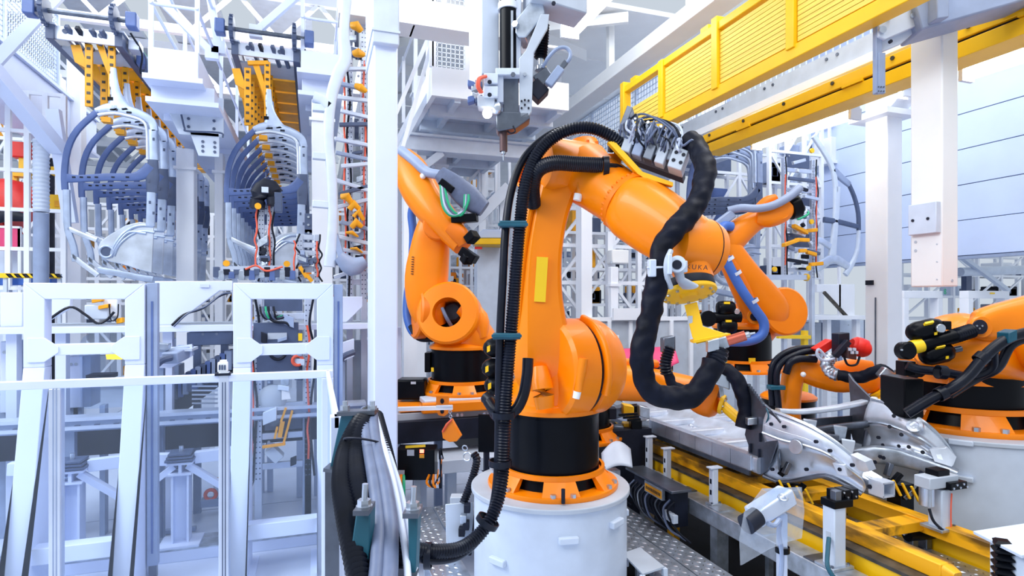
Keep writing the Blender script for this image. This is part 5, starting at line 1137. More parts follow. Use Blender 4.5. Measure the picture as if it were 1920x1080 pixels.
# ------------------------------------------------------------------ shelf deck and white panels behind the frames
YS = 6.3
zs = PY(200, 612, YS).z
sh = thing('work_deck', 'long white deck behind the portal frames with cable strips on it', 'table', (-2.5, YS, 0))
xs0, xs1 = PY(-80, 600, YS).x, PY(745, 600, YS).x
xr1 = PY(686, 780, 6.0).x
MB().b(xs0, xs1, YS, YS + 0.04, zs - 0.06, zs).build('front_edge', 'bwhite', sh, bevel=0.004)
MB().b(xs0, xs1, YS + 0.04, YS + 1.1, zs - 0.05, zs - 0.01).build('deck', 'lgrey', sh)
for k in range(9):
    MB().bar((xs0, YS + 0.08 + k * 0.09, zs + 0.004), (xs1, YS + 0.1 + k * 0.088, zs + 0.004), 0.02, 0.012).build('cable_strip', ['grey', 'grease', 'lgrey', 'grease', 'lgrey', 'grey', 'grease', 'lgrey', 'grey'][k], sh)
for px in (0, 95, 300, 440, 600, 740): MB().b(PY(px, 600, YS).x, PY(px, 600, YS).x + 0.08, YS + 0.1, YS + 0.2, 0, zs - 0.05).build('leg', 'bwhite', sh)
def ppanel(lst, Y, th, label, name='panel_sheet', m='bwhite'):
    r = thing(name, label, 'panel', tuple(PY(lst[0][0], lst[0][1], Y)))
    MB().prism([PY(px, py, Y) for px, py in lst], (0, th, 0)).build('sheet', m, r, bevel=0.006); return r
r = ppanel([(290, 527), (436, 527), (436, 545), (412, 545), (322, 611), (290, 611)], YS + 0.1, 0.06, 'white panel with a slanted cut-out standing on the deck between the portal frames')
MB().ob(PY(384, 536, YS + 0.09), XA, YA, ZA, 0.04, 0.005, 0.015).build('name_plate', 'lgrey', r)
MB().hose([PY(322, 610, YS), PY(345, 590, YS), PY(380, 578, YS), PY(410, 556, YS), PY(432, 548, YS)], 0.012, 6).build('cable', 'cable_d', r)
MB().hose([PY(326, 612, YS - .02), PY(352, 588, YS - .02), PY(386, 574, YS - .02), PY(415, 552, YS - .02), PY(434, 549, YS - .02)], 0.009, 6).build('cable', 'slate', r)
ppanel([(0, 548), (42, 548), (42, 612), (0, 613)], YS + 0.1, 0.06, 'plain white panel on the deck at the left edge')
r = ppanel([(86, 556), (132, 556), (132, 577), (86, 604)], YS + 0.12, 0.06, 'small white panel with a slanted lower edge seen inside the left portal frame')
MB().hose([PY(86, 603, YS), PY(130, 576, YS), PY(160, 590, YS), PY(182, 606, YS), PY(200, 600, YS), PY(214, 585, YS)], 0.012, 6).build('cable', 'cable_d', r)
ppanel([(625, 556), (680, 556), (680, 575), (650, 604), (625, 606)], YS + 0.1, 0.06, 'white panel with slanted edge on the deck left of the tall column')
# fittings on the deck seen through frame one
fx = thing('deck_fixture', 'white fixture with yellow clamps and thin wires on the deck', 'machine', tuple(PY(190, 606, YS + 0.4)))
MB().ob(PY(185, 585, YS + 0.4), XA, YA, ZA, 0.10, 0.06, 0.07).build('body', 'lgrey', fx, bevel=0.01)
MB().ob(PY(210, 572, YS + 0.4), XA, YA, ZA, 0.06, 0.05, 0.11).build('body', 'white', fx, bevel=0.01)
for px, py in ((184, 563), (196, 575), (226, 601)): MB().ob(PY(px, py, YS + 0.33), cv(1, 0.2, 0), ZA, cv(0, 0, 1), 0.05 if px < 220 else 0.03, 0.018 if px < 220 else 0.025, 0.02).build('clamp', 'hang_yellow', fx, bevel=0.004)
MB().hose([PY(205, 570, YS + .3), PY(208, 600, YS + .3), PY(220, 595, YS + .3), PY(222, 570, YS + .3)], 0.006, 6).build('wire', 'cable_d', fx)

# ------------------------------------------------------------------ machinery below the deck
def cab(px0, px1, py0, py1, Y, dep, label, m='bwhite', side=None):
    a = PY(px0, py1, Y); b_ = PY(px1, py0, Y)
    r = thing('machine_cabinet', label, 'cabinet', (a.x, Y, a.z))
    MB().b(a.x, b_.x, Y, Y + dep, a.z, b_.z).build('housing', m, r, bevel=0.008)
    MB().b(b_.x, b_.x + 0.06, Y + 0.03, Y + dep, a.z, b_.z).build('side_rail', side or 'bgrey', r)
    for k in range(2): MB().bolt((a.x + (b_.x - a.x) * (0.35 + 0.3 * k), Y, a.z + (b_.z - a.z) * 0.85), -YA, 0.015, 0.008).build('bolt', 'grey', r)
    MB().b(a.x + 0.05, a.x + 0.12, Y + 0.05, Y + 0.1, 0, a.z).build('leg', 'bgrey', r); MB().b(b_.x - 0.12, b_.x - 0.05, Y + 0.05, Y + 0.1, 0, a.z).build('leg', 'bgrey', r)
    return r
cab(0, 24, 640, 775, 6.6, 0.3, 'white cabinet with blue-grey side below the deck at the left edge')
cab(122, 154, 668, 766, 6.6, 0.3, 'white cabinet below the deck behind the left portal frame')
cab(290, 321, 686, 760, 6.6, 0.3, 'narrow white cabinet below the deck right of the light curtain')
cab(350, 436, 622, 648, 6.75, 0.2, 'blue-grey housing hanging below the deck beside the right portal frame', 'bgrey', 'slate')
cab(640, 688, 640, 770, 6.75, 0.3, 'grey-blue cabinet below the deck left of the tall column', 'grey', 'lgrey')
cab(436, 470, 700, 770, 6.9, 0.2, 'pale cabinet half hidden behind the right portal leg', 'lgrey')
bt = thing('clear_tank', 'clear plastic tank with a yellow lid flap inside the left portal frame', 'tank', tuple(PY(200, 760, 6.5)))
MB().loft([PY(202, 760, 6.5), PY(202, 700, 6.5), PY(202, 640, 6.5), PY(202, 622, 6.5)], [0.2, 0.2, 0.2, 0.12], [0.15, 0.15, 0.15, 0.1], e=4, k=3).build('vessel', 'acrylic', bt)
MB().prism([PY(198, 665, 6.2), PY(222, 664, 6.2), PY(230, 674, 6.15), PY(200, 674, 6.15)], (0, 0.05, 0)).build('flap', 'label_y', bt)
MB().b(PY(168, 0, 6.5).x, PY(215, 0, 6.5).x, 6.4, 6.6, PY(200, 708, 6.5).z, PY(200, 700, 6.5).z).build('band', 'dark', bt)
MB().b(PY(190, 0, 6.5).x, PY(200, 0, 6.5).x, 6.45, 6.55, 0, PY(200, 758, 6.5).z).build('stand', 'bgrey', bt)
# feeder arm with hose between the frames
fa_ = thing('feeder_unit', 'white feeder bracket with a dark hose and steel tray between the portal frames', 'machine', tuple(PY(320, 680, 6.0)))
MB().b(PY(275, 0, 6).x, PY(360, 0, 6).x, 6.0, 6.3, PY(300, 660, 6).z, PY(300, 655, 6).z).build('tray', 'lgrey', fa_)
MB().bar(PY(318, 672, 5.9), PY(350, 656, 6.2), 0.14, 0.10).build('nozzle_box', 'bgrey', fa_, bevel=0.01)
MB().bar(PY(277, 648, 6.0), PY(318, 650, 6.0), 0.12, 0.06).build('slide', 'galv', fa_, bevel=0.006)
MB().hose([PY(322, 670, 5.88), PY(305, 675, 5.85), PY(290, 688, 5.85), PY(280, 702, 5.9)], 0.03, 8).build('hose', 'slate', fa_)
MB().prism([PY(275, 660, 6.1), PY(360, 645, 6.1), PY(360, 668, 6.1), PY(320, 690, 6.1), PY(275, 690, 6.1)], (0, 0.02, 0)).build('bracket', 'bwhite', fa_)
MB().b(PY(290, 0, 6).x, PY(300, 0, 6).x, 6.12, 6.2, 0, PY(300, 690, 6.1).z).build('stand', 'bgrey', fa_)
fb_ = thing('feeder_unit', 'white feeder bracket with a dark hose between right portal frame and column', 'machine', tuple(PY(650, 680, 6.0)))
MB().prism([PY(627, 648, 6.1), PY(664, 636, 6.1), PY(664, 668, 6.1), PY(640, 678, 6.1), PY(627, 678, 6.1)], (0, 0.12, 0)).build('bracket', 'bwhite', fb_)
MB().hose([PY(664, 660, 5.95), PY(645, 668, 5.92), PY(636, 680, 5.92), PY(634, 696, 5.95)], 0.03, 8).build('hose', 'slate', fb_)
MB().b(PY(640, 0, 6).x, PY(648, 0, 6).x, 6.12, 6.2, 0, PY(640, 678, 6.1).z).build('stand', 'bgrey', fb_)

YR = 6.0
rl = thing('roller_rail', 'long blue-grey roller rail with bolts crossing behind the portal frames', 'rail', (-2.2, YR, 0))
zr0, zr1 = PY(300, 800, YR).z, PY(300, 770, YR).z
MB().b(xs0, xr1, YR, YR + 0.12, zr0, zr1 - 0.05).build('rail', 'bgrey', rl, bevel=0.004)
MB().b(xs0, xr1, YR - 0.03, YR + 0.15, zr1 - 0.05, zr1 - 0.02).build('rail_cap', 'alu', rl)
MB().b(xs0, xr1, YR - 0.04, YR, zr0 + 0.02, zr0 + 0.05).build('rail_lip', 'alu', rl)
for k in range(34):
    x = xs0 + 0.1 + k * 0.145
    MB().ob((x, YR - 0.005, zr1 - 0.1), XA, YA, ZA, 0.02, 0.012, 0.012).build('bolt', 'slate', rl)
MB().b(xs0, xr1, YR + 0.3, YR + 0.7, zr0 - 0.28, zr0 - 0.02).build('dark_trough', 'dark', rl)
for k in range(8): MB().b(xs0 + 0.2 + k * 0.65, xs0 + 0.28 + k * 0.65, YR + 0.05, YR + 0.12, 0, zr0).build('leg', 'bgrey', rl)
# dark toothed conveyor sloping away behind
dc = thing('chain_conveyor', 'dark sloping chain conveyor with many small carriers below the deck', 'conveyor', tuple(PY(380, 740, 6.6)))
for k in range(12):
    q = PY(330 + k * 9, 730 - k * 5, 6.6)
    MB().ob(q, XA, YA, ZA, 0.035, 0.06, 0.10).build('carrier', ['slate', 'dblue', 'bgrey'][k % 3], dc, bevel=0.008)
MB().bar(PY(322, 765, 6.75), PY(440, 680, 6.75), 0.2, 0.30, YA).build('chain_bed', 'dark', dc)
for k in range(6): MB().bar(PY(360, 716 + k * 8, 6.45), PY(408, 716 + k * 8, 6.45), 0.015).build('rod', 'alu', dc)
for px in (340, 420): MB().b(PY(px, 0, 6.75).x - 0.04, PY(px, 0, 6.75).x + 0.04, 6.7, 6.8, 0, PY(px, 745, 6.75).z).build('leg', 'slate', dc)

# ------------------------------------------------------------------ white steel stands on the floor
YB = 5.75
def stand(px, label):
    c = PY(px, 900, YB); r = thing('steel_stand', label, 'stand', (c.x, YB, 0)); zt = PY(340, 868, YB).z
    for s_ in (-1, 1): MB().b(c.x + s_ * 0.06 - 0.008, c.x + s_ * 0.06 + 0.008, YB - 0.06, YB + 0.08, 0.12, zt - 0.09).build('flange', 'bwhite', r)
    MB().b(c.x - 0.055, c.x + 0.055, YB + 0.02, YB + 0.03, 0.12, zt - 0.09).build('web', 'bwhite', r)
    MB().b(c.x - 0.09, c.x + 0.09, YB - 0.08, YB + 0.1, zt - 0.09, zt - 0.075).build('cap_plate', 'bwhite', r)
    MB().b(c.x - 0.012, c.x + 0.012, YB - 0.06, YB + 0.1, zt - 0.075, zt).build('stub', 'bwhite', r)
    MB().b(c.x - 0.10, c.x + 0.10, YB - 0.08, YB + 0.1, zt, zt + 0.02).build('top_plate', 'bwhite', r)
    for s_ in (-1, 1):
        MB().bar((c.x + s_ * 0.05, YB, zt - 0.02), (c.x + s_ * 0.36, YB, zt - 0.26), 0.07, 0.05).build('brace', 'bwhite', r)
        MB().bar((c.x + s_ * 0.10, YB + 0.05, zt + 0.03), (c.x + s_ * 0.45, YB + 0.05, zt + 0.05), 0.08, 0.10).build('beam', 'bwhite', r, bevel=0.004)
    for k in range(3): MB().b(c.x - 0.11 + k * 0.012, c.x + 0.11 - k * 0.012, YB - 0.1, YB + 0.1, zt + 0.03 + k * 0.026, zt + 0.05 + k * 0.026).build('pad', 'slate', r, bevel=0.003)
    MB().cyl((c.x, YB, zt + 0.1), (c.x, YB, zt + 0.15), 0.018).build('pin', 'steel', r)
    MB().b(c.x - 0.16, c.x + 0.16, YB - 0.14, YB + 0.14, 0.105, 0.12).build('base_plate', 'bwhite', r)
    return r
stand(340, 'white I-section stand with braces behind the light curtain post'); stand(136, 'white I-section stand with braces behind the left portal frame')
bs = thing('floor_beam', 'long white floor beam with a tread strip under the stands', 'beam', (-2.2, YB, 0))
MB().b(xs0, xs1 - 0.4, YB - 0.16, YB + 0.16, 0.0, 0.095).build('beam', 'bwhite', bs, bevel=0.004)
MB().b(xs0, xs1 - 0.4, YB - 0.16, YB + 0.16, 0.095, 0.105).build('tread_strip', 'galv', bs)
MB().bar(PZ(300, 998, 0.03), PZ(368, 990, 0.03), 0.05, 0.04).build('end_stop', 'bgrey', bs, bevel=0.006)
sv = thing('floor_valve', 'small valve with red hose on the floor beside the fence post', 'valve', tuple(PZ(398, 945, 0.12)))
q = PZ(396, 948, 0.12)
MB().ob(q + V((0, 0, 0.04)), XA, YA, ZA, 0.09, 0.05, 0.04).build('body', 'bgrey', sv, bevel=0.006)
MB().torus(q + V((0, -0.03, 0.12)), YA, 0.05, 0.018, 18).build('red_hose', 'red_cable', sv)
MB().cyl(q + V((0.05, 0, 0.08)), q + V((0.05, 0, 0.24)), 0.03).build('stem', 'lgrey', sv)
MB().ob(q + V((0.05, 0, 0.26)), XA, YA, ZA, 0.03, 0.03, 0.015).build('cap', 'hang_yellow', sv)

# ------------------------------------------------------------------ perforated tool tower with cables behind the right portal frame
YT = 6.05
def tower(pxa, pxb, pyt, pyb, Y, label, seed):
    rnd = random.Random(seed); A_ = PY(pxa, pyb, Y); B_ = PY(pxb, pyt, Y)
    r = thing('tool_tower', label, 'fixture', ((A_.x + B_.x) / 2, Y, 0)); w = 0.065
    zb_, zt = max(A_.z, 0.12), B_.z
    for x in (A_.x, B_.x - w):
        p = MB().b(x, x + w, Y, Y + w, 0.0, zt).build('perforated_post', 'alu', r, bevel=0.003)
        mb = MB()
        for k in range(int((zt - zb_) / 0.05)):
            for dx in (0.016, 0.048): mb.add([(x + dx - 0.006, Y - 0.001, zb_ + k * 0.05), (x + dx + 0.006, Y - 0.001, zb_ + k * 0.05), (x + dx + 0.006, Y - 0.001, zb_ + k * 0.05 + 0.012), (x + dx - 0.006, Y - 0.001, zb_ + k * 0.05 + 0.012)], [(0, 1, 2, 3)])
        h = mb.build('holes', 'slate', p); h['kind'] = 'stuff'
    n = 6
    for k in range(n):
        z = zb_ + (zt - zb_) * (k + 0.3) / n
        MB().b(A_.x + w, B_.x - w, Y + 0.01, Y + 0.05, z, z + 0.06).build('cross_rail', 'alu', r, bevel=0.003)
        if k % 2: MB().b(A_.x + w + 0.02, B_.x - w - 0.02, Y + 0.03, Y + 0.06, z + 0.08, z + 0.30).build('dark_plate', 'slate', r, bevel=0.003)
        MB().bolt((A_.x + w + 0.06, Y + 0.028, z + 0.26), -YA, 0.014, 0.01).build('bolt', 'steel', r)
    for k in range(10):
        z = rnd.uniform(zb_ + 0.1, zt - 0.2); x = rnd.uniform(A_.x + 0.05, B_.x - 0.08)
        MB().ob((x, Y - 0.04, z), cv(1, rnd.uniform(-0.6, 0.6), 0), ZA, YA, rnd.uniform(0.02, 0.06), rnd.uniform(0.015, 0.05), 0.03).build('unit', rnd.choice(['slate', 'lgrey', 'galv', 'dark', 'bgrey']), r, bevel=0.004)
    for xo in (B_.x - 0.03, A_.x - 0.02):
        pts = [V((xo + rnd.uniform(-0.012, 0.012), Y - 0.05, zb_ + (zt - zb_) * (0.1 + 0.75 * t))) for t in [i / 9 for i in range(10)]]
        MB().hose(pts, 0.010, 6).build('cable', 'red_cable', r)
        pts = [V((xo + 0.04 + rnd.uniform(-0.03, 0.03), Y - 0.03, zb_ + (zt - zb_) * t)) for t in [i / 7 for i in range(8)]]
        MB().hose(pts, 0.011, 6).build('cable', 'cable_d', r)
    return r, A_, B_
tw, A_, B_ = tower(477, 584, 560, 900, YT, 'tall tool tower of perforated aluminium posts with red cables', 3)
MB().ob(PY(518, 628, YT - 0.02), XA, YA, ZA, 0.2, 0.02, 0.12).build('dark_plate', 'slate', tw, bevel=0.004)
MB().ob(PY(520, 630, YT - 0.045), XA, YA, ZA, 0.085, 0.003, 0.03).build('name_plate', 'grey', tw)
MB().ob(PY(522, 680, YT - 0.02), XA, YA, ZA, 0.19, 0.02, 0.13).build('dark_plate', 'slate', tw, bevel=0.004)
MB().torus(PY(521, 660, YT - 0.05), YA, 0.07, 0.014, 20, 8, pi, 2 * pi).build('ring', 'dark', tw)
MB().torus(PY(558, 676, YT - 0.06), YA, 0.045, 0.016, 18).build('cable_loop', 'red_cable', tw)
MB().lathe(PY(512, 745, YT + 0.05), -YA, [(0.13, 0), (0.13, 0.05), (0.09, 0.08)], 24).build('drum', 'grey', tw)
for a_, b_, w in (((527, 790), (536, 765), 0.05), ((548, 770), (532, 830), 0.03), ((520, 800), (515, 822), 0.04), ((530, 790), (524, 820), 0.04), ((492, 838), (535, 832), 0.05)): MB().bar(PY(*a_, YT - 0.1), PY(*b_, YT - 0.1), w, 0.02).build('yellow_jaw', 'hang_yellow', tw)
MB().ob(PY(506, 780, YT - 0.1), cv(1, 0.4, 0), ZA, YA, 0.07, 0.06, 0.03).build('unit', 'lgrey', tw, bevel=0.006)
MB().prism([PY(497, 770, YT - 0.02), PY(510, 765, YT - .02), PY(528, 795, YT - .02), PY(510, 800, YT - .02)], (0, 0.02, 0)).build('unit', 'dsteel', tw)
MB().prism([PY(528, 722, YT - 0.06), PY(540, 722, YT - .06), PY(545, 748, YT - .06), PY(528, 750, YT - .06)], (0, 0.004, 0)).build('paper_tag', 'paper', tw)
MB().bar(PY(505, 840, YT), PY(525, 860, YT), 0.15, 0.1).build('socket', 'lgrey', tw, bevel=0.006)
for k in range(6):
    MB().hose([PY(488 + k * 5, 575, YT - 0.05), PY(490 + k * 5, 588, YT - 0.07), PY(500 + k * 4, 598, YT - 0.06), PY(522 + k * 4, 592, YT - 0.04)], 0.010, 6).build('cable', ['cable_d', 'slate', 'green', 'cable_d', 'cable', 'cable_d'][k], tw)
MB().hose([PY(545, 612, YT - .06), PY(535, 605, YT - .06), PY(515, 603, YT - .06), PY(500, 592, YT - .06)], 0.014, 6).build('cable', 'cable_d', tw)
MB().ob(PY(563, 632, YT - .06), XA, YA, ZA, 0.018, 0.005, 0.036).build('yellow_label', 'label_y', tw)

# ------------------------------------------------------------------ near cable carrier with teal brackets
cc = thing('cable_carrier', 'thick bundle of grey and black cables over teal brackets in the foreground', 'cables', tuple(P(705, 1080, 1.25)))
def brk(pts, m='teal', w=0.035, name='bracket'): return MB().prism(Ps(pts), cv(0.0, 0, w)).build(name, m, cc, bevel=0.003)
brk([(640, 775, 1.75), (665, 772, 1.75), (648, 838, 1.75), (640, 880, 1.75), (618, 878, 1.75)])
brk([(672, 772, 1.78), (702, 772, 1.78), (698, 820, 1.78), (680, 820, 1.78)])
MB().bar(P(636, 774, 1.76), P(706, 771, 1.76), 0.05, 0.012).build('bracket_cap', 'dsteel', cc)
for px in (647, 698):
    MB().cyl(P(px, 768, 1.76), P(px, 752, 1.76), 0.008, n=10).build('stud', 'steel', cc)
    MB().bolt(P(px, 768, 1.76), ZA, 0.014, 0.012).build('nut', 'steel', cc)
MB().bar(P(612, 876, 1.75), P(640, 880, 1.75), 0.06, 0.01).build('bracket_foot', 'dsteel', cc)
for pts in ([(668, 958, 1.22), (694, 958, 1.22), (690, 1100, 1.18), (648, 1100, 1.18)], [(764, 955, 1.22), (784, 955, 1.22), (778, 1100, 1.18), (768, 1100, 1.18)]):
    brk(pts, 'teal', 0.05)
for px in (683, 774):
    py = 945 if px < 700 else 950
    MB().ob(P(px, py + 8, 1.22), cv(1, 0, 0), ZA, cv(0, 0, 1), 0.016, 0.005, 0.03).build('bracket_cap', 'dsteel', cc)
    MB().cyl(P(px, py, 1.22), P(px + 2, py - 38, 1.22), 0.0062, n=12).build('stud', 'steel', cc)
    MB().bolt(P(px, py + 3, 1.22), ZA, 0.014, 0.013).build('nut', 'steel', cc)
    MB().lathe(P(px, py + 5, 1.22), ZA, [(0.017, 0), (0.017, 0.003)], 16).build('washer', 'steel', cc)
cbs = [('corr', [(690, 775, 1.8), (668, 800, 1.7), (648, 845, 1.6), (640, 900, 1.45), (648, 960, 1.32), (664, 1040, 1.2), (680, 1110, 1.12)], 0.021, 'rubber'),
       ('corr', [(695, 772, 1.82), (678, 800, 1.7), (668, 850, 1.58), (672, 910, 1.42), (686, 980, 1.3), (704, 1060, 1.2), (712, 1110, 1.14)], 0.021, 'rubber'),
       ('tube', [(684, 770, 1.85), (684, 800, 1.7), (692, 850, 1.55), (702, 910, 1.4), (710, 980, 1.28), (708, 1050, 1.18), (702, 1110, 1.1)], 0.0155, 'cable'),
       ('tube', [(698, 768, 1.85), (700, 800, 1.7), (708, 850, 1.55), (722, 910, 1.4), (732, 980, 1.28), (732, 1050, 1.18), (728, 1110, 1.1)], 0.0165, 'cable'),
       ('corr', [(705, 780, 1.85), (722, 850, 1.6), (738, 930, 1.45), (748, 1000, 1.35), (752, 1110, 1.25)], 0.020, 'rubber'),
       ('tube', [(702, 772, 1.84), (718, 830, 1.6), (738, 905, 1.42), (752, 980, 1.3), (762, 1050, 1.2), (766, 1110, 1.12)], 0.0075, 'cable_l'),
       ('tube', [(704, 770, 1.86), (724, 835, 1.62), (748, 910, 1.44), (764, 985, 1.32), (776, 1060, 1.22), (782, 1110, 1.14)], 0.0075, 'cable_l')]
for kind, pts, rad_, m in cbs:
    if kind == 'corr': MB().corr(Ps(pts), rad_, 0.014, 0.34, 16).build('corrugated_cable', m, cc)
    else: MB().hose(Ps(pts), rad_, 14, 8).build('cable', m, cc)
MB().torus(P(680, 828, 1.6), cv(0.1, 0.95, 0.4), 0.05, 0.003, 28).build('cable_tie', 'dark', cc)
MB().bar(P(672, 1100, 1.18), P(782, 1100, 1.18), 0.05, 0.05).build('bracket_base', 'dsteel', cc)
q = P(728, 1100, 1.2); MB().bar((q.x, q.y, 0), (q.x, q.y, q.z), 0.06).build('stand', 'dsteel', cc)
q = P(655, 876, 1.77); MB().bar((q.x - 0.05, q.y, 0), (q.x - 0.05, q.y, q.z - 0.0), 0.04).build('stand', 'dsteel', cc)

# ------------------------------------------------------------------ floor track carrying the left robot
tk = thing('robot_track', 'linear floor track under the moving robot with orange slide plate and dark beam', 'track', (cL.x, cL.y, 0))
zt = cL.z
MB().b(cL.x - 0.47, cL.x + 0.5, cL.y - 0.45, cL.y + 0.5, zt - 0.05, zt).build('slide_top', 'lgrey', tk, bevel=0.01)
MB().b(cL.x - 0.50, cL.x + 0.5, cL.y - 0.50, cL.y - 0.42, zt - 0.12, zt - 0.02).build('slide_edge', 'orange', tk, bevel=0.015)
MB().b(cL.x - 0.7, cL.x - 0.45, cL.y - 0.4, cL.y + 0.3, zt - 0.11, zt - 0.06).build('slide_wing', 'orange', tk, bevel=0.01)
q = P(773, 728, 5.9); MB().ob(q, cv(1, 0, 0), ZA, cv(0, 0, 1), 0.14, 0.10, 0.12).build('drive_box', 'black', tk, bevel=0.02)
MB().ob(P(775, 718, 5.77), cv(1, 0, 0), ZA, cv(0, 0, 1), 0.025, 0.012, 0.002).build('rating_plate', 'grey', tk)
MB().b(cL.x - 0.82, cL.x + 0.6, cL.y - 0.42, cL.y + 0.4, zt - 0.18, zt - 0.12).build('carriage', 'grey', tk)
bY = cL.y - 0.5
MB().b(cL.x - 0.82, cL.x + 0.75, bY, bY + 0.9, zt - 0.38, zt - 0.18).build('dark_beam', 'dark', tk, bevel=0.005)
MB().b(cL.x - 0.82, cL.x + 0.3, bY - 0.25, bY + 0.2, zt - 0.62, zt - 0.50).build('grey_beam', 'lgrey', tk, bevel=0.006)
for px in (850, 790): 
    x = P(px, 850, 5.4).x; MB().b(x - 0.045, x + 0.045, bY - 0.1, bY + 0.02, 0, zt - 0.62).build('leg', 'lgrey', tk, bevel=0.004)
for x in (cL.x - 0.7, cL.x + 0.6): MB().b(x - 0.06, x + 0.06, bY + 0.5, bY + 0.62, 0, zt - 0.38).build('leg', 'lgrey', tk)
for k in range(4): MB().bolt(P(858 + (k % 2) * 8 + (k // 2) * 50, 778 + (k // 2) * -2, 5.42), cv(0, 0, -1), 0.014, 0.01).build('bolt', 'steel', tk)
eye = MB().prism(Ps([(818, 742, 5.35), (842, 742, 5.35), (841, 775, 5.35), (833, 781, 5.35), (822, 779, 5.35), (817, 770, 5.35)]), cv(0, 0, 0.03)).build('lifting_lug', 'orange', tk, bevel=0.004)
for py in (752, 771): MB().ell(P(829, py, 5.345), cv(1, 0, 0), ZA, cv(0, 0, 1), 0.018, 0.024, 0.006).build('lug_hole', 'dark', eye)
wb_ = thing('barrier_bar', 'thin white bar on which the orange hook hangs', 'bar', tuple(P(800, 767, 5.0)))
MB().bar(P(746, 767, 4.95), P(849, 764, 5.0), 0.05, 0.03).build('bar', 'white', wb_); MB().bar(P(818, 762, 4.98), P(848, 761, 4.98), 0.04, 0.012).build('clip', 'lgrey', wb_)
hk = thing('hanging_tag', 'orange sector-shaped tag hanging on a chain below the track', 'tag', tuple(P(845, 810, 4.98)))
for k in range(4): MB().torus(P(844 + k * 0.4, 772 + k * 4.5, 4.98), cv(1 if k % 2 else 0.1, 0, 0.1 if k % 2 else 1), 0.012, 0.004, 12, 6).build('chain_link', 'steel', hk)
MB().prism(Ps([(846, 786, 4.98), (864, 818, 4.98), (856, 828, 4.98), (842, 829, 4.98), (830, 822, 4.98), (828, 808, 4.98), (836, 794, 4.98)]), cv(0.01, 0, 0.05)).build('tag_body', 'orange', hk, bevel=0.004)
MB().hose(Ps([(848, 786, 4.97), (838, 796, 4.97), (830, 810, 4.97)]), 0.010, 6).build('tag_edge', 'red_cable', hk)
bxr = thing('control_box', 'black control box with a red light and yellow strip below the track', 'control box', tuple(P(785, 895, 5.1)))
MB().ob(P(782, 866, 5.1), cv(1, 0, 0), ZA, cv(0, 0, 1), 0.165, 0.13, 0.1).build('box', 'black', bxr, bevel=0.006)
MB().ob(P(779, 837, 5.0), cv(1, 0.06, 0), ZA, cv(0, 0, 1), 0.085, 0.01, 0.004).build('yellow_strip', 'label_y', bxr)
MB().ob(P(791, 846, 4.995), cv(1, 0, 0), ZA, cv(0, 0, 1), 0.017, 0.014, 0.006).build('red_light', 'led_red', bxr)
MB().ob(P(791, 855, 4.995), cv(1, 0, 0), ZA, cv(0, 0, 1), 0.02, 0.016, 0.005).build('switch', 'hang_yellow', bxr)
for px, py in ((770, 849), (752, 887)): MB().ob(P(px, py, 4.998), cv(1, 0, 0), ZA, cv(0, 0, 1), 0.03, 0.025, 0.003).build('sticker', 'grey', bxr)
for k in range(5): MB().hose(Ps([(805 + k * 4, 890, 5.0), (800 + k * 6, 905, 4.95), (810 + k * 4, 912, 4.95), (825, 900 - k * 14, 4.95), (826 + k, 860, 4.98)]), 0.011, 6).build('cable', ['orange', 'cable_d', 'orange', 'cable_l', 'cable_d'][k], bxr)
MB().torus(P(752, 912, 4.9), cv(1, 0, 0.2), 0.08, 0.02, 20).build('hose_coil', 'orange', bxr)
MB().torus(P(757, 912, 4.88), cv(1, 0, 0.2), 0.085, 0.012, 20).build('hose_coil', 'green', bxr)
x_ = P(782, 0, 5.15); MB().b(x_.x - 0.03, x_.x + 0.03, x_.y, x_.y + 0.06, 0.4, P(782, 893, 5.1).z).build('stand', 'grey', bxr)
# dark plate, hose and bracket at the foot of the big pedestal
dp = thing('dark_shield', 'black upright shield plate between the track and the big pedestal', 'plate', tuple(P(911, 845, 4.75)))
MB().ob(P(912, 812, 4.75), cv(1, 0, 0), ZA, cv(0, 0, 1), 0.065, 0.15, 0.02).build('plate', 'black', dp); q = P(912, 845, 4.76); MB().bar((q.x, q.y, 0.0), (q.x, q.y, q.z + 0.05), 0.04).build('stand', 'dark', dp)
hh = thing('valve_bracket', 'pale bracket plate with valves and a short corrugated hose left of the big pedestal', 'bracket', tuple(P(860, 1060, 4.1)))
MB().prism(Ps([(835, 946, 4.15), (886, 942, 4.2), (889, 1010, 4.2), (870, 1010, 4.15), (838, 1090, 4.1)]), cv(0, 0, 0.012)).build('plate', 'lgrey', hh, bevel=0.003)
q = P(862, 1090, 4.15); MB().bar((q.x, q.y, 0.0), (q.x, q.y, q.z + 0.02), 0.05).build('stand', 'lgrey', hh)
MB().corr(Ps([(888, 850, 4.3), (894, 862, 4.28), (888, 890, 4.25), (878, 920, 4.2), (868, 945, 4.15)]), 0.028, 0.018, 0.25, 12).build('corrugated_hose', 'rubber', hh)
MB().hose(Ps([(896, 920, 4.2), (888, 1000, 4.1), (880, 1040, 4.1)]), 0.014, 8).build('cable', 'cable_d', hh)
for px, py, m in ((869, 972, 'galv'), (874, 984, 'dark'), (866, 996, 'dark'), (876, 952, 'dark')): MB().ob(P(px, py, 4.12), cv(1, 0, 0), ZA, cv(0, 0, 1), 0.022, 0.03, 0.03).build('valve', m, hh, bevel=0.005)
MB().torus(P(872, 840, 4.3), cv(0.3, 0.3, 1), 0.02, 0.005, 14).build('ring', 'steel', hh); MB().torus(P(876, 856, 4.3), cv(0.3, -0.3, 1), 0.03, 0.006, 16).build('ring', 'steel', hh)
MB().ob(P(857, 936, 4.6), cv(1, 0, 0), ZA, cv(0, 0, 1), 0.05, 0.03, 0.05).build('block', 'grey', hh, bevel=0.006)
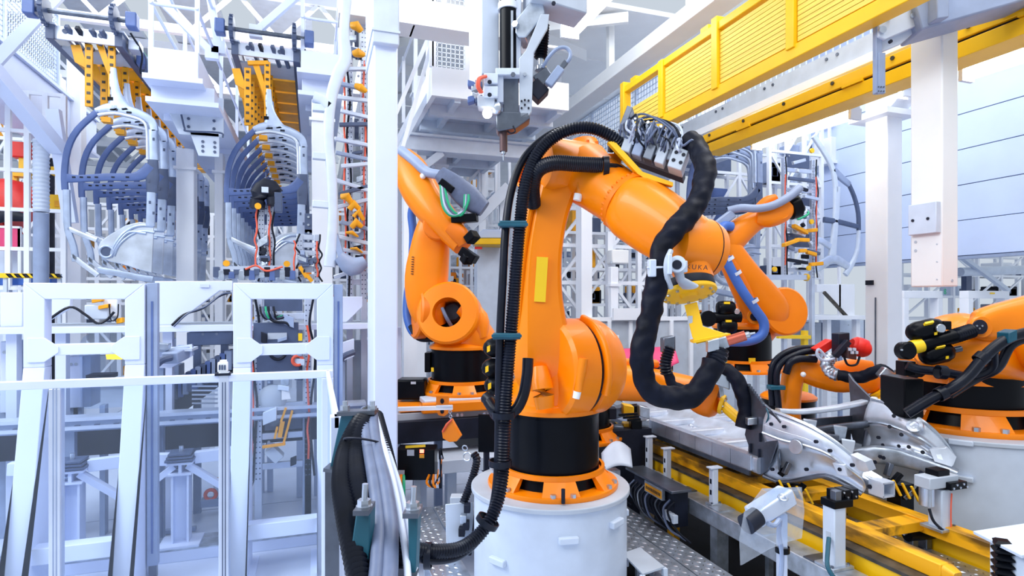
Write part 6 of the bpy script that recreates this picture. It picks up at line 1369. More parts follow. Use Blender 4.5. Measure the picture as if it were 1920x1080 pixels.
# black motors peeping out left of the big robot
mt_ = MB()
for i, (px, py) in enumerate(((928, 652), (925, 690), (930, 722))):
    ba = MB().ell(P(px, py, 4.05), cv(1, 0, 0), ZA, cv(0, 0, 1), 0.085, 0.07, 0.08).build('accumulator', 'black', mr)
    MB().ob(P(px - 12, py + 2, 3.98), cv(1, 0.5, 0), ZA, cv(0, 0, 1), 0.012, 0.02, 0.004).build('yellow_label', 'label_y', ba)
MB().hose(Ps([(912, 745, 3.95), (922, 755, 3.9), (930, 775, 3.85), (940, 785, 3.8)]), 0.045, 10).build('smooth_hose', 'rubber', mr)
# ================================================================== hanging car sides and their overhead conveyors
def side_frame(T, name, label, group, th=0.05, variant=0, mc='carside'):
    """car body side traced in its own plane; T maps a traced point to the hall, thickness runs along +Y"""
    base = T(200, 200); r = thing(name, label, 'car part', (base.x, base.y, base.z), group)
    def st(nm, pts, w, m, k=3, e=4.5, ws=None):
        n = len(pts); ws = ws or [w] * n; q = [T(*p) for p in pts]
        return MB().loft(q, ws, [th * 0.5] * n, up=YA, e=e, n=12, k=k).build(nm, m, r)
    st('windscreen_pillar', [(122, 356), (121, 325), (127, 280), (146, 243), (184, 208)], 0.034, 'dblue')
    st('roof_rail', [(180, 209), (205, 203), (235, 207), (265, 216), (284, 228), (290, 246)], 0.045, mc, ws=[0.035, 0.06, 0.065, 0.055, 0.05, 0.045])
    st('roof_spike', [(213, 128), (213, 150), (217, 175), (222, 198), (224, 208)], 0.03, mc, ws=[0.03, 0.045, 0.06, 0.12, 0.19])
    st('inner_rail', [(184, 216), (215, 213), (245, 219), (268, 228), (276, 246), (277, 300)], 0.018, 'sheet')
    st('rear_pillar', [(287, 244), (288, 300)], 0.055, mc, k=0)
    st('pillar_patch', [(287, 300), (286, 332), (285, 361)], 0.062, 'slate', k=0, ws=[0.055, 0.075, 0.058])
    st('rear_pillar', [(284, 361), (283, 400), (282, 424)], 0.05, mc, k=0)
    bb_ = st('belt_bar', [(126, 334), (150, 335), (200, 332), (250, 332), (272, 324), (284, 312)], 0.05, 'dblue' if not variant else 'slate', ws=[0.055, 0.042, 0.045, 0.05, 0.07, 0.07])
    for px in (140, 154, 168, 182, 213, 240): MB().ob(T(px, 333) - YA * th * 0.5, XA, YA, ZA, 0.018, 0.003, 0.009).build('slot', 'dark', bb_)
    st('front_pillar', [(125, 356), (126, 400), (128, 432), (138, 462), (142, 490)], 0.036, mc)
    st('strut', [(128, 428), (155, 440), (182, 450)], 0.03, 'sheet'); st('strut', [(136, 478), (155, 495), (184, 516)], 0.03, 'sheet')
    ar_ = MB().prism([T(*p) for p in ((288, 420), (262, 416), (236, 422), (208, 438), (188, 452), (182, 466), (188, 480), (204, 490), (232, 496), (262, 506), (285, 512))], (0, th * 0.7, 0)).build('arch_panel', 'sheet', r, bevel=0.008)
    MB().torus(T(200, 472) - YA * 0.01, YA, 0.07, 0.014, 20).build('hole_rim', mc, ar_); MB().lathe(T(200, 472) - YA * 0.004, -YA, [(0.055, 0), (0.055, 0.004)], 16).build('hole', 'slate', ar_)
    for q_ in (0, 14): MB().hose([T(288 - q_, 424 + q_), T(258 - q_, 424 + q_ * 0.8), T(232 - q_ * 0.5, 438 + q_), T(214, 462 + q_ * 0.6), T(208, 482)], 0.02, 8).build('arch_bead', mc, ar_)
    st('sill', [(184, 506), (220, 512), (260, 520), (287, 524)], 0.04, mc)
    MB().hose([T(290, 436), T(262, 434), T(238, 446), T(222, 462), T(214, 480)], 0.016, 8).build('arch_bead', mc, ar_)
    for px, py in ((282, 380), (289, 400), (280, 340), (289, 262)): MB().ob(T(px, py) - YA * (th * 0.5 + 0.002), XA, YA, ZA, 0.012, 0.003, 0.018).build('slot', 'slate', r)
    for px, py in ((220, 207), (243, 212)): MB().ob(T(px, py) - YA * (th * 0.5 + 0.002), XA, YA, ZA, 0.028 if px > 230 else 0.01, 0.003, 0.012).build('slot', 'dark', r)
    return r
YC = 8.4
def hanger(T, label, group, mv):
    b0 = T(210, 75); r = thing('yellow_hanger', label, 'hanger', tuple(b0), group)
    def post(px, y0, y1, w, nh):
        p = MB().bar(T(px, y0), T(px, y1), w, 0.035, YA).build('post', 'hang_yellow', r, bevel=0.003)
        for k in range(nh):
            c = T(px, y0 + (y1 - y0) * (k + 0.5) / nh); MB().ob(c - YA * 0.02, XA, YA, ZA, w * 0.24, 0.003, 0.016).build('hole', 'grease', p)
    post(210, 72, 188, 0.075, 8); post(167, 84, 200, 0.08, 7)
    MB().prism([T(176, 72), T(190, 72), T(208, 128), T(206, 150)], (0, 0.02, 0)).build('gusset', 'hang_yellow', r)
    MB().prism([T(132, 84), T(150, 84), T(160, 112), T(162, 128), T(140, 116)], (0, 0.02, 0)).build('gusset', 'hang_yellow', r)
    MB().ob(T(208, 186), XA, YA, ZA, 0.03, 0.03, 0.02).build('hook', 'black', r)
    MB().ob(T(201, 226), XA, YA, ZA, 0.05, 0.05, 0.03).build('pad', 'hang_yellow', r)
    MB().bar(T(167, 74), T(212, 74), 0.05, 0.05).build('head_bar', 'hang_yellow', r)
    return r
T1 = lambda px, py: PY(px, py, YC)
s1 = side_frame(T1, 'car_side_frame', 'silver car side frame hanging at the front of the left row', 'hanging car sides')
h1_ = hanger(T1, 'yellow perforated hanger at the front of the left car side row', 'yellow hangers', 0)
dX = PY(425, 340, YC).x - PY(121, 340, YC).x
for k in range(1, 8):
    dup(s1, (0, 0.54 * k, 0), 'silver car side frame, %s from the front in the left row' % ORD[k])
    dup(h1_, (0.0, 0.54 * k, 0), 'yellow perforated hanger, %s from the front in the left row' % ORD[k])
for k in range(8):
    dup(s1, (dX, 0.50 * k, -0.06), 'silver car side frame hanging at the front of the row beside the column' if k == 0 else 'silver car side frame, %s from the front in the row beside the column' % ORD[k])
    dup(h1_, (dX, 0.50 * k, -0.06), 'yellow perforated hanger at the front of the row beside the column' if k == 0 else 'yellow perforated hanger, %s from the front in the row beside the column' % ORD[k])

def overhead(x0, x1, z, y0, label):
    r = thing('overhead_conveyor', label, 'conveyor', ((x0 + x1) / 2, y0, z))
    for x in (x0, x1):
        MB().b(x - 0.04, x + 0.04, y0, y0 + 7.5, z - 0.12, z + 0.05).build('side_beam', 'slate', r)
        MB().b(x - 0.06, x + 0.06, y0, y0 + 7.5, z + 0.05, z + 0.07).build('beam_cap', 'alu', r)
        g = MB().lathe((x - 0.05, y0 - 0.05, z + 0.18), XA, [(0.05, -0.01), (0.15, 0), (0.15, 0.05), (0.05, 0.06)], 18).build('sprocket', 'slate', r)
        for k in range(14):
            a = 2 * pi * k / 14; MB().ob((x - 0.025, y0 - 0.05 + 0.16 * cos(a), z + 0.18 + 0.16 * sin(a)), XA, V((0, cos(a), sin(a))), V((0, -sin(a), cos(a))), 0.02, 0.015, 0.012).build('tooth', 'slate', g)
        MB().ob((x + (0.16 if x == x1 else -0.16), y0 - 0.05, z + 0.18), XA, YA, ZA, 0.06, 0.08, 0.09).build('motor', 'dblue', r, bevel=0.015)
    MB().cyl((x0 - 0.1, y0 - 0.05, z + 0.18), (x1 + 0.1, y0 - 0.05, z + 0.18), 0.028).build('shaft', 'dsteel', r)
    MB().b(x0, x1, y0 + 0.05, y0 + 0.08, z - 0.10, z + 0.06).build('end_plate', 'alu', r, bevel=0.005)
    for t in (0.2, 0.72): MB().lathe((x0 + (x1 - x0) * t, y0 + 0.05, z), -YA, [(0.028, 0), (0.028, 0.012)], 14).build('port', 'slate', r)
    for k in range(14):
        y = y0 + 0.25 + k * 0.52
        MB().b(x0 + 0.04, x1 - 0.04, y, y + 0.44, z - 0.13, z - 0.10).build('bed_plate', 'hang_yellow' if 0 < k else 'grey', r)
    for k in range(10):
        y = y0 + 0.15 + k * 0.7
        MB().bar((x0 + (x1 - x0) * 0.15, y, z + 0.02), (x0 + (x1 - x0) * 0.85, y, z + 0.02), 0.04, 0.04).build('slider_bar', 'alu', r)
    for t in (0.25, 0.4, 0.6, 0.75): MB().bar((x0 + (x1 - x0) * t, y0 - 0.02, z + 0.04), (x0 + (x1 - x0) * t + 0.08, y0 + 0.25, z - 0.12), 0.04, 0.05).build('finger', 'dark' if t in (0.4,) else 'slate', r)
    for k in range(4):
        MB().hose([(x1 + 0.1, y0 + 0.1 + k * 0.2, z + 0.1), (x1 + 0.2, y0 + 0.2 + k * 0.2, z - 0.1), (x1 + 0.15, y0 + 0.35 + k * 0.2, z - 0.3), (x1 + 0.28, y0 + 0.4 + k * 0.25, z - 0.25)], 0.012, 6).build('cable', ['cable_d', 'slate', 'green', 'cable_d'][k], r)
        MB().ob((x1 + 0.12, y0 + 0.25 + k * 0.35, z - 0.02 - 0.05 * (k % 2)), XA, YA, ZA, 0.06, 0.10, 0.06).build('drive_unit', ['alu', 'dblue', 'slate', 'alu'][k], r, bevel=0.008)
    return r
q0, q1 = PY(92, 52, 8.25), PY(222, 72, 8.25)
overhead(q0.x, q1.x, q0.z, 8.25, 'overhead conveyor with a front shaft and sprockets above the left car side row')
q0, q1 = PY(440, 84, 8.3), PY(556, 97, 8.3)
overhead(q0.x, q1.x, q0.z, 8.3, 'overhead conveyor with a front shaft and sprockets above the row beside the column')

# ------------------------------------------------------------------ white maintenance platforms and rails above the racks
def platform(px0, px1, py0, py1, Y, ln, label, rail=0.0, m='bwhite'):
    a = PY(px0, py1, Y); b_ = PY(px1, py0, Y); r = thing('platform', label, 'platform', ((a.x + b_.x) / 2, Y, a.z))
    MB().b(a.x, b_.x, Y, Y + ln, a.z, b_.z).build('box_beam', m, r, bevel=0.008)
    MB().b(a.x - 0.05, b_.x + 0.05, Y - 0.03, Y + ln, a.z - 0.06, a.z).build('flange', m, r, bevel=0.004)
    for k in range(3):
        y = Y + 0.4 + k * ln / 3.2; MB().b(a.x + 0.04, b_.x - 0.04, y, y + 0.06, a.z - 0.14, a.z - 0.06).build('rib', m, r)
    if rail:
        for x in (a.x + 0.02, b_.x - 0.02):
            for k in range(4):
                y = Y + 0.05 + k * (ln - 0.1) / 3; MB().bar((x, y, b_.z), (x, y, b_.z + rail), 0.045).build('post', m, r)
            for t in (0.5, 1.0): MB().cyl((x, Y, b_.z + rail * t), (x, Y + ln, b_.z + rail * t), 0.02, n=8).build('handrail', m, r)
        for t in (0.5, 1.0): MB().cyl((a.x, Y + 0.05, b_.z + rail * t), (b_.x, Y + 0.05, b_.z + rail * t), 0.02, n=8).build('handrail', m, r)
    return r
platform(277, 372, 98, 138, 7.4, 5.5, 'white boxed platform with handrails between the two overhead conveyors', 1.0)
platform(283, 402, 166, 182, 7.6, 5, 'thin white platform slung under the boxed platform between the conveyors')
platform(564, 640, 103, 128, 8.2, 5, 'white platform right of the conveyor beside the column', 0.9)
platform(566, 634, 150, 170, 8.4, 5, 'lower white platform right of the conveyor beside the column')
# big white box beam at the far left
lb = thing('box_beam', 'big white box beam running back at the far left', 'beam', (-3.9, 8, 4.8))
MB().b(-4.3, -3.75, 5.5, 12.5, 4.85, 5.45).build('beam', 'bwhite', lb, bevel=0.01)
MB().b(-4.35, -3.7, 5.5, 12.5, 4.8, 4.85).build('flange', 'bwhite', lb); MB().b(-4.35, -3.7, 5.5, 12.5, 5.45, 5.5).build('flange', 'bwhite', lb)
MB().b(-4.3, -3.6, 8.0, 8.3, 4.5, 4.8).build('cross_beam', 'lgrey', lb); MB().bar((-3.75, 8.6, 4.85), (-3.0, 8.9, 6.2), 0.16, 0.12).build('strut', 'bwhite', lb)
MB().bar((-3.75, 7.0, 5.5), (-3.05, 8.8, 4.1), 0.18, 0.14).build('strut', 'bwhite', lb); MB().bar((-3.1, 8.8, 4.6), (-2.95, 8.9, 3.2), 0.14, 0.12).build('strut', 'bwhite', lb)
mesh_panel('mesh_fence', 'fine white wire mesh panel above the box beam at the far left', (-4.0, 6.2, 0), (-4.0, 11.5, 0), 5.5, 6.9, 0.07, 0.012, 'lgrey', n_posts=4)
# bolted head plates on the rack columns
for px0, px1, py0, py1, lab in ((300, 420, 186, 250, 'bolted white bracket under the platform between the rows'), (356, 412, 252, 292, 'bolted white cross plate between the rack columns')):
    a = PY(px0, py1, 8.0); b_ = PY(px1, py0, 8.0); r = thing('bracket_plate', lab, 'bracket', (a.x, 8.0, a.z))
    MB().prism([(a.x, 7.96, b_.z), (b_.x, 7.96, b_.z), (b_.x, 7.96, a.z), (a.x + (b_.x - a.x) * 0.3, 7.96, a.z)], (0, 0.03, 0)).build('plate', 'lgrey', r, bevel=0.006)
    for t in (0.45, 0.85):
        for s_ in (0.2, 0.4, 0.6): MB().bolt((a.x + (b_.x - a.x) * t, 7.96, a.z + (b_.z - a.z) * s_) , -YA, 0.018, 0.012).build('bolt', 'slate', r)
cn = thing('conduit', 'thin dark conduit bending under the platform between the rows', 'pipe', tuple(PY(345, 245, 7.9)))
MB().hose([PY(340, 215, 7.9), PY(346, 240, 7.9), PY(352, 246, 7.9), PY(412, 249, 7.9), PY(418, 258, 7.9)], 0.012, 6).build('pipe', 'slate', cn)
# thin white ladder rails at the top
for i, (pts, lab) in enumerate(((((300, 0), (398, 100)), 'long white diagonal rail above the platform'), (((395, 0), (410, 90)), 'white upright rail left of the second overhead shaft'), (((560, -10), (480, 60)), 'white roof brace above the second overhead shaft'))):
    r = thing('steel_rail', lab, 'rail', tuple(PY(*pts[0], 8.5)))
    MB().bar(PY(*pts[0], 8.5), PY(*pts[1], 8.5), 0.09, 0.09).build('bar', 'bwhite', r, bevel=0.006); MB().ob(PY(*pts[1], 8.5), XA, YA, ZA, 0.08, 0.05, 0.08).build('end_plate', 'bwhite', r)

# ------------------------------------------------------------------ gripper tools in front of the rows
g2, A_, B_ = tower(484, 512, 352, 528, 7.3, 'slim perforated gripper mast in front of the car side row beside the column', 11)
hd_ = MB().loft([PY(482, 390, 7.2), PY(486, 365, 7.2), PY(500, 350, 7.2), PY(512, 360, 7.2), PY(515, 385, 7.2)], [0.08] * 5, [0.10] * 5, e=3, k=2).build('camera_head', 'dark', g2)
MB().ob(PY(497, 356, 7.08), XA, YA, ZA, 0.035, 0.02, 0.03).build('camera_lens', 'lgrey', hd_); MB().ob(PY(522, 380, 7.15), XA, YA, ZA, 0.04, 0.05, 0.11).build('sensor', 'slate', g2, bevel=0.006)
for px, py in ((484, 387), (538, 495), (425, 494)): MB().lathe(PY(px, py, 7.1), -YA, [(0.035, 0), (0.035, 0.03)], 14).build('yellow_cap', 'hang_yellow', g2)
gb, A_, B_ = tower(556, 600, 440, 528, 7.0, 'short perforated gripper arm with yellow fittings left of the column', 12)
for a_, b_, w in (((562, 500), (575, 520), 0.05), ((575, 515), (585, 528), 0.06)): MB().bar(PY(*a_, 6.95), PY(*b_, 6.95), w, 0.04).build('yellow_jaw', 'hang_yellow', gb)
pb = thing('perforated_beam', 'perforated aluminium cross beam with clamps on top of the deck', 'fixture', tuple(PY(480, 527, 7.0)))
MB().bar(PY(402, 516, 7.0), PY(560, 512, 7.0), 0.10, 0.09).build('beam', 'alu', pb, bevel=0.004); MB().bar(PY(415, 504, 7.1), PY(530, 502, 7.1), 0.05, 0.05).build('beam', 'alu', pb)
for k in range(16):
    px = 406 + k * 9.5; MB().ob(PY(px, 510 + 6 * (k % 2), 6.93), XA, YA, ZA, 0.03, 0.03, random.uniform(0.02, 0.06)).build('clamp', ['slate', 'galv', 'dark', 'dblue'][k % 4], pb, bevel=0.004)
for px in (440, 525): MB().bar(PY(px, 518, 7.0), PY(px, 606, 7.0), 0.05).build('leg', 'alu', pb)
MB().hose([PY(460, 505, 6.9), PY(480, 498, 6.9), PY(500, 508, 6.9), PY(530, 500, 6.9)], 0.012, 6).build('cable', 'red_cable', pb)

# moving gripper with a car side close to the column
gm, A_, B_ = tower(650, 688, 40, 560, 6.6, 'tall moving gripper with yellow clamps close to the left of the tall column', 21)
for k, (px, py, w) in enumerate(((668, 52, 0.11), (672, 103, 0.10), (676, 168, 0.09), (650, 372, 0.10), (664, 386, 0.10), (672, 400, 0.08), (668, 420, 0.10), (660, 440, 0.05), (668, 470, 0.04), (680, 490, 0.05))):
    MB().loft([PY(px - 8, py + random.uniform(-6, 6), 6.45), PY(px, py - 4, 6.42), PY(px + 9, py + random.uniform(0, 12), 6.45)], [w * 0.3, w * 0.45, w * 0.25], [0.04] * 3, up=YA, e=3).build('yellow_clamp', 'hang_yellow', gm)
for k in range(16):
    py = 130 + k * 26; MB().bar(PY(632 + random.uniform(-8, 8), py, 6.5), PY(690, py + random.uniform(-22, 22), 6.5), 0.05, 0.04).build('arm', ['alu', 'bgrey', 'lgrey', 'alu', 'slate'][k % 5], gm, bevel=0.006)
mv_ = thing('car_side_frame', 'curved pale car door pillar carried by the moving gripper', 'car part', tuple(PY(620, 300, 6.3)))
MB().loft([PY(650, 0, 6.3), PY(645, 60, 6.3), PY(648, 110, 6.3), PY(634, 140, 6.3), PY(620, 190, 6.3), PY(616, 260, 6.3), PY(622, 330, 6.3), PY(624, 420, 6.3), PY(618, 500, 6.3)], [0.05, 0.05, 0.06, 0.06, 0.055, 0.05, 0.05, 0.05, 0.06], [0.05] * 9, up=YA, e=4, k=4).build('pillar', 'lgrey', mv_)
MB().loft([PY(588, 182, 6.3), PY(604, 188, 6.3), PY(618, 200, 6.3)], [0.05, 0.05, 0.07], [0.05] * 3, up=YA, e=4).build('hinge_arm', 'lgrey', mv_)
for k in range(3): MB().bar(PY(586, 202 + k * 90, 6.3), PY(618, 205 + k * 90, 6.3), 0.08, 0.07).build('bracket', 'lgrey', mv_, bevel=0.006)
MB().loft([PY(636, 480, 6.25), PY(660, 500, 6.25), PY(685, 490, 6.25)], [0.06, 0.10, 0.06], [0.06] * 3, up=YA, k=3).build('lower_casting', 'bgrey', mv_)
MB().bar(PY(622, 420, 6.3), PY(640, 480, 6.28), 0.06).build('bracket', 'bgrey', mv_)
# ================================================================== overhead tool unit hanging in front
DT = 3.5
ot = thing('overhead_tool', 'hanging nut-runner unit with white housing, black cylinder and steel bracket', 'tool', tuple(P(945, 300, DT)))
a = P(903, 100, DT)
MB().b(a.x, PY(936, 0, a.y).x, a.y, a.y + 0.16, P(903, 138, DT).z, P(903, -60, DT).z).build('housing', 'lgrey', ot, bevel=0.006)
MB().prism(Ps([(878, -60, 3.62), (904, -60, 3.5), (904, 138, 3.5), (896, 160, 3.52), (880, 166, 3.6)]), cv(0.02, 0, 0.1)).build('side_cover', 'white', ot, bevel=0.005)
MB().cyl(P(953, -40, DT), P(953, 142, DT), 0.052, n=32).build('cylinder', 'black', ot)
MB().cyl(P(953, 8, DT), P(953, 20, DT), 0.062, n=32).build('cylinder_ring', 'white', ot)
MB().bar(P(960, 20, 3.445), P(960, 140, 3.445), 0.014, 0.006, cv(0, 0, 1)).build('gloss_strip', 'steel', ot)  # glossy stripe of the black cylinder, its sheen built as a steel strip
MB().bar(P(972, -40, 3.52), P(972, 150, 3.52), 0.03, 0.10, cv(0, 0, 1)).build('guide_rail', 'alu', ot, bevel=0.003)
pl_ = MB().prism(Ps([(1014, 26, 3.4), (1030, 26, 3.4), (1027, 52, 3.4), (1001, 98, 3.4), (997, 208, 3.4), (989, 221, 3.4), (975, 221, 3.4), (973, 110, 3.4), (986, 94, 3.4)]), cv(0, 0, 0.03)).build('bent_bracket', 'grey', ot, bevel=0.004)
for px, py, r_ in ((984, 140, 0.011), (978, 190, 0.006), (984, 188, 0.006), (991, 189, 0.006), (978, 203, 0.006), (984, 197, 0.006), (991, 203, 0.006)): MB().bolt(P(px, py, 3.395), cv(0, 0, -1), r_, 0.008).build('bolt', 'dark' if r_ < 0.01 else 'steel', pl_)
MB().prism(Ps([(968, 36, 3.42), (1012, -20, 3.42), (1022, 24, 3.42), (986, 70, 3.42), (972, 70, 3.42), (966, 60, 3.42)]), cv(0.03, 0, 0.16)).build('knee_block', 'galv', ot, bevel=0.006)
MB().bolt(P(968, 47, 3.41), cv(-0.5, 0, -1), 0.02, 0.02).build('bolt', 'steel', ot)
MB().ob(P(1040, -6, 3.5), cv(1, -0.15, 0.3), ZA, cv(-0.3, 0, 1), 0.17, 0.10, 0.10).build('carrier_head', 'grey', ot, bevel=0.008)
MB().bolt(P(1038, 7, 3.38), cv(0, 0, -1), 0.012, 0.01).build('bolt', 'dark', ot)
MB().corr(Ps([(1018, 45, 3.5), (1016, 80, 3.5), (1013, 112, 3.5)]), 0.036, 0.016, 0.25, 14).build('bellows', 'black', ot)
MB().lathe(P(1014, 132, 3.5), ZA, [(0.035, 0), (0.035, 0.02), (0.02, 0.03), (0.02, 0.07)], 20).build('joint', 'steel', ot)
cb_ = MB().ob(P(1018, 150, 3.5), cv(0.7, 0.5, 0), cv(-0.5, 0.7, 0), cv(0, 0, 1), 0.05, 0.04, 0.05).build('motor_block', 'dsteel', ot, bevel=0.006)
MB().ob(P(1008, 172, 3.48), cv(0.7, 0.7, 0), cv(-0.7, 0.7, 0), cv(0, 0, 1), 0.045, 0.05, 0.05).build('motor_block', 'dark', ot, bevel=0.006)
MB().bar(P(1028, 160, 3.42), P(1052, 128, 3.42), 0.045, 0.05).build('plug', 'bgrey', ot, bevel=0.006); MB().bar(P(1050, 130, 3.42), P(1062, 116, 3.42), 0.028, 0.03).build('plug', 'dsteel', ot, bevel=0.004)
MB().hose(Ps([(1018, 126, 3.46), (1028, 108, 3.42), (1044, 92, 3.4), (1060, 89, 3.4), (1069, 98, 3.4), (1068, 110, 3.4), (1062, 118, 3.42)]), 0.011, 8).build('cable', 'bgrey', ot)
for k in range(2):
    b_ = MB().ob(P(921, 153 + k * 24, 3.38), cv(1, 0, 0), ZA, cv(0, 0, 1), 0.04, 0.03, 0.05).build('valve_block', 'lgrey', ot, bevel=0.004)
    MB().lathe(P(918, 154 + k * 24, 3.325), cv(0, 0, -1), [(0.012, 0), (0.012, 0.004)], 14).build('port', 'dark', b_)
MB().ob(P(912, 196, 3.40), cv(1, -0.15, 0), ZA, cv(0, 0, 1), 0.05, 0.03, 0.05).build('valve_block', 'grey', ot, bevel=0.004)
for k in range(2): MB().hose(Ps([(912 - k * 3, 143, 3.32), (900 - k * 3, 148, 3.30), (898 - k * 3, 162, 3.30), (904 - k * 3, 174, 3.32)]), 0.009, 8).build('hose', 'red_cable', ot)
for k in range(6): MB().ob(P(884 + (k % 3) * 7, 160 + (k // 3) * 22 + 6 * (k % 2), 3.42), cv(1, 0.6 * (k % 2) - 0.3, 0), ZA, cv(0, 0, 1), 0.022, 0.018, 0.03).build('fitting', ['dblue', 'steel', 'slate'][k % 3], ot, bevel=0.005)
MB().ob(P(938, 168, 3.42), cv(1, 0, 0), ZA, cv(0, 0, 1), 0.02, 0.09, 0.05).build('slide_plate', 'alu', ot, bevel=0.004)
MB().ob(P(958, 180, 3.46), cv(1, 0, 0), ZA, cv(0, 0, 1), 0.045, 0.13, 0.05).build('slide_body', 'dsteel', ot, bevel=0.004)
MB().ob(P(952, 140, 3.40), cv(1, 0, 0), ZA, cv(0, 0, 1), 0.07, 0.02, 0.05).build('clamp_plate', 'lgrey', ot, bevel=0.004); MB().bolt(P(962, 140, 3.345), cv(0, 0, -1), 0.014, 0.006).build('bolt', 'dsteel', ot)
MB().prism(Ps([(930, 208, 3.40), (992, 210, 3.40), (994, 222, 3.40), (968, 240, 3.40), (934, 246, 3.40), (930, 240, 3.40)]), cv(0, 0, 0.12)).build('spindle_head', 'dsteel', ot, bevel=0.006)
MB().ell(P(931, 203, 3.38), cv(1, 0, 0), ZA, cv(0, 0, 1), 0.032, 0.04, 0.03).build('lamp_body', 'steel', ot)
MB().lathe(P(915, 213, 3.36), cv(-0.4, -0.3, -1), [(0.026, 0), (0.028, 0.015), (0.01, 0.02)], 18).build('work_lamp', 'led_white', ot)
MB().cyl(P(944, 244, 3.45), P(944, 284, 3.45), 0.023, n=20).build('nozzle_tube', 'brown', ot)
MB().cyl(P(944, 240, 3.45), P(944, 247, 3.45), 0.03, n=20).build('nozzle_collar', 'steel', ot)
MB().tube(Ps([(944, 283, 3.45), (944, 289, 3.45), (944, 290, 3.45), (944, 301, 3.45)]), [0.014, 0.014, 0.006, 0.004], 12).build('nozzle_tip', 'steel', ot)
MB().hose(Ps([(962, 236, 3.4), (966, 246, 3.4), (958, 250, 3.4), (952, 246, 3.42)]), 0.005, 6).build('wire', 'cable_d', ot)

# white cross girder and stair platform behind it
gr = thing('cross_girder', 'deep white girder crossing the top between column and hanging tool', 'beam', tuple(P(810, 30, 6.4)))
q0, q1 = P(742, 30, 6.4), P(930, 42, 6.9)
MB().b(q0.x - 0.6, q1.x + 0.5, q0.y, q0.y + 0.25, P(742, 40, 6.4).z, P(742, -10, 6.4).z).build('girder', 'wwhite', gr, bevel=0.008)
MB().b(P(776, 0, 6.4).x, P(776, 0, 6.4).x + 0.02, q0.y - 0.02, q0.y + 0.27, P(742, 44, 6.4).z, P(742, -10, 6.4).z).build('splice_plate', 'wwhite', gr)
MB().b(q0.x - 0.6, q1.x + 0.5, q0.y - 0.05, q0.y + 0.3, P(742, 44, 6.4).z, P(742, 40, 6.4).z).build('flange', 'wwhite', gr)
sp = thing('stair_platform', 'white steel platform with railings and ribbed underside behind the hanging tool', 'platform', tuple(P(850, 250, 7.5)))
pa, pb_ = P(790, 240, 7.2), P(960, 235, 8.0)
Yp = pa.y; zp0 = P(815, 185, 7.6).z
X0, X1 = P(805, 0, 7.4).x, P(960, 0, 8.2).x + 0.6
MB().b(X0 + 0.061, X1 - 0.01, Yp + 0.061, Yp + 4.49, zp0 - 0.02, zp0 + 0.12).build('deck', 'lgrey', sp)
MB().b(X0, X1, Yp, Yp + 0.06, zp0 - 0.08, zp0 + 0.28).build('fascia', 'white', sp)
MB().b(X0 + 0.001, X0 + 0.06, Yp + 0.061, Yp + 4.5, zp0 - 0.079, zp0 + 0.279).build('fascia', 'white', sp)
for k in range(6): MB().b(X0 + 0.065, X1 - 0.02, Yp + 0.5 + k * 0.7, Yp + 0.6 + k * 0.7, zp0 - 0.16, zp0 - 0.02).build('rib', 'lgrey', sp)
for k in range(3): MB().b(X0 + 0.3 + k * 0.7, X0 + 0.38 + k * 0.7, Yp + 0.06, Yp + 4.5, zp0 - 0.12, zp0 - 0.02).build('rib', 'lgrey', sp)
for k in range(4):
    x = X0 + 0.03 + k * 0.42; MB().bar((x, Yp + 0.03, zp0 + 0.28), (x, Yp + 0.03, zp0 + 1.35), 0.05).build('post', 'white', sp)
for k in range(4):
    y = Yp + 0.03 + k * 1.2; MB().bar((X0, y, zp0 + 0.28), (X0, y, zp0 + 1.35), 0.05).build('post', 'white', sp)
for z in (0.75, 1.3): MB().cyl((X0, Yp + 0.03, zp0 + z), (X1, Yp + 0.03, zp0 + z), 0.02, n=8).build('handrail', 'white', sp); MB().cyl((X0, Yp, zp0 + z), (X0, Yp + 4.5, zp0 + z), 0.02, n=8).build('handrail', 'white', sp)
for k in range(2): MB().bar((X0 - 0.35 - k * 0.25, Yp + 0.1, zp0 - 0.75), (X0 + 0.1 + k * 0.1, Yp + 0.1, zp0 + 0.9 + k * 0.3), 0.045).build('stair_rail', 'white', sp)
MB().bar((X0 - 0.45, Yp + 0.5, zp0 - 0.9), (X0 + 0.05, Yp + 0.5, zp0 + 0.1), 0.28, 0.06).build('stair_string', 'lgrey', sp)
for x in (X0 + 0.1, X1 - 0.1): MB().b(x - 0.07, x + 0.07, Yp + 3.9, Yp + 4.05, 0, zp0 - 0.02).build('leg', 'white', sp)
mesh_panel('mesh_fence', 'white wire mesh screen on the stair platform behind the hanging tool', (X0 + 0.05, Yp + 0.5, 0), (X0 + 0.9, Yp + 0.5, 0), zp0 + 0.2, zp0 + 1.45, 0.06, 0.01, 'white', n_posts=2)
ym = thing('yellow_robot_arm', 'yellow machine part standing on the stair platform behind the mesh', 'machine', (X0 + 1.1, Yp + 0.9, zp0 + 0.12))
for k, (z, w) in enumerate(((0.15, 0.07), (0.5, 0.06), (0.75, 0.08), (1.0, 0.06))): MB().loft([V((X0 + 1.1, Yp + 0.9, zp0 + z)), V((X0 + 1.1 + 0.03, Yp + 0.9, zp0 + z + 0.24))], [w, w * 0.8], [w, w * 0.8], e=3).build('segment', 'yellow', ym)
MB().ob((X0 + 1.1, Yp + 0.9, zp0 + 0.135), XA, YA, ZA, 0.1, 0.1, 0.015).build('foot', 'yellow', ym)
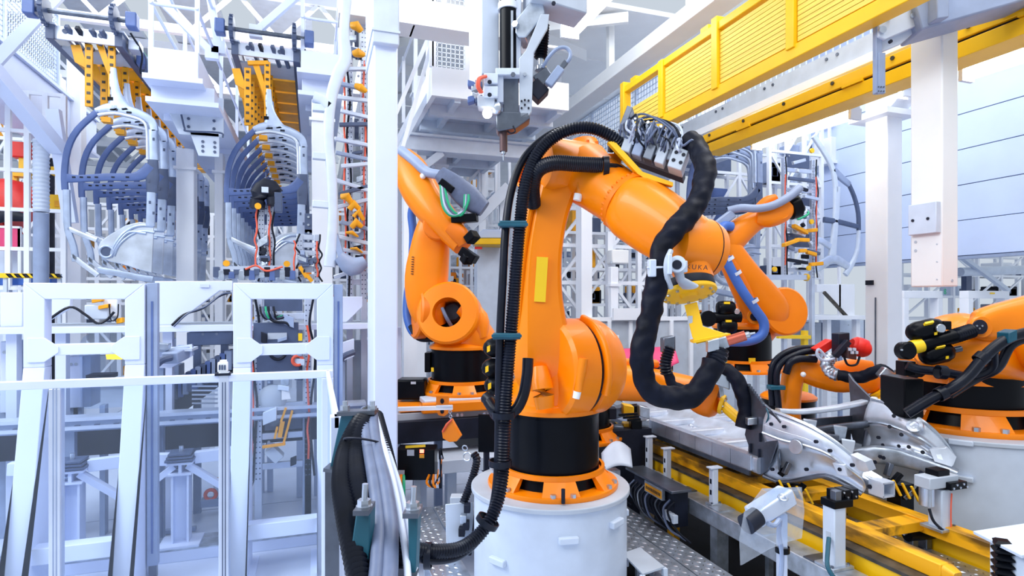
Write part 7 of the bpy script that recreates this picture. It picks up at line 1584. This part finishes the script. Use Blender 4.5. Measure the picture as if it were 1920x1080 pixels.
# big horizontal grey beam behind the tool tip
hb = thing('runway_beam', 'pale grey beam crossing behind the nozzle tip', 'beam', tuple(P(860, 275, 8.2)))
q = P(860, 275, 8.2); MB().b(P(752, 0, 8.2).x, q.x + 2.2, q.y, q.y + 0.3, P(860, 287, 8.2).z, P(860, 262, 8.2).z).build('beam', 'lgrey', hb, bevel=0.006)
MB().b(P(752, 0, 8.2).x, q.x + 2.2, q.y - 0.06, q.y + 0.36, P(860, 262, 8.2).z, P(860, 258, 8.2).z).build('flange', 'lgrey', hb)
for x in (P(752, 0, 8.2).x + 0.1, q.x + 2.0): MB().b(x - 0.09, x + 0.09, q.y + 0.05, q.y + 0.25, 0, P(860, 287, 8.2).z).build('leg', 'white', hb)
MB().bar((P(760, 0, 8.2).x, q.y + 0.1, P(860, 340, 8.2).z), (P(800, 0, 8.2).x + 0.2, q.y + 0.1, P(860, 287, 8.2).z), 0.14, 0.1).build('knee_brace', 'lgrey', hb)
# ================================================================== background machinery
def lattice(name, label, cat_, X0, X1, Y, z0, z1, nx, nz, m='white', w=0.06, diag=True, bins=0, seed=1, dep=0.0, colors=('lgrey', 'bgrey', 'slate', 'hang_yellow', 'galv')):
    rnd = random.Random(seed); r = thing(name, label, cat_, ((X0 + X1) / 2, Y, z0))
    ys = (Y,) if not dep else (Y, Y + dep)
    for y in ys:
        for i in range(nx + 1):
            x = X0 + (X1 - X0) * i / nx; MB().b(x - w / 2, x + w / 2, y - w / 2, y + w / 2, 0 if i in (0, nx) else z0, z1).build('post', m, r)
        for k in range(nz + 1):
            z = z0 + (z1 - z0) * k / nz; MB().b(X0, X1, y - w * 0.4, y + w * 0.4, z - w * 0.4, z + w * 0.4).build('rail', m, r)
    if diag:
        for i in range(nx):
            for k in range(nz):
                if rnd.random() < 0.6:
                    xa, xb = X0 + (X1 - X0) * i / nx, X0 + (X1 - X0) * (i + 1) / nx; za, zb_ = z0 + (z1 - z0) * k / nz, z0 + (z1 - z0) * (k + 1) / nz
                    if rnd.random() < 0.5: xa, xb = xb, xa
                    MB().bar((xa, Y, za), (xb, Y, zb_), w * 0.6).build('brace', m, r)
    for _ in range(bins):
        i = rnd.randrange(nx); k = rnd.randrange(nz)
        cw = (X1 - X0) / nx; chh = (z1 - z0) / nz
        bw = cw * rnd.uniform(0.3, 0.8); bh = chh * rnd.uniform(0.25, 0.7)
        x = X0 + cw * i + rnd.uniform(0.05, 1) * (cw - bw); z = z0 + chh * k + w * 0.4
        col = rnd.choice(colors)
        o = MB().b(x, x + bw, Y + 0.08, Y + 0.08 + max(dep, 0.35) * 0.7, z, z + bh).build('stored_part', col, r, bevel=0.02)
        if rnd.random() < 0.6: MB().b(x + bw * 0.2, x + bw * 0.6, Y + 0.06, Y + 0.09, z + bh * 0.3, z + bh * 0.7).build('panel', rnd.choice(('dark', 'paper', 'grey', 'slate')), o)
    return r
def lat_px(name, label, cat_, px0, px1, py0, py1, Y, nx, nz, **k):
    a = PY(px0, py1, Y); b_ = PY(px1, py0, Y)
    return lattice(name, label, cat_, a.x, b_.x, Y, max(a.z, 0.05), b_.z, nx, nz, **k)

# --- far left cage, red car parts, barrier
lat_px('safety_cage', 'white tubular safety cage at the far left', 'cage', -20, 120, 180, 540, 9.5, 4, 5, w=0.06, diag=False, bins=0)
lat_px('storage_rack', 'white storage rack behind the far left cage with yellow and dark parts', 'rack', -60, 118, 150, 560, 12.5, 5, 7, w=0.07, diag=True, bins=14, seed=5, colors=('hang_yellow', 'slate', 'dark', 'lgrey', 'bgrey'))
rp = thing('red_car_body', 'red car body section seen through the far left cage', 'car part', tuple(PY(20, 480, 10.8)))
MB().loft([PY(-30, 420, 10.8), PY(0, 395, 10.8), PY(30, 392, 10.8), PY(50, 405, 10.8)], [0.4, 0.45, 0.42, 0.3], [0.3] * 4, up=YA, e=3, k=3).build('shell', 'red', rp)
MB().loft([PY(-20, 412, 10.4), PY(15, 402, 10.4), PY(46, 408, 10.4)], [0.08, 0.1, 0.06], [0.05] * 3, up=YA).build('window', 'dark', rp)
MB().b(PY(-20, 0, 10.8).x, PY(50, 0, 10.8).x, 10.5, 11.1, 0.0, PY(20, 440, 10.8).z).build('trestle', 'lgrey', rp)
pk = thing('pink_curtain', 'pink dotted curtain panel below the red car body', 'curtain', tuple(PY(20, 470, 10.2)))
MB().b(PY(-20, 0, 10.2).x, PY(38, 0, 10.2).x, 10.2, 10.23, PY(20, 470, 10.2).z, PY(20, 428, 10.2).z).build('sheet', 'pink', pk)
MB().b(PY(-20, 0, 10.2).x, PY(38, 0, 10.2).x, 10.18, 10.25, PY(20, 428, 10.2).z, PY(20, 424, 10.2).z).build('rod', 'white', pk)
for px in (-15, 36): MB().b(PY(px, 0, 10.2).x - 0.02, PY(px, 0, 10.2).x + 0.02, 10.2, 10.24, 0, PY(20, 424, 10.2).z).build('post', 'white', pk)
yh = thing('yellow_hoist', 'yellow hoist frame behind the far left cage', 'hoist', tuple(PY(40, 330, 11.0)))
MB().b(PY(22, 0, 11).x, PY(52, 0, 11).x, 11.0, 11.2, PY(30, 330, 11).z, PY(30, 318, 11).z).build('beam', 'yellow', yh); MB().bar(PY(45, 318, 11.1), PY(45, 285, 11.1), 0.1).build('mast', 'yellow', yh); MB().bar(PY(28, 330, 11.1), PY(28, 560, 11.1), 0.08).build('leg', 'yellow', yh)
MB().ob(PY(44, 283, 11.1), XA, YA, ZA, 0.14, 0.1, 0.12).build('motor', 'red', yh, bevel=0.02)
for px, py, lab in ((110, 382, 'yellow box on a pole right of the pink curtain'), (112, 322, 'small yellow sign box above the other on a pole'),):
    r = thing('yellow_box', lab, 'box', tuple(PY(px, py + 14, 10.0))); MB().ob(PY(px, py, 10.0), XA, YA, ZA, 0.09, 0.06, 0.12 if py > 350 else 0.06).build('box', 'yellow', r, bevel=0.01); MB().ob(PY(px, py, 9.93), XA, YA, ZA, 0.05, 0.005, 0.04).build('plate', 'hang_yellow', r); q = PY(px, py, 10.02); MB().bar((q.x - 0.12, q.y + 0.08, 0), (q.x - 0.12, q.y + 0.08, q.z + 0.2), 0.05).build('pole', 'dark', r); MB().bar((q.x - 0.12, q.y + 0.08, q.z), (q.x, q.y + 0.05, q.z), 0.03).build('arm', 'dark', r)
bt_ = thing('barrier_tape', 'black and yellow striped barrier board behind the cage', 'barrier', tuple(PY(50, 515, 9.2)))
for k in range(14):
    a = PY(2 + k * 7.6, 513, 9.2); MB().prism([a, a + XA * 0.055, a + V((0.095, 0, -0.05)), a + V((0.04, 0, -0.05))], (0, 0.02, 0)).build('stripe', 'dark' if k % 2 else 'label_y', bt_)
MB().b(PY(0, 0, 9.23).x, PY(112, 0, 9.23).x, 9.225, 9.25, PY(0, 521, 9.23).z, PY(0, 512, 9.23).z).build('board', 'label_y', bt_)
for px in (4, 106): MB().b(PY(px, 0, 9.23).x, PY(px, 0, 9.23).x + 0.04, 9.25, 9.29, 0, PY(0, 512, 9.23).z).build('leg', 'lgrey', bt_)
for i, px in enumerate((8, 42, 78)):
    r = thing('blue_bin', 'small blue bin under the striped board, %s from the left' % ORD[i], 'bin', tuple(PY(px, 528, 9.6)), 'blue bins')
    a = PY(px, 526, 9.6); MB().b(a.x - 0.11, a.x + 0.11, 9.6, 9.8, a.z - 0.06, a.z + 0.04).build('tub', 'blue_hose', r, bevel=0.01); MB().b(a.x - 0.12, a.x + 0.12, 9.59, 9.81, a.z + 0.04, a.z + 0.06).build('rim', 'dblue', r); MB().b(a.x - 0.03, a.x + 0.03, 9.65, 9.75, 0, a.z - 0.06).build('stand', 'lgrey', r)
hoset = thing('ribbed_duct', 'white ribbed air duct standing upright left of the first car side row', 'duct', tuple(PY(77, 440, 8.8)))
MB().corr([PY(77, 262, 8.8), PY(77, 300, 8.8), PY(77, 400, 8.8)], 0.085, 0.05, 0.12, 16).build('ribs', 'lgrey', hoset); MB().cyl(PY(77, 400, 8.8), V((PY(77, 400, 8.8).x, 8.8, 0.0)), 0.08).build('pipe', 'bgrey', hoset)

# --- behind the moving robot and the big robot
lat_px('storage_rack', 'white shelving with parts above and right of the moving robot', 'rack', 842, 935, 288, 420, 12.5, 4, 4, w=0.06, diag=False, bins=10, seed=2, dep=0.6, colors=('lgrey', 'bgrey', 'white', 'hang_yellow', 'galv'))
lat_px('storage_rack', 'white rack with small machines between the moving robot and the black hoses', 'rack', 842, 945, 470, 640, 10.5, 5, 5, w=0.05, diag=False, bins=22, seed=3, dep=0.5, colors=('orange', 'slate', 'hang_yellow', 'lgrey', 'dark', 'galv'))
lat_px('storage_rack', 'white rack far behind the moving robot left of its link arm', 'rack', 750, 800, 320, 640, 12.0, 2, 5, w=0.06, diag=True, bins=6, seed=4, dep=0.5)
stn = thing('stairway', 'white inclined stairway far behind the black hoses', 'stairs', tuple(P(900, 420, 11.5)))
for s_ in (0, 0.7): MB().bar(P(880, 425, 11.5) + YA * s_, P(955, 350, 11.5) + YA * s_, 0.08, 0.22).build('string', 'white', stn)
for k in range(9): c = P(880, 425, 11.5).lerp(P(955, 350, 11.5), (k + 0.5) / 9); MB().b(c.x - 0.12, c.x + 0.12, c.y, c.y + 0.7, c.z - 0.01, c.z + 0.02).build('step', 'lgrey', stn)
for k in range(4): c = P(880, 425, 11.5).lerp(P(955, 350, 11.5), k / 3); MB().bar(c, c + ZA * 0.9, 0.05).build('post', 'white', stn)
MB().bar(P(880, 425, 11.5) + ZA * 0.9, P(955, 350, 11.5) + ZA * 0.9, 0.05).build('handrail', 'white', stn)
for px in (885, 950): q = P(px, 420 - (px - 880), 11.5) + YA * 0.35; MB().bar((q.x, q.y, 0), q, 0.08).build('leg', 'white', stn)
yc = thing('yellow_carriage', 'low yellow carriage with a glass cover behind the black hoses', 'machine', tuple(P(915, 462, 9.8)))
MB().ob(P(916, 456, 9.8), cv(1, 0, 0), ZA, cv(0, 0, 1), 0.24, 0.05, 0.3).build('body', 'yellow', yc, bevel=0.015); MB().prism(Ps([(888, 446, 9.7), (905, 430, 9.7), (938, 430, 9.7), (944, 446, 9.7)]), cv(0, 0, 0.5)).build('cover', 'panel', yc, bevel=0.01); MB().ob(P(897, 465, 9.6), cv(1, 0, 0), ZA, cv(0, 0, 1), 0.06, 0.02, 0.02).build('red_strip', 'red', yc)
q = P(916, 460, 10.0); MB().b(q.x - 0.2, q.x + 0.2, q.y, q.y + 0.2, 0, q.z).build('stand', 'lgrey', yc)

# --- lattice gantries and screens behind the big robot (centre right)
lat_px('lattice_frame', 'tall white lattice frame with diagonals right of the big link arm', 'frame', 1045, 1245, 400, 600, 8.6, 4, 3, w=0.075, diag=True, bins=0, seed=9)
lat_px('lattice_frame', 'second white lattice frame further back behind the forearm', 'frame', 1050, 1260, 380, 640, 10.5, 5, 4, w=0.07, diag=True, bins=10, seed=10, dep=0.5, colors=('slate', 'dark', 'lgrey', 'hang_yellow', 'bgrey'))
lat_px('lattice_frame', 'fine white lattice screen below the forearm far behind', 'frame', 1060, 1340, 420, 640, 13, 8, 6, w=0.05, diag=True, bins=16, seed=13, colors=('slate', 'dark', 'bgrey', 'hang_yellow'))
wb2 = thing('white_box', 'white box hanging on the lattice post right of the big link arm', 'box', tuple(PY(1157, 495, 8.3)))
MB().ob(PY(1158, 482, 8.3), XA, YA, ZA, 0.15, 0.1, 0.11).build('box', 'wwhite', wb2, bevel=0.02); MB().ob(PY(1146, 492, 8.18), XA, YA, ZA, 0.01, 0.01, 0.02).build('catch', 'grey', wb2); q = PY(1142, 470, 8.42); MB().bar((q.x, q.y, 0), (q.x, q.y, q.z + 0.3), 0.09).build('post', 'white', wb2)
wl_ = thing('screen_wall', 'grey-blue partition with white trim behind the big robot shoulder', 'partition', tuple(PY(1180, 690, 8.0)))
a, b_ = PY(1100, 700, 8.0), PY(1330, 600, 8.0)
MB().b(a.x, b_.x, 8.0, 8.05, 0, b_.z).build('sheet', 'grey', wl_); MB().b(a.x, b_.x, 7.97, 8.1, b_.z, b_.z + 0.06).build('cap', 'white', wl_)
for k in range(7): x = a.x + (b_.x - a.x) * k / 6; MB().b(x - 0.03, x + 0.03, 7.96, 8.0, 0, b_.z).build('mullion', 'white', wl_)
MB().b(PY(1145, 0, 8).x, PY(1212, 0, 8).x, 7.9, 7.96, PY(1150, 600, 8).z, PY(1150, 578, 8).z).build('board', 'white', wl_)
MB().b(PY(1140, 0, 7.9).x, PY(1163, 0, 7.9).x, 7.94, 7.955, PY(1150, 645, 8).z, PY(1150, 628, 8).z).build('notice', 'paper', wl_)
for k in range(3): MB().b(PY(1143, 0, 7.9).x, PY(1158, 0, 7.9).x, 7.936, 7.941, PY(1150, 634 + k * 3.6, 8).z, PY(1150, 633 + k * 3.6, 8).z).build('text_line', 'red_cable', wl_)
MB().b(PY(1080, 0, 7.9).x, PY(1126, 0, 7.9).x, 7.9, 7.95, PY(1100, 607, 8).z, PY(1100, 604, 8).z).build('yellow_strip', 'label_y', wl_)
pkc = thing('pink_cover', 'crimson fabric cover over a machine behind the black cloth hose', 'cover', tuple(P(1200, 690, 6.4)))
MB().grid(P(1150, 655, 6.5), P(1258, 650, 6.5) - P(1150, 655, 6.5), P(1160, 690, 6.2) - P(1150, 655, 6.5), 14, 8, lambda u, v: (0, 0, 0.03 * sin(u * 14) * v + 0.05 * sin(pi * v))).build('fabric', 'pink', pkc, solid=0.01)
MB().ob(P(1205, 680, 6.55), cv(1, 0, 0), ZA, cv(0, 0, 1), 0.3, 0.08, 0.15).build('machine', 'dark', pkc); MB().bar(P(1150, 693, 6.3), P(1260, 696, 6.3), 0.03).build('yellow_edge', 'yellow', pkc); q = P(1205, 695, 6.6); MB().bar((q.x, q.y, 0), (q.x, q.y, q.z), 0.2).build('stand', 'grey', pkc)
lm = thing('line_machine', 'black and yellow clamp machine beneath the level forearm', 'machine', tuple(P(1170, 800, 5.2)))
for k in range(10): MB().ob(P(1140 + (k % 5) * 17 + random.uniform(-4, 4), 772 + (k // 5) * 30 + random.uniform(-6, 6), 5.4 + 0.1 * (k % 2)), cv(1, random.uniform(-0.4, 0.4), 0), ZA, cv(0, 0, 1), 0.05, 0.05, 0.06).build('unit', ['dark', 'dsteel', 'yellow', 'black', 'galv'][k % 5], lm, bevel=0.008)
for k in range(3): MB().bar(P(1160 + k * 8, 778 + k * 5, 5.2), P(1195 + k * 3, 776 + k * 5, 5.2), 0.02).build('rod', 'black', lm)
q = P(1170, 800, 5.45); MB().ob((q.x, q.y, q.z / 2), XA, YA, ZA, 0.2, 0.15, q.z / 2).build('stand', 'dark', lm)
cvp = thing('curved_cover', 'bent pale sheet cover beside the big turntable', 'cover', tuple(P(1150, 870, 4.7)))
MB().grid(P(1128, 850, 4.7), P(1182, 842, 4.7) - P(1128, 850, 4.7), P(1130, 885, 4.55) - P(1128, 850, 4.7), 10, 8, lambda u, v: (0, 0, 0.08 * sin(pi * u) * (1 - v * 0.6))).build('sheet', 'lgrey', cvp, solid=0.008); q = P(1150, 880, 4.65); MB().bar((q.x, q.y, 0), (q.x, q.y, q.z), 0.08).build('stand', 'galv', cvp)

# --- right background: car sides on their rack, gripper, deck
YC3 = 8.3
T3 = lambda px, py: PY(1290 + (px - 120) * 0.8, 235 + (py - 190) * 0.98, YC3)
s3 = side_frame(T3, 'car_side_frame', 'silver car side frame at the front of the rack behind the black cloth hose', 'car sides on the right rack', variant=1, mc='bgrey')
q = T3(245, 505); MB().bar((q.x, q.y + 0.02, 0.0), (q.x, q.y + 0.02, q.z + 0.1), 0.05).build('stand', 'white', s3)
q = T3(140, 485); MB().bar((q.x, q.y + 0.02, 0.0), (q.x, q.y + 0.02, q.z), 0.05).build('stand', 'white', s3)
for k in range(1, 4): dup(s3, (0.30 * k, 0.40 * k, 0), 'silver car side frame, %s from the front of the rack behind the black cloth hose' % ORD[k], 'car sides on the right rack')
lat_px('storage_rack', 'white steel rack holding car sides right of the black cloth hose', 'rack', 1270, 1440, 235, 520, 10.4, 3, 3, w=0.07, diag=True, bins=8, seed=31, dep=0.4, colors=('slate', 'bgrey', 'dark', 'dblue'))
for k in range(4):
    px = 1345 + k * 28; a = PY(px, 290 - k * 6, 10.3); r = thing('yellow_hanger', 'yellow perforated hanger on the right rack, %s from the left' % ORD[k], 'hanger', tuple(a), 'yellow hangers on the right rack')
    p = MB().bar(a, a + ZA * 0.75, 0.07, 0.04, YA).build('post', 'hang_yellow', r)
    for j in range(5): MB().ob(a + ZA * (0.08 + 0.14 * j) - YA * 0.022, XA, YA, ZA, 0.018, 0.003, 0.02).build('hole', 'grease', p)
    MB().ob(a + ZA * 0.76, XA, YA, ZA, 0.07, 0.05, 0.02).build('head', 'hang_yellow', r)
hbm = thing('hanger_rail', 'white rail carrying the yellow hangers of the right rack', 'rail', tuple(PY(1390, 200, 10.3)))
q = PY(1345, 290, 10.3); MB().bar((q.x - 0.3, q.y, q.z + 0.88), (q.x + 2.2, q.y, q.z + 1.2), 0.9, 0.16).build('rail', 'white', hbm)
for dx in (-0.2, 2.1): MB().bar((q.x + dx, q.y + 0.15, 0), (q.x + dx, q.y + 0.15, q.z + 1.0), 0.09).build('post', 'white', hbm)
YC4 = 8.0
door = thing('car_side_frame', 'silver car side frame with open door gap left of the white column', 'car part', tuple(PY(1570, 500, YC4)), None)
def st4(nm, pts, ws, m): return MB().loft([PY(*p, YC4) for p in pts], ws, [0.03] * len(pts), up=YA, e=4.5, k=3).build(nm, m, door)
for px in (1520, 1575): q = PY(px, 505, YC4); MB().bar((q.x, q.y + 0.02, PY(1540, 592, 7.9).z), (q.x, q.y + 0.02, q.z + 0.05), 0.04).build('support', 'white', door)
st4('windscreen_pillar', [(1525, 255), (1548, 290), (1562, 320), (1568, 360)], [0.045] * 4, 'lgrey')
st4('centre_pillar', [(1569, 350), (1568, 390), (1564, 440), (1560, 480)], [0.07, 0.06, 0.06, 0.08], 'lgrey')
st4('roof_rail', [(1562, 318), (1578, 334), (1592, 346)], [0.06, 0.06, 0.05], 'bgrey')
st4('rear_pillar', [(1590, 342), (1602, 370), (1609, 400), (1610, 432)], [0.03] * 4, 'slate')
st4('rear_pillar', [(1610, 432), (1608, 465), (1600, 490), (1585, 515)], [0.025, 0.025, 0.04, 0.05], 'lgrey')
st4('belt_bar', [(1545, 412), (1572, 416), (1608, 425)], [0.05, 0.045, 0.04], 'slate')
st4('sill', [(1500, 515), (1535, 500), (1562, 485), (1590, 500)], [0.06, 0.08, 0.08, 0.06], 'sheet')
st4('arch', [(1490, 470), (1512, 455), (1535, 450), (1556, 462)], [0.05] * 4, 'sheet')
g3, A_, B_ = tower(1470, 1528, 300, 520, 7.6, 'perforated gripper frame with yellow clamps at the tip of the blue-hosed robot', 41)
for px, py, w in ((1500, 430, 0.12), (1504, 450, 0.10), (1482, 455, 0.12), (1522, 432, 0.08), (1521, 475, 0.08), (1505, 470, 0.06), (1530, 495, 0.1)): MB().ob(PY(px, py, 7.45), cv(1, random.uniform(-0.8, 0.8), 0), ZA, YA, w, 0.03, w * 0.35).build('yellow_clamp', 'hang_yellow', g3, bevel=0.008)
for px, py in ((1521, 283), (1520, 416), (1515, 503), (1451, 505)): MB().lathe(PY(px, py, 7.4), -YA, [(0.04, 0), (0.04, 0.03)], 14).build('yellow_cap', 'yellow', g3)
for k in range(12): MB().bar(PY(1462 + random.uniform(0, 60), 300 + k * 17, 7.5), PY(1480 + random.uniform(0, 60), 306 + k * 17, 7.5), 0.05).build('arm', ['alu', 'lgrey', 'slate', 'dark'][k % 4], g3, bevel=0.005)
for k in range(5): MB().hose([PY(1490 + k * 3, 365 + k * 6, 7.4), PY(1500 + k * 4, 380 + k * 5, 7.3), PY(1488 + k * 2, 395 + k * 4, 7.35), PY(1505, 400, 7.4)], 0.02, 6).build('cable', ['cable_d', 'green', 'cable_d', 'cable_l', 'green'][k], g3)
MB().bar(PY(1425, 520, 7.5), PY(1510, 520, 7.5), 0.08).build('boom', 'alu', g3); MB().lathe(PY(1510, 520, 7.5), XA, [(0.06, 0), (0.06, 0.04)], 16).build('yellow_cap', 'yellow', g3)
lat_px('lattice_frame', 'white machine frame with clamps behind the gripper left of the white column', 'frame', 1442, 1540, 235, 520, 8.6, 3, 5, w=0.06, diag=True, bins=12, seed=77, dep=0.3, colors=('lgrey', 'bgrey', 'galv', 'slate', 'white'))
ww = platform(1558, 1612, 262, 300, 8.7, 2.0, 'white boxed platform at the top left of the white column', 0.5, 'white')
for k in range(2):
    a = PY(1603 - k * 14, 320, 8.9); a.z = ww.location.z - 0.06 - 0.45; r = thing('yellow_hanger', 'yellow perforated hanger under the white boxed platform, %s' % ('nearest the white column' if k == 0 else 'farther from the white column'), 'hanger', tuple(a))
    p = MB().bar(a, a + ZA * 0.42, 0.07, 0.04, YA).build('post', 'hang_yellow', r)
    for j in range(4): MB().ob(a + ZA * (0.06 + 0.1 * j) - YA * 0.022, XA, YA, ZA, 0.018, 0.003, 0.02).build('hole', 'grease', p)
    MB().ob(a + ZA * 0.43, XA, YA, ZA, 0.06, 0.1, 0.02).build('head', 'hang_yellow', r)
# deck on the right
YD = 7.9
dk = thing('work_deck', 'white deck behind the blue-hosed robot with panels on it', 'table', tuple(PY(1540, 600, YD)))
a, b_ = PY(1460, 600, YD), PY(1625, 592, YD)
MB().b(a.x - 1.2, b_.x, YD, YD + 0.9, PY(1540, 600, YD).z, PY(1540, 592, YD).z).build('deck', 'white', dk, bevel=0.004)
for px in (1400, 1485, 1560, 1615): MB().b(PY(px, 0, YD).x, PY(px, 0, YD).x + 0.09, YD + 0.1, YD + 0.2, 0, PY(1540, 600, YD).z).build('leg', 'white', dk)
r = ppanel([(1532, 533), (1603, 533), (1603, 594), (1588, 594), (1545, 548), (1532, 548)], YD + 0.1, 0.06, 'white panel with slanted cut-out on the right deck', m='white')
MB().bar(PY(1545, 548, YD + 0.08), PY(1588, 594, YD + 0.08), 0.04, 0.05).build('edge_strip', 'grease', r)
cab(1508, 1540, 605, 650, 8.3, 0.3, 'grey-blue cabinet below the right deck', 'grey', 'slate'); cab(1575, 1620, 600, 660, 8.4, 0.3, 'pale cabinet below the right deck next to the white column', 'lgrey', 'slate')
yp = thing('yellow_post', 'yellow bollard with side arms below the right deck', 'post', tuple(PY(1512, 690, 7.6)))
q = PY(1512, 690, 7.6); MB().b(q.x - 0.04, q.x + 0.04, q.y, q.y + 0.08, 0, PY(1512, 620, 7.6).z).build('post', 'label_y', yp); MB().bar(PY(1458, 631, 7.6), PY(1518, 632, 7.6), 0.06, 0.06).build('arm', 'label_y', yp)
# fixture right of the column group: portal frames far right
for i, (p0, p1, lab) in enumerate(((1695, 1768, 'white portal frame behind the right robot, nearer the thick post'), (1816, 1893, 'white portal frame behind the right robot, near the right edge'))):
    Y_ = 6.9 if i == 0 else 6.4; a, b_ = PY(p0, 545, Y_), PY(p1, 545, Y_); r = thing('portal_frame', lab, 'frame', (a.x, Y_, 0)); zt = a.z; w = 0.11
    MB().b(a.x, b_.x, Y_, Y_ + 0.14, zt - 0.12, zt).build('top_beam', 'white', r, bevel=0.006)
    for x in (a.x, b_.x - w): MB().b(x, x + w, Y_, Y_ + 0.14, 0, zt - 0.12).build('leg', 'white', r, bevel=0.006)
    MB().b(a.x + w, b_.x - w, Y_ + 0.02, Y_ + 0.12, zt - 0.62, zt - 0.52).build('cross_bar', 'white', r)
    if i: MB().ob(PY(1861, 550, Y_ - 0.01), XA, YA, ZA, 0.05, 0.004, 0.012).build('yellow_label', 'label_y', r)
    else: MB().torus(PY(1772, 544, Y_ - 0.02), YA, 0.018, 0.006, 12).build('mark', 'green', r); MB().torus(PY(1772, 549, Y_ - 0.02), YA, 0.02, 0.006, 12).build('mark', 'green', r)
lat_px('storage_rack', 'white rack with assorted parts under the panel wall at the right', 'rack', 1690, 1960, 482, 640, 9.2, 6, 4, w=0.06, diag=True, bins=20, seed=51, dep=0.6, colors=('lgrey', 'bgrey', 'slate', 'dark', 'hang_yellow', 'white'))
pp = thing('steel_pipe', 'fat horizontal pale pipe under the panel wall at the right', 'pipe', tuple(PY(1850, 508, 8.2)))
MB().cyl(PY(1800, 510, 8.2), PY(2000, 503, 8.2), 0.09).build('pipe', 'lgrey', pp); MB().bar(PY(1800, 480, 8.1), PY(1890, 545, 8.1), 0.09, 0.07).build('diagonal', 'lgrey', pp); MB().b(PY(1812, 0, 8.2).x, PY(1822, 0, 8.2).x, 8.2, 8.3, 0, PY(1815, 510, 8.2).z).build('leg', 'slate', pp)
# --- far rows closing the view
rows = [(-0.5, 3.2, 16, 'far rack row behind the moving robot'), (3.6, 8.5, 17, 'far rack row seen through the centre'), (-6.5, -3.2, 17, 'far rack row at the far left'), (-3.0, -0.8, 18, 'far rack row between the hanging car sides'), (8.8, 13, 15.5, 'far rack row beyond the panel wall'), (0, 7, 23, 'farthest rack row at the end of the hall')]
for i, (x0, x1, y, lab) in enumerate(rows):
    lattice('storage_rack', 'white ' + lab + ' with mixed parts', 'rack', x0, x1, y, 0.3, 4.6 if i < 5 else 6, 7, 7, w=0.09, diag=True, bins=34, seed=60 + i, dep=0.8, colors=('lgrey', 'bgrey', 'white', 'slate', 'hang_yellow', 'orange', 'galv', 'dark'))
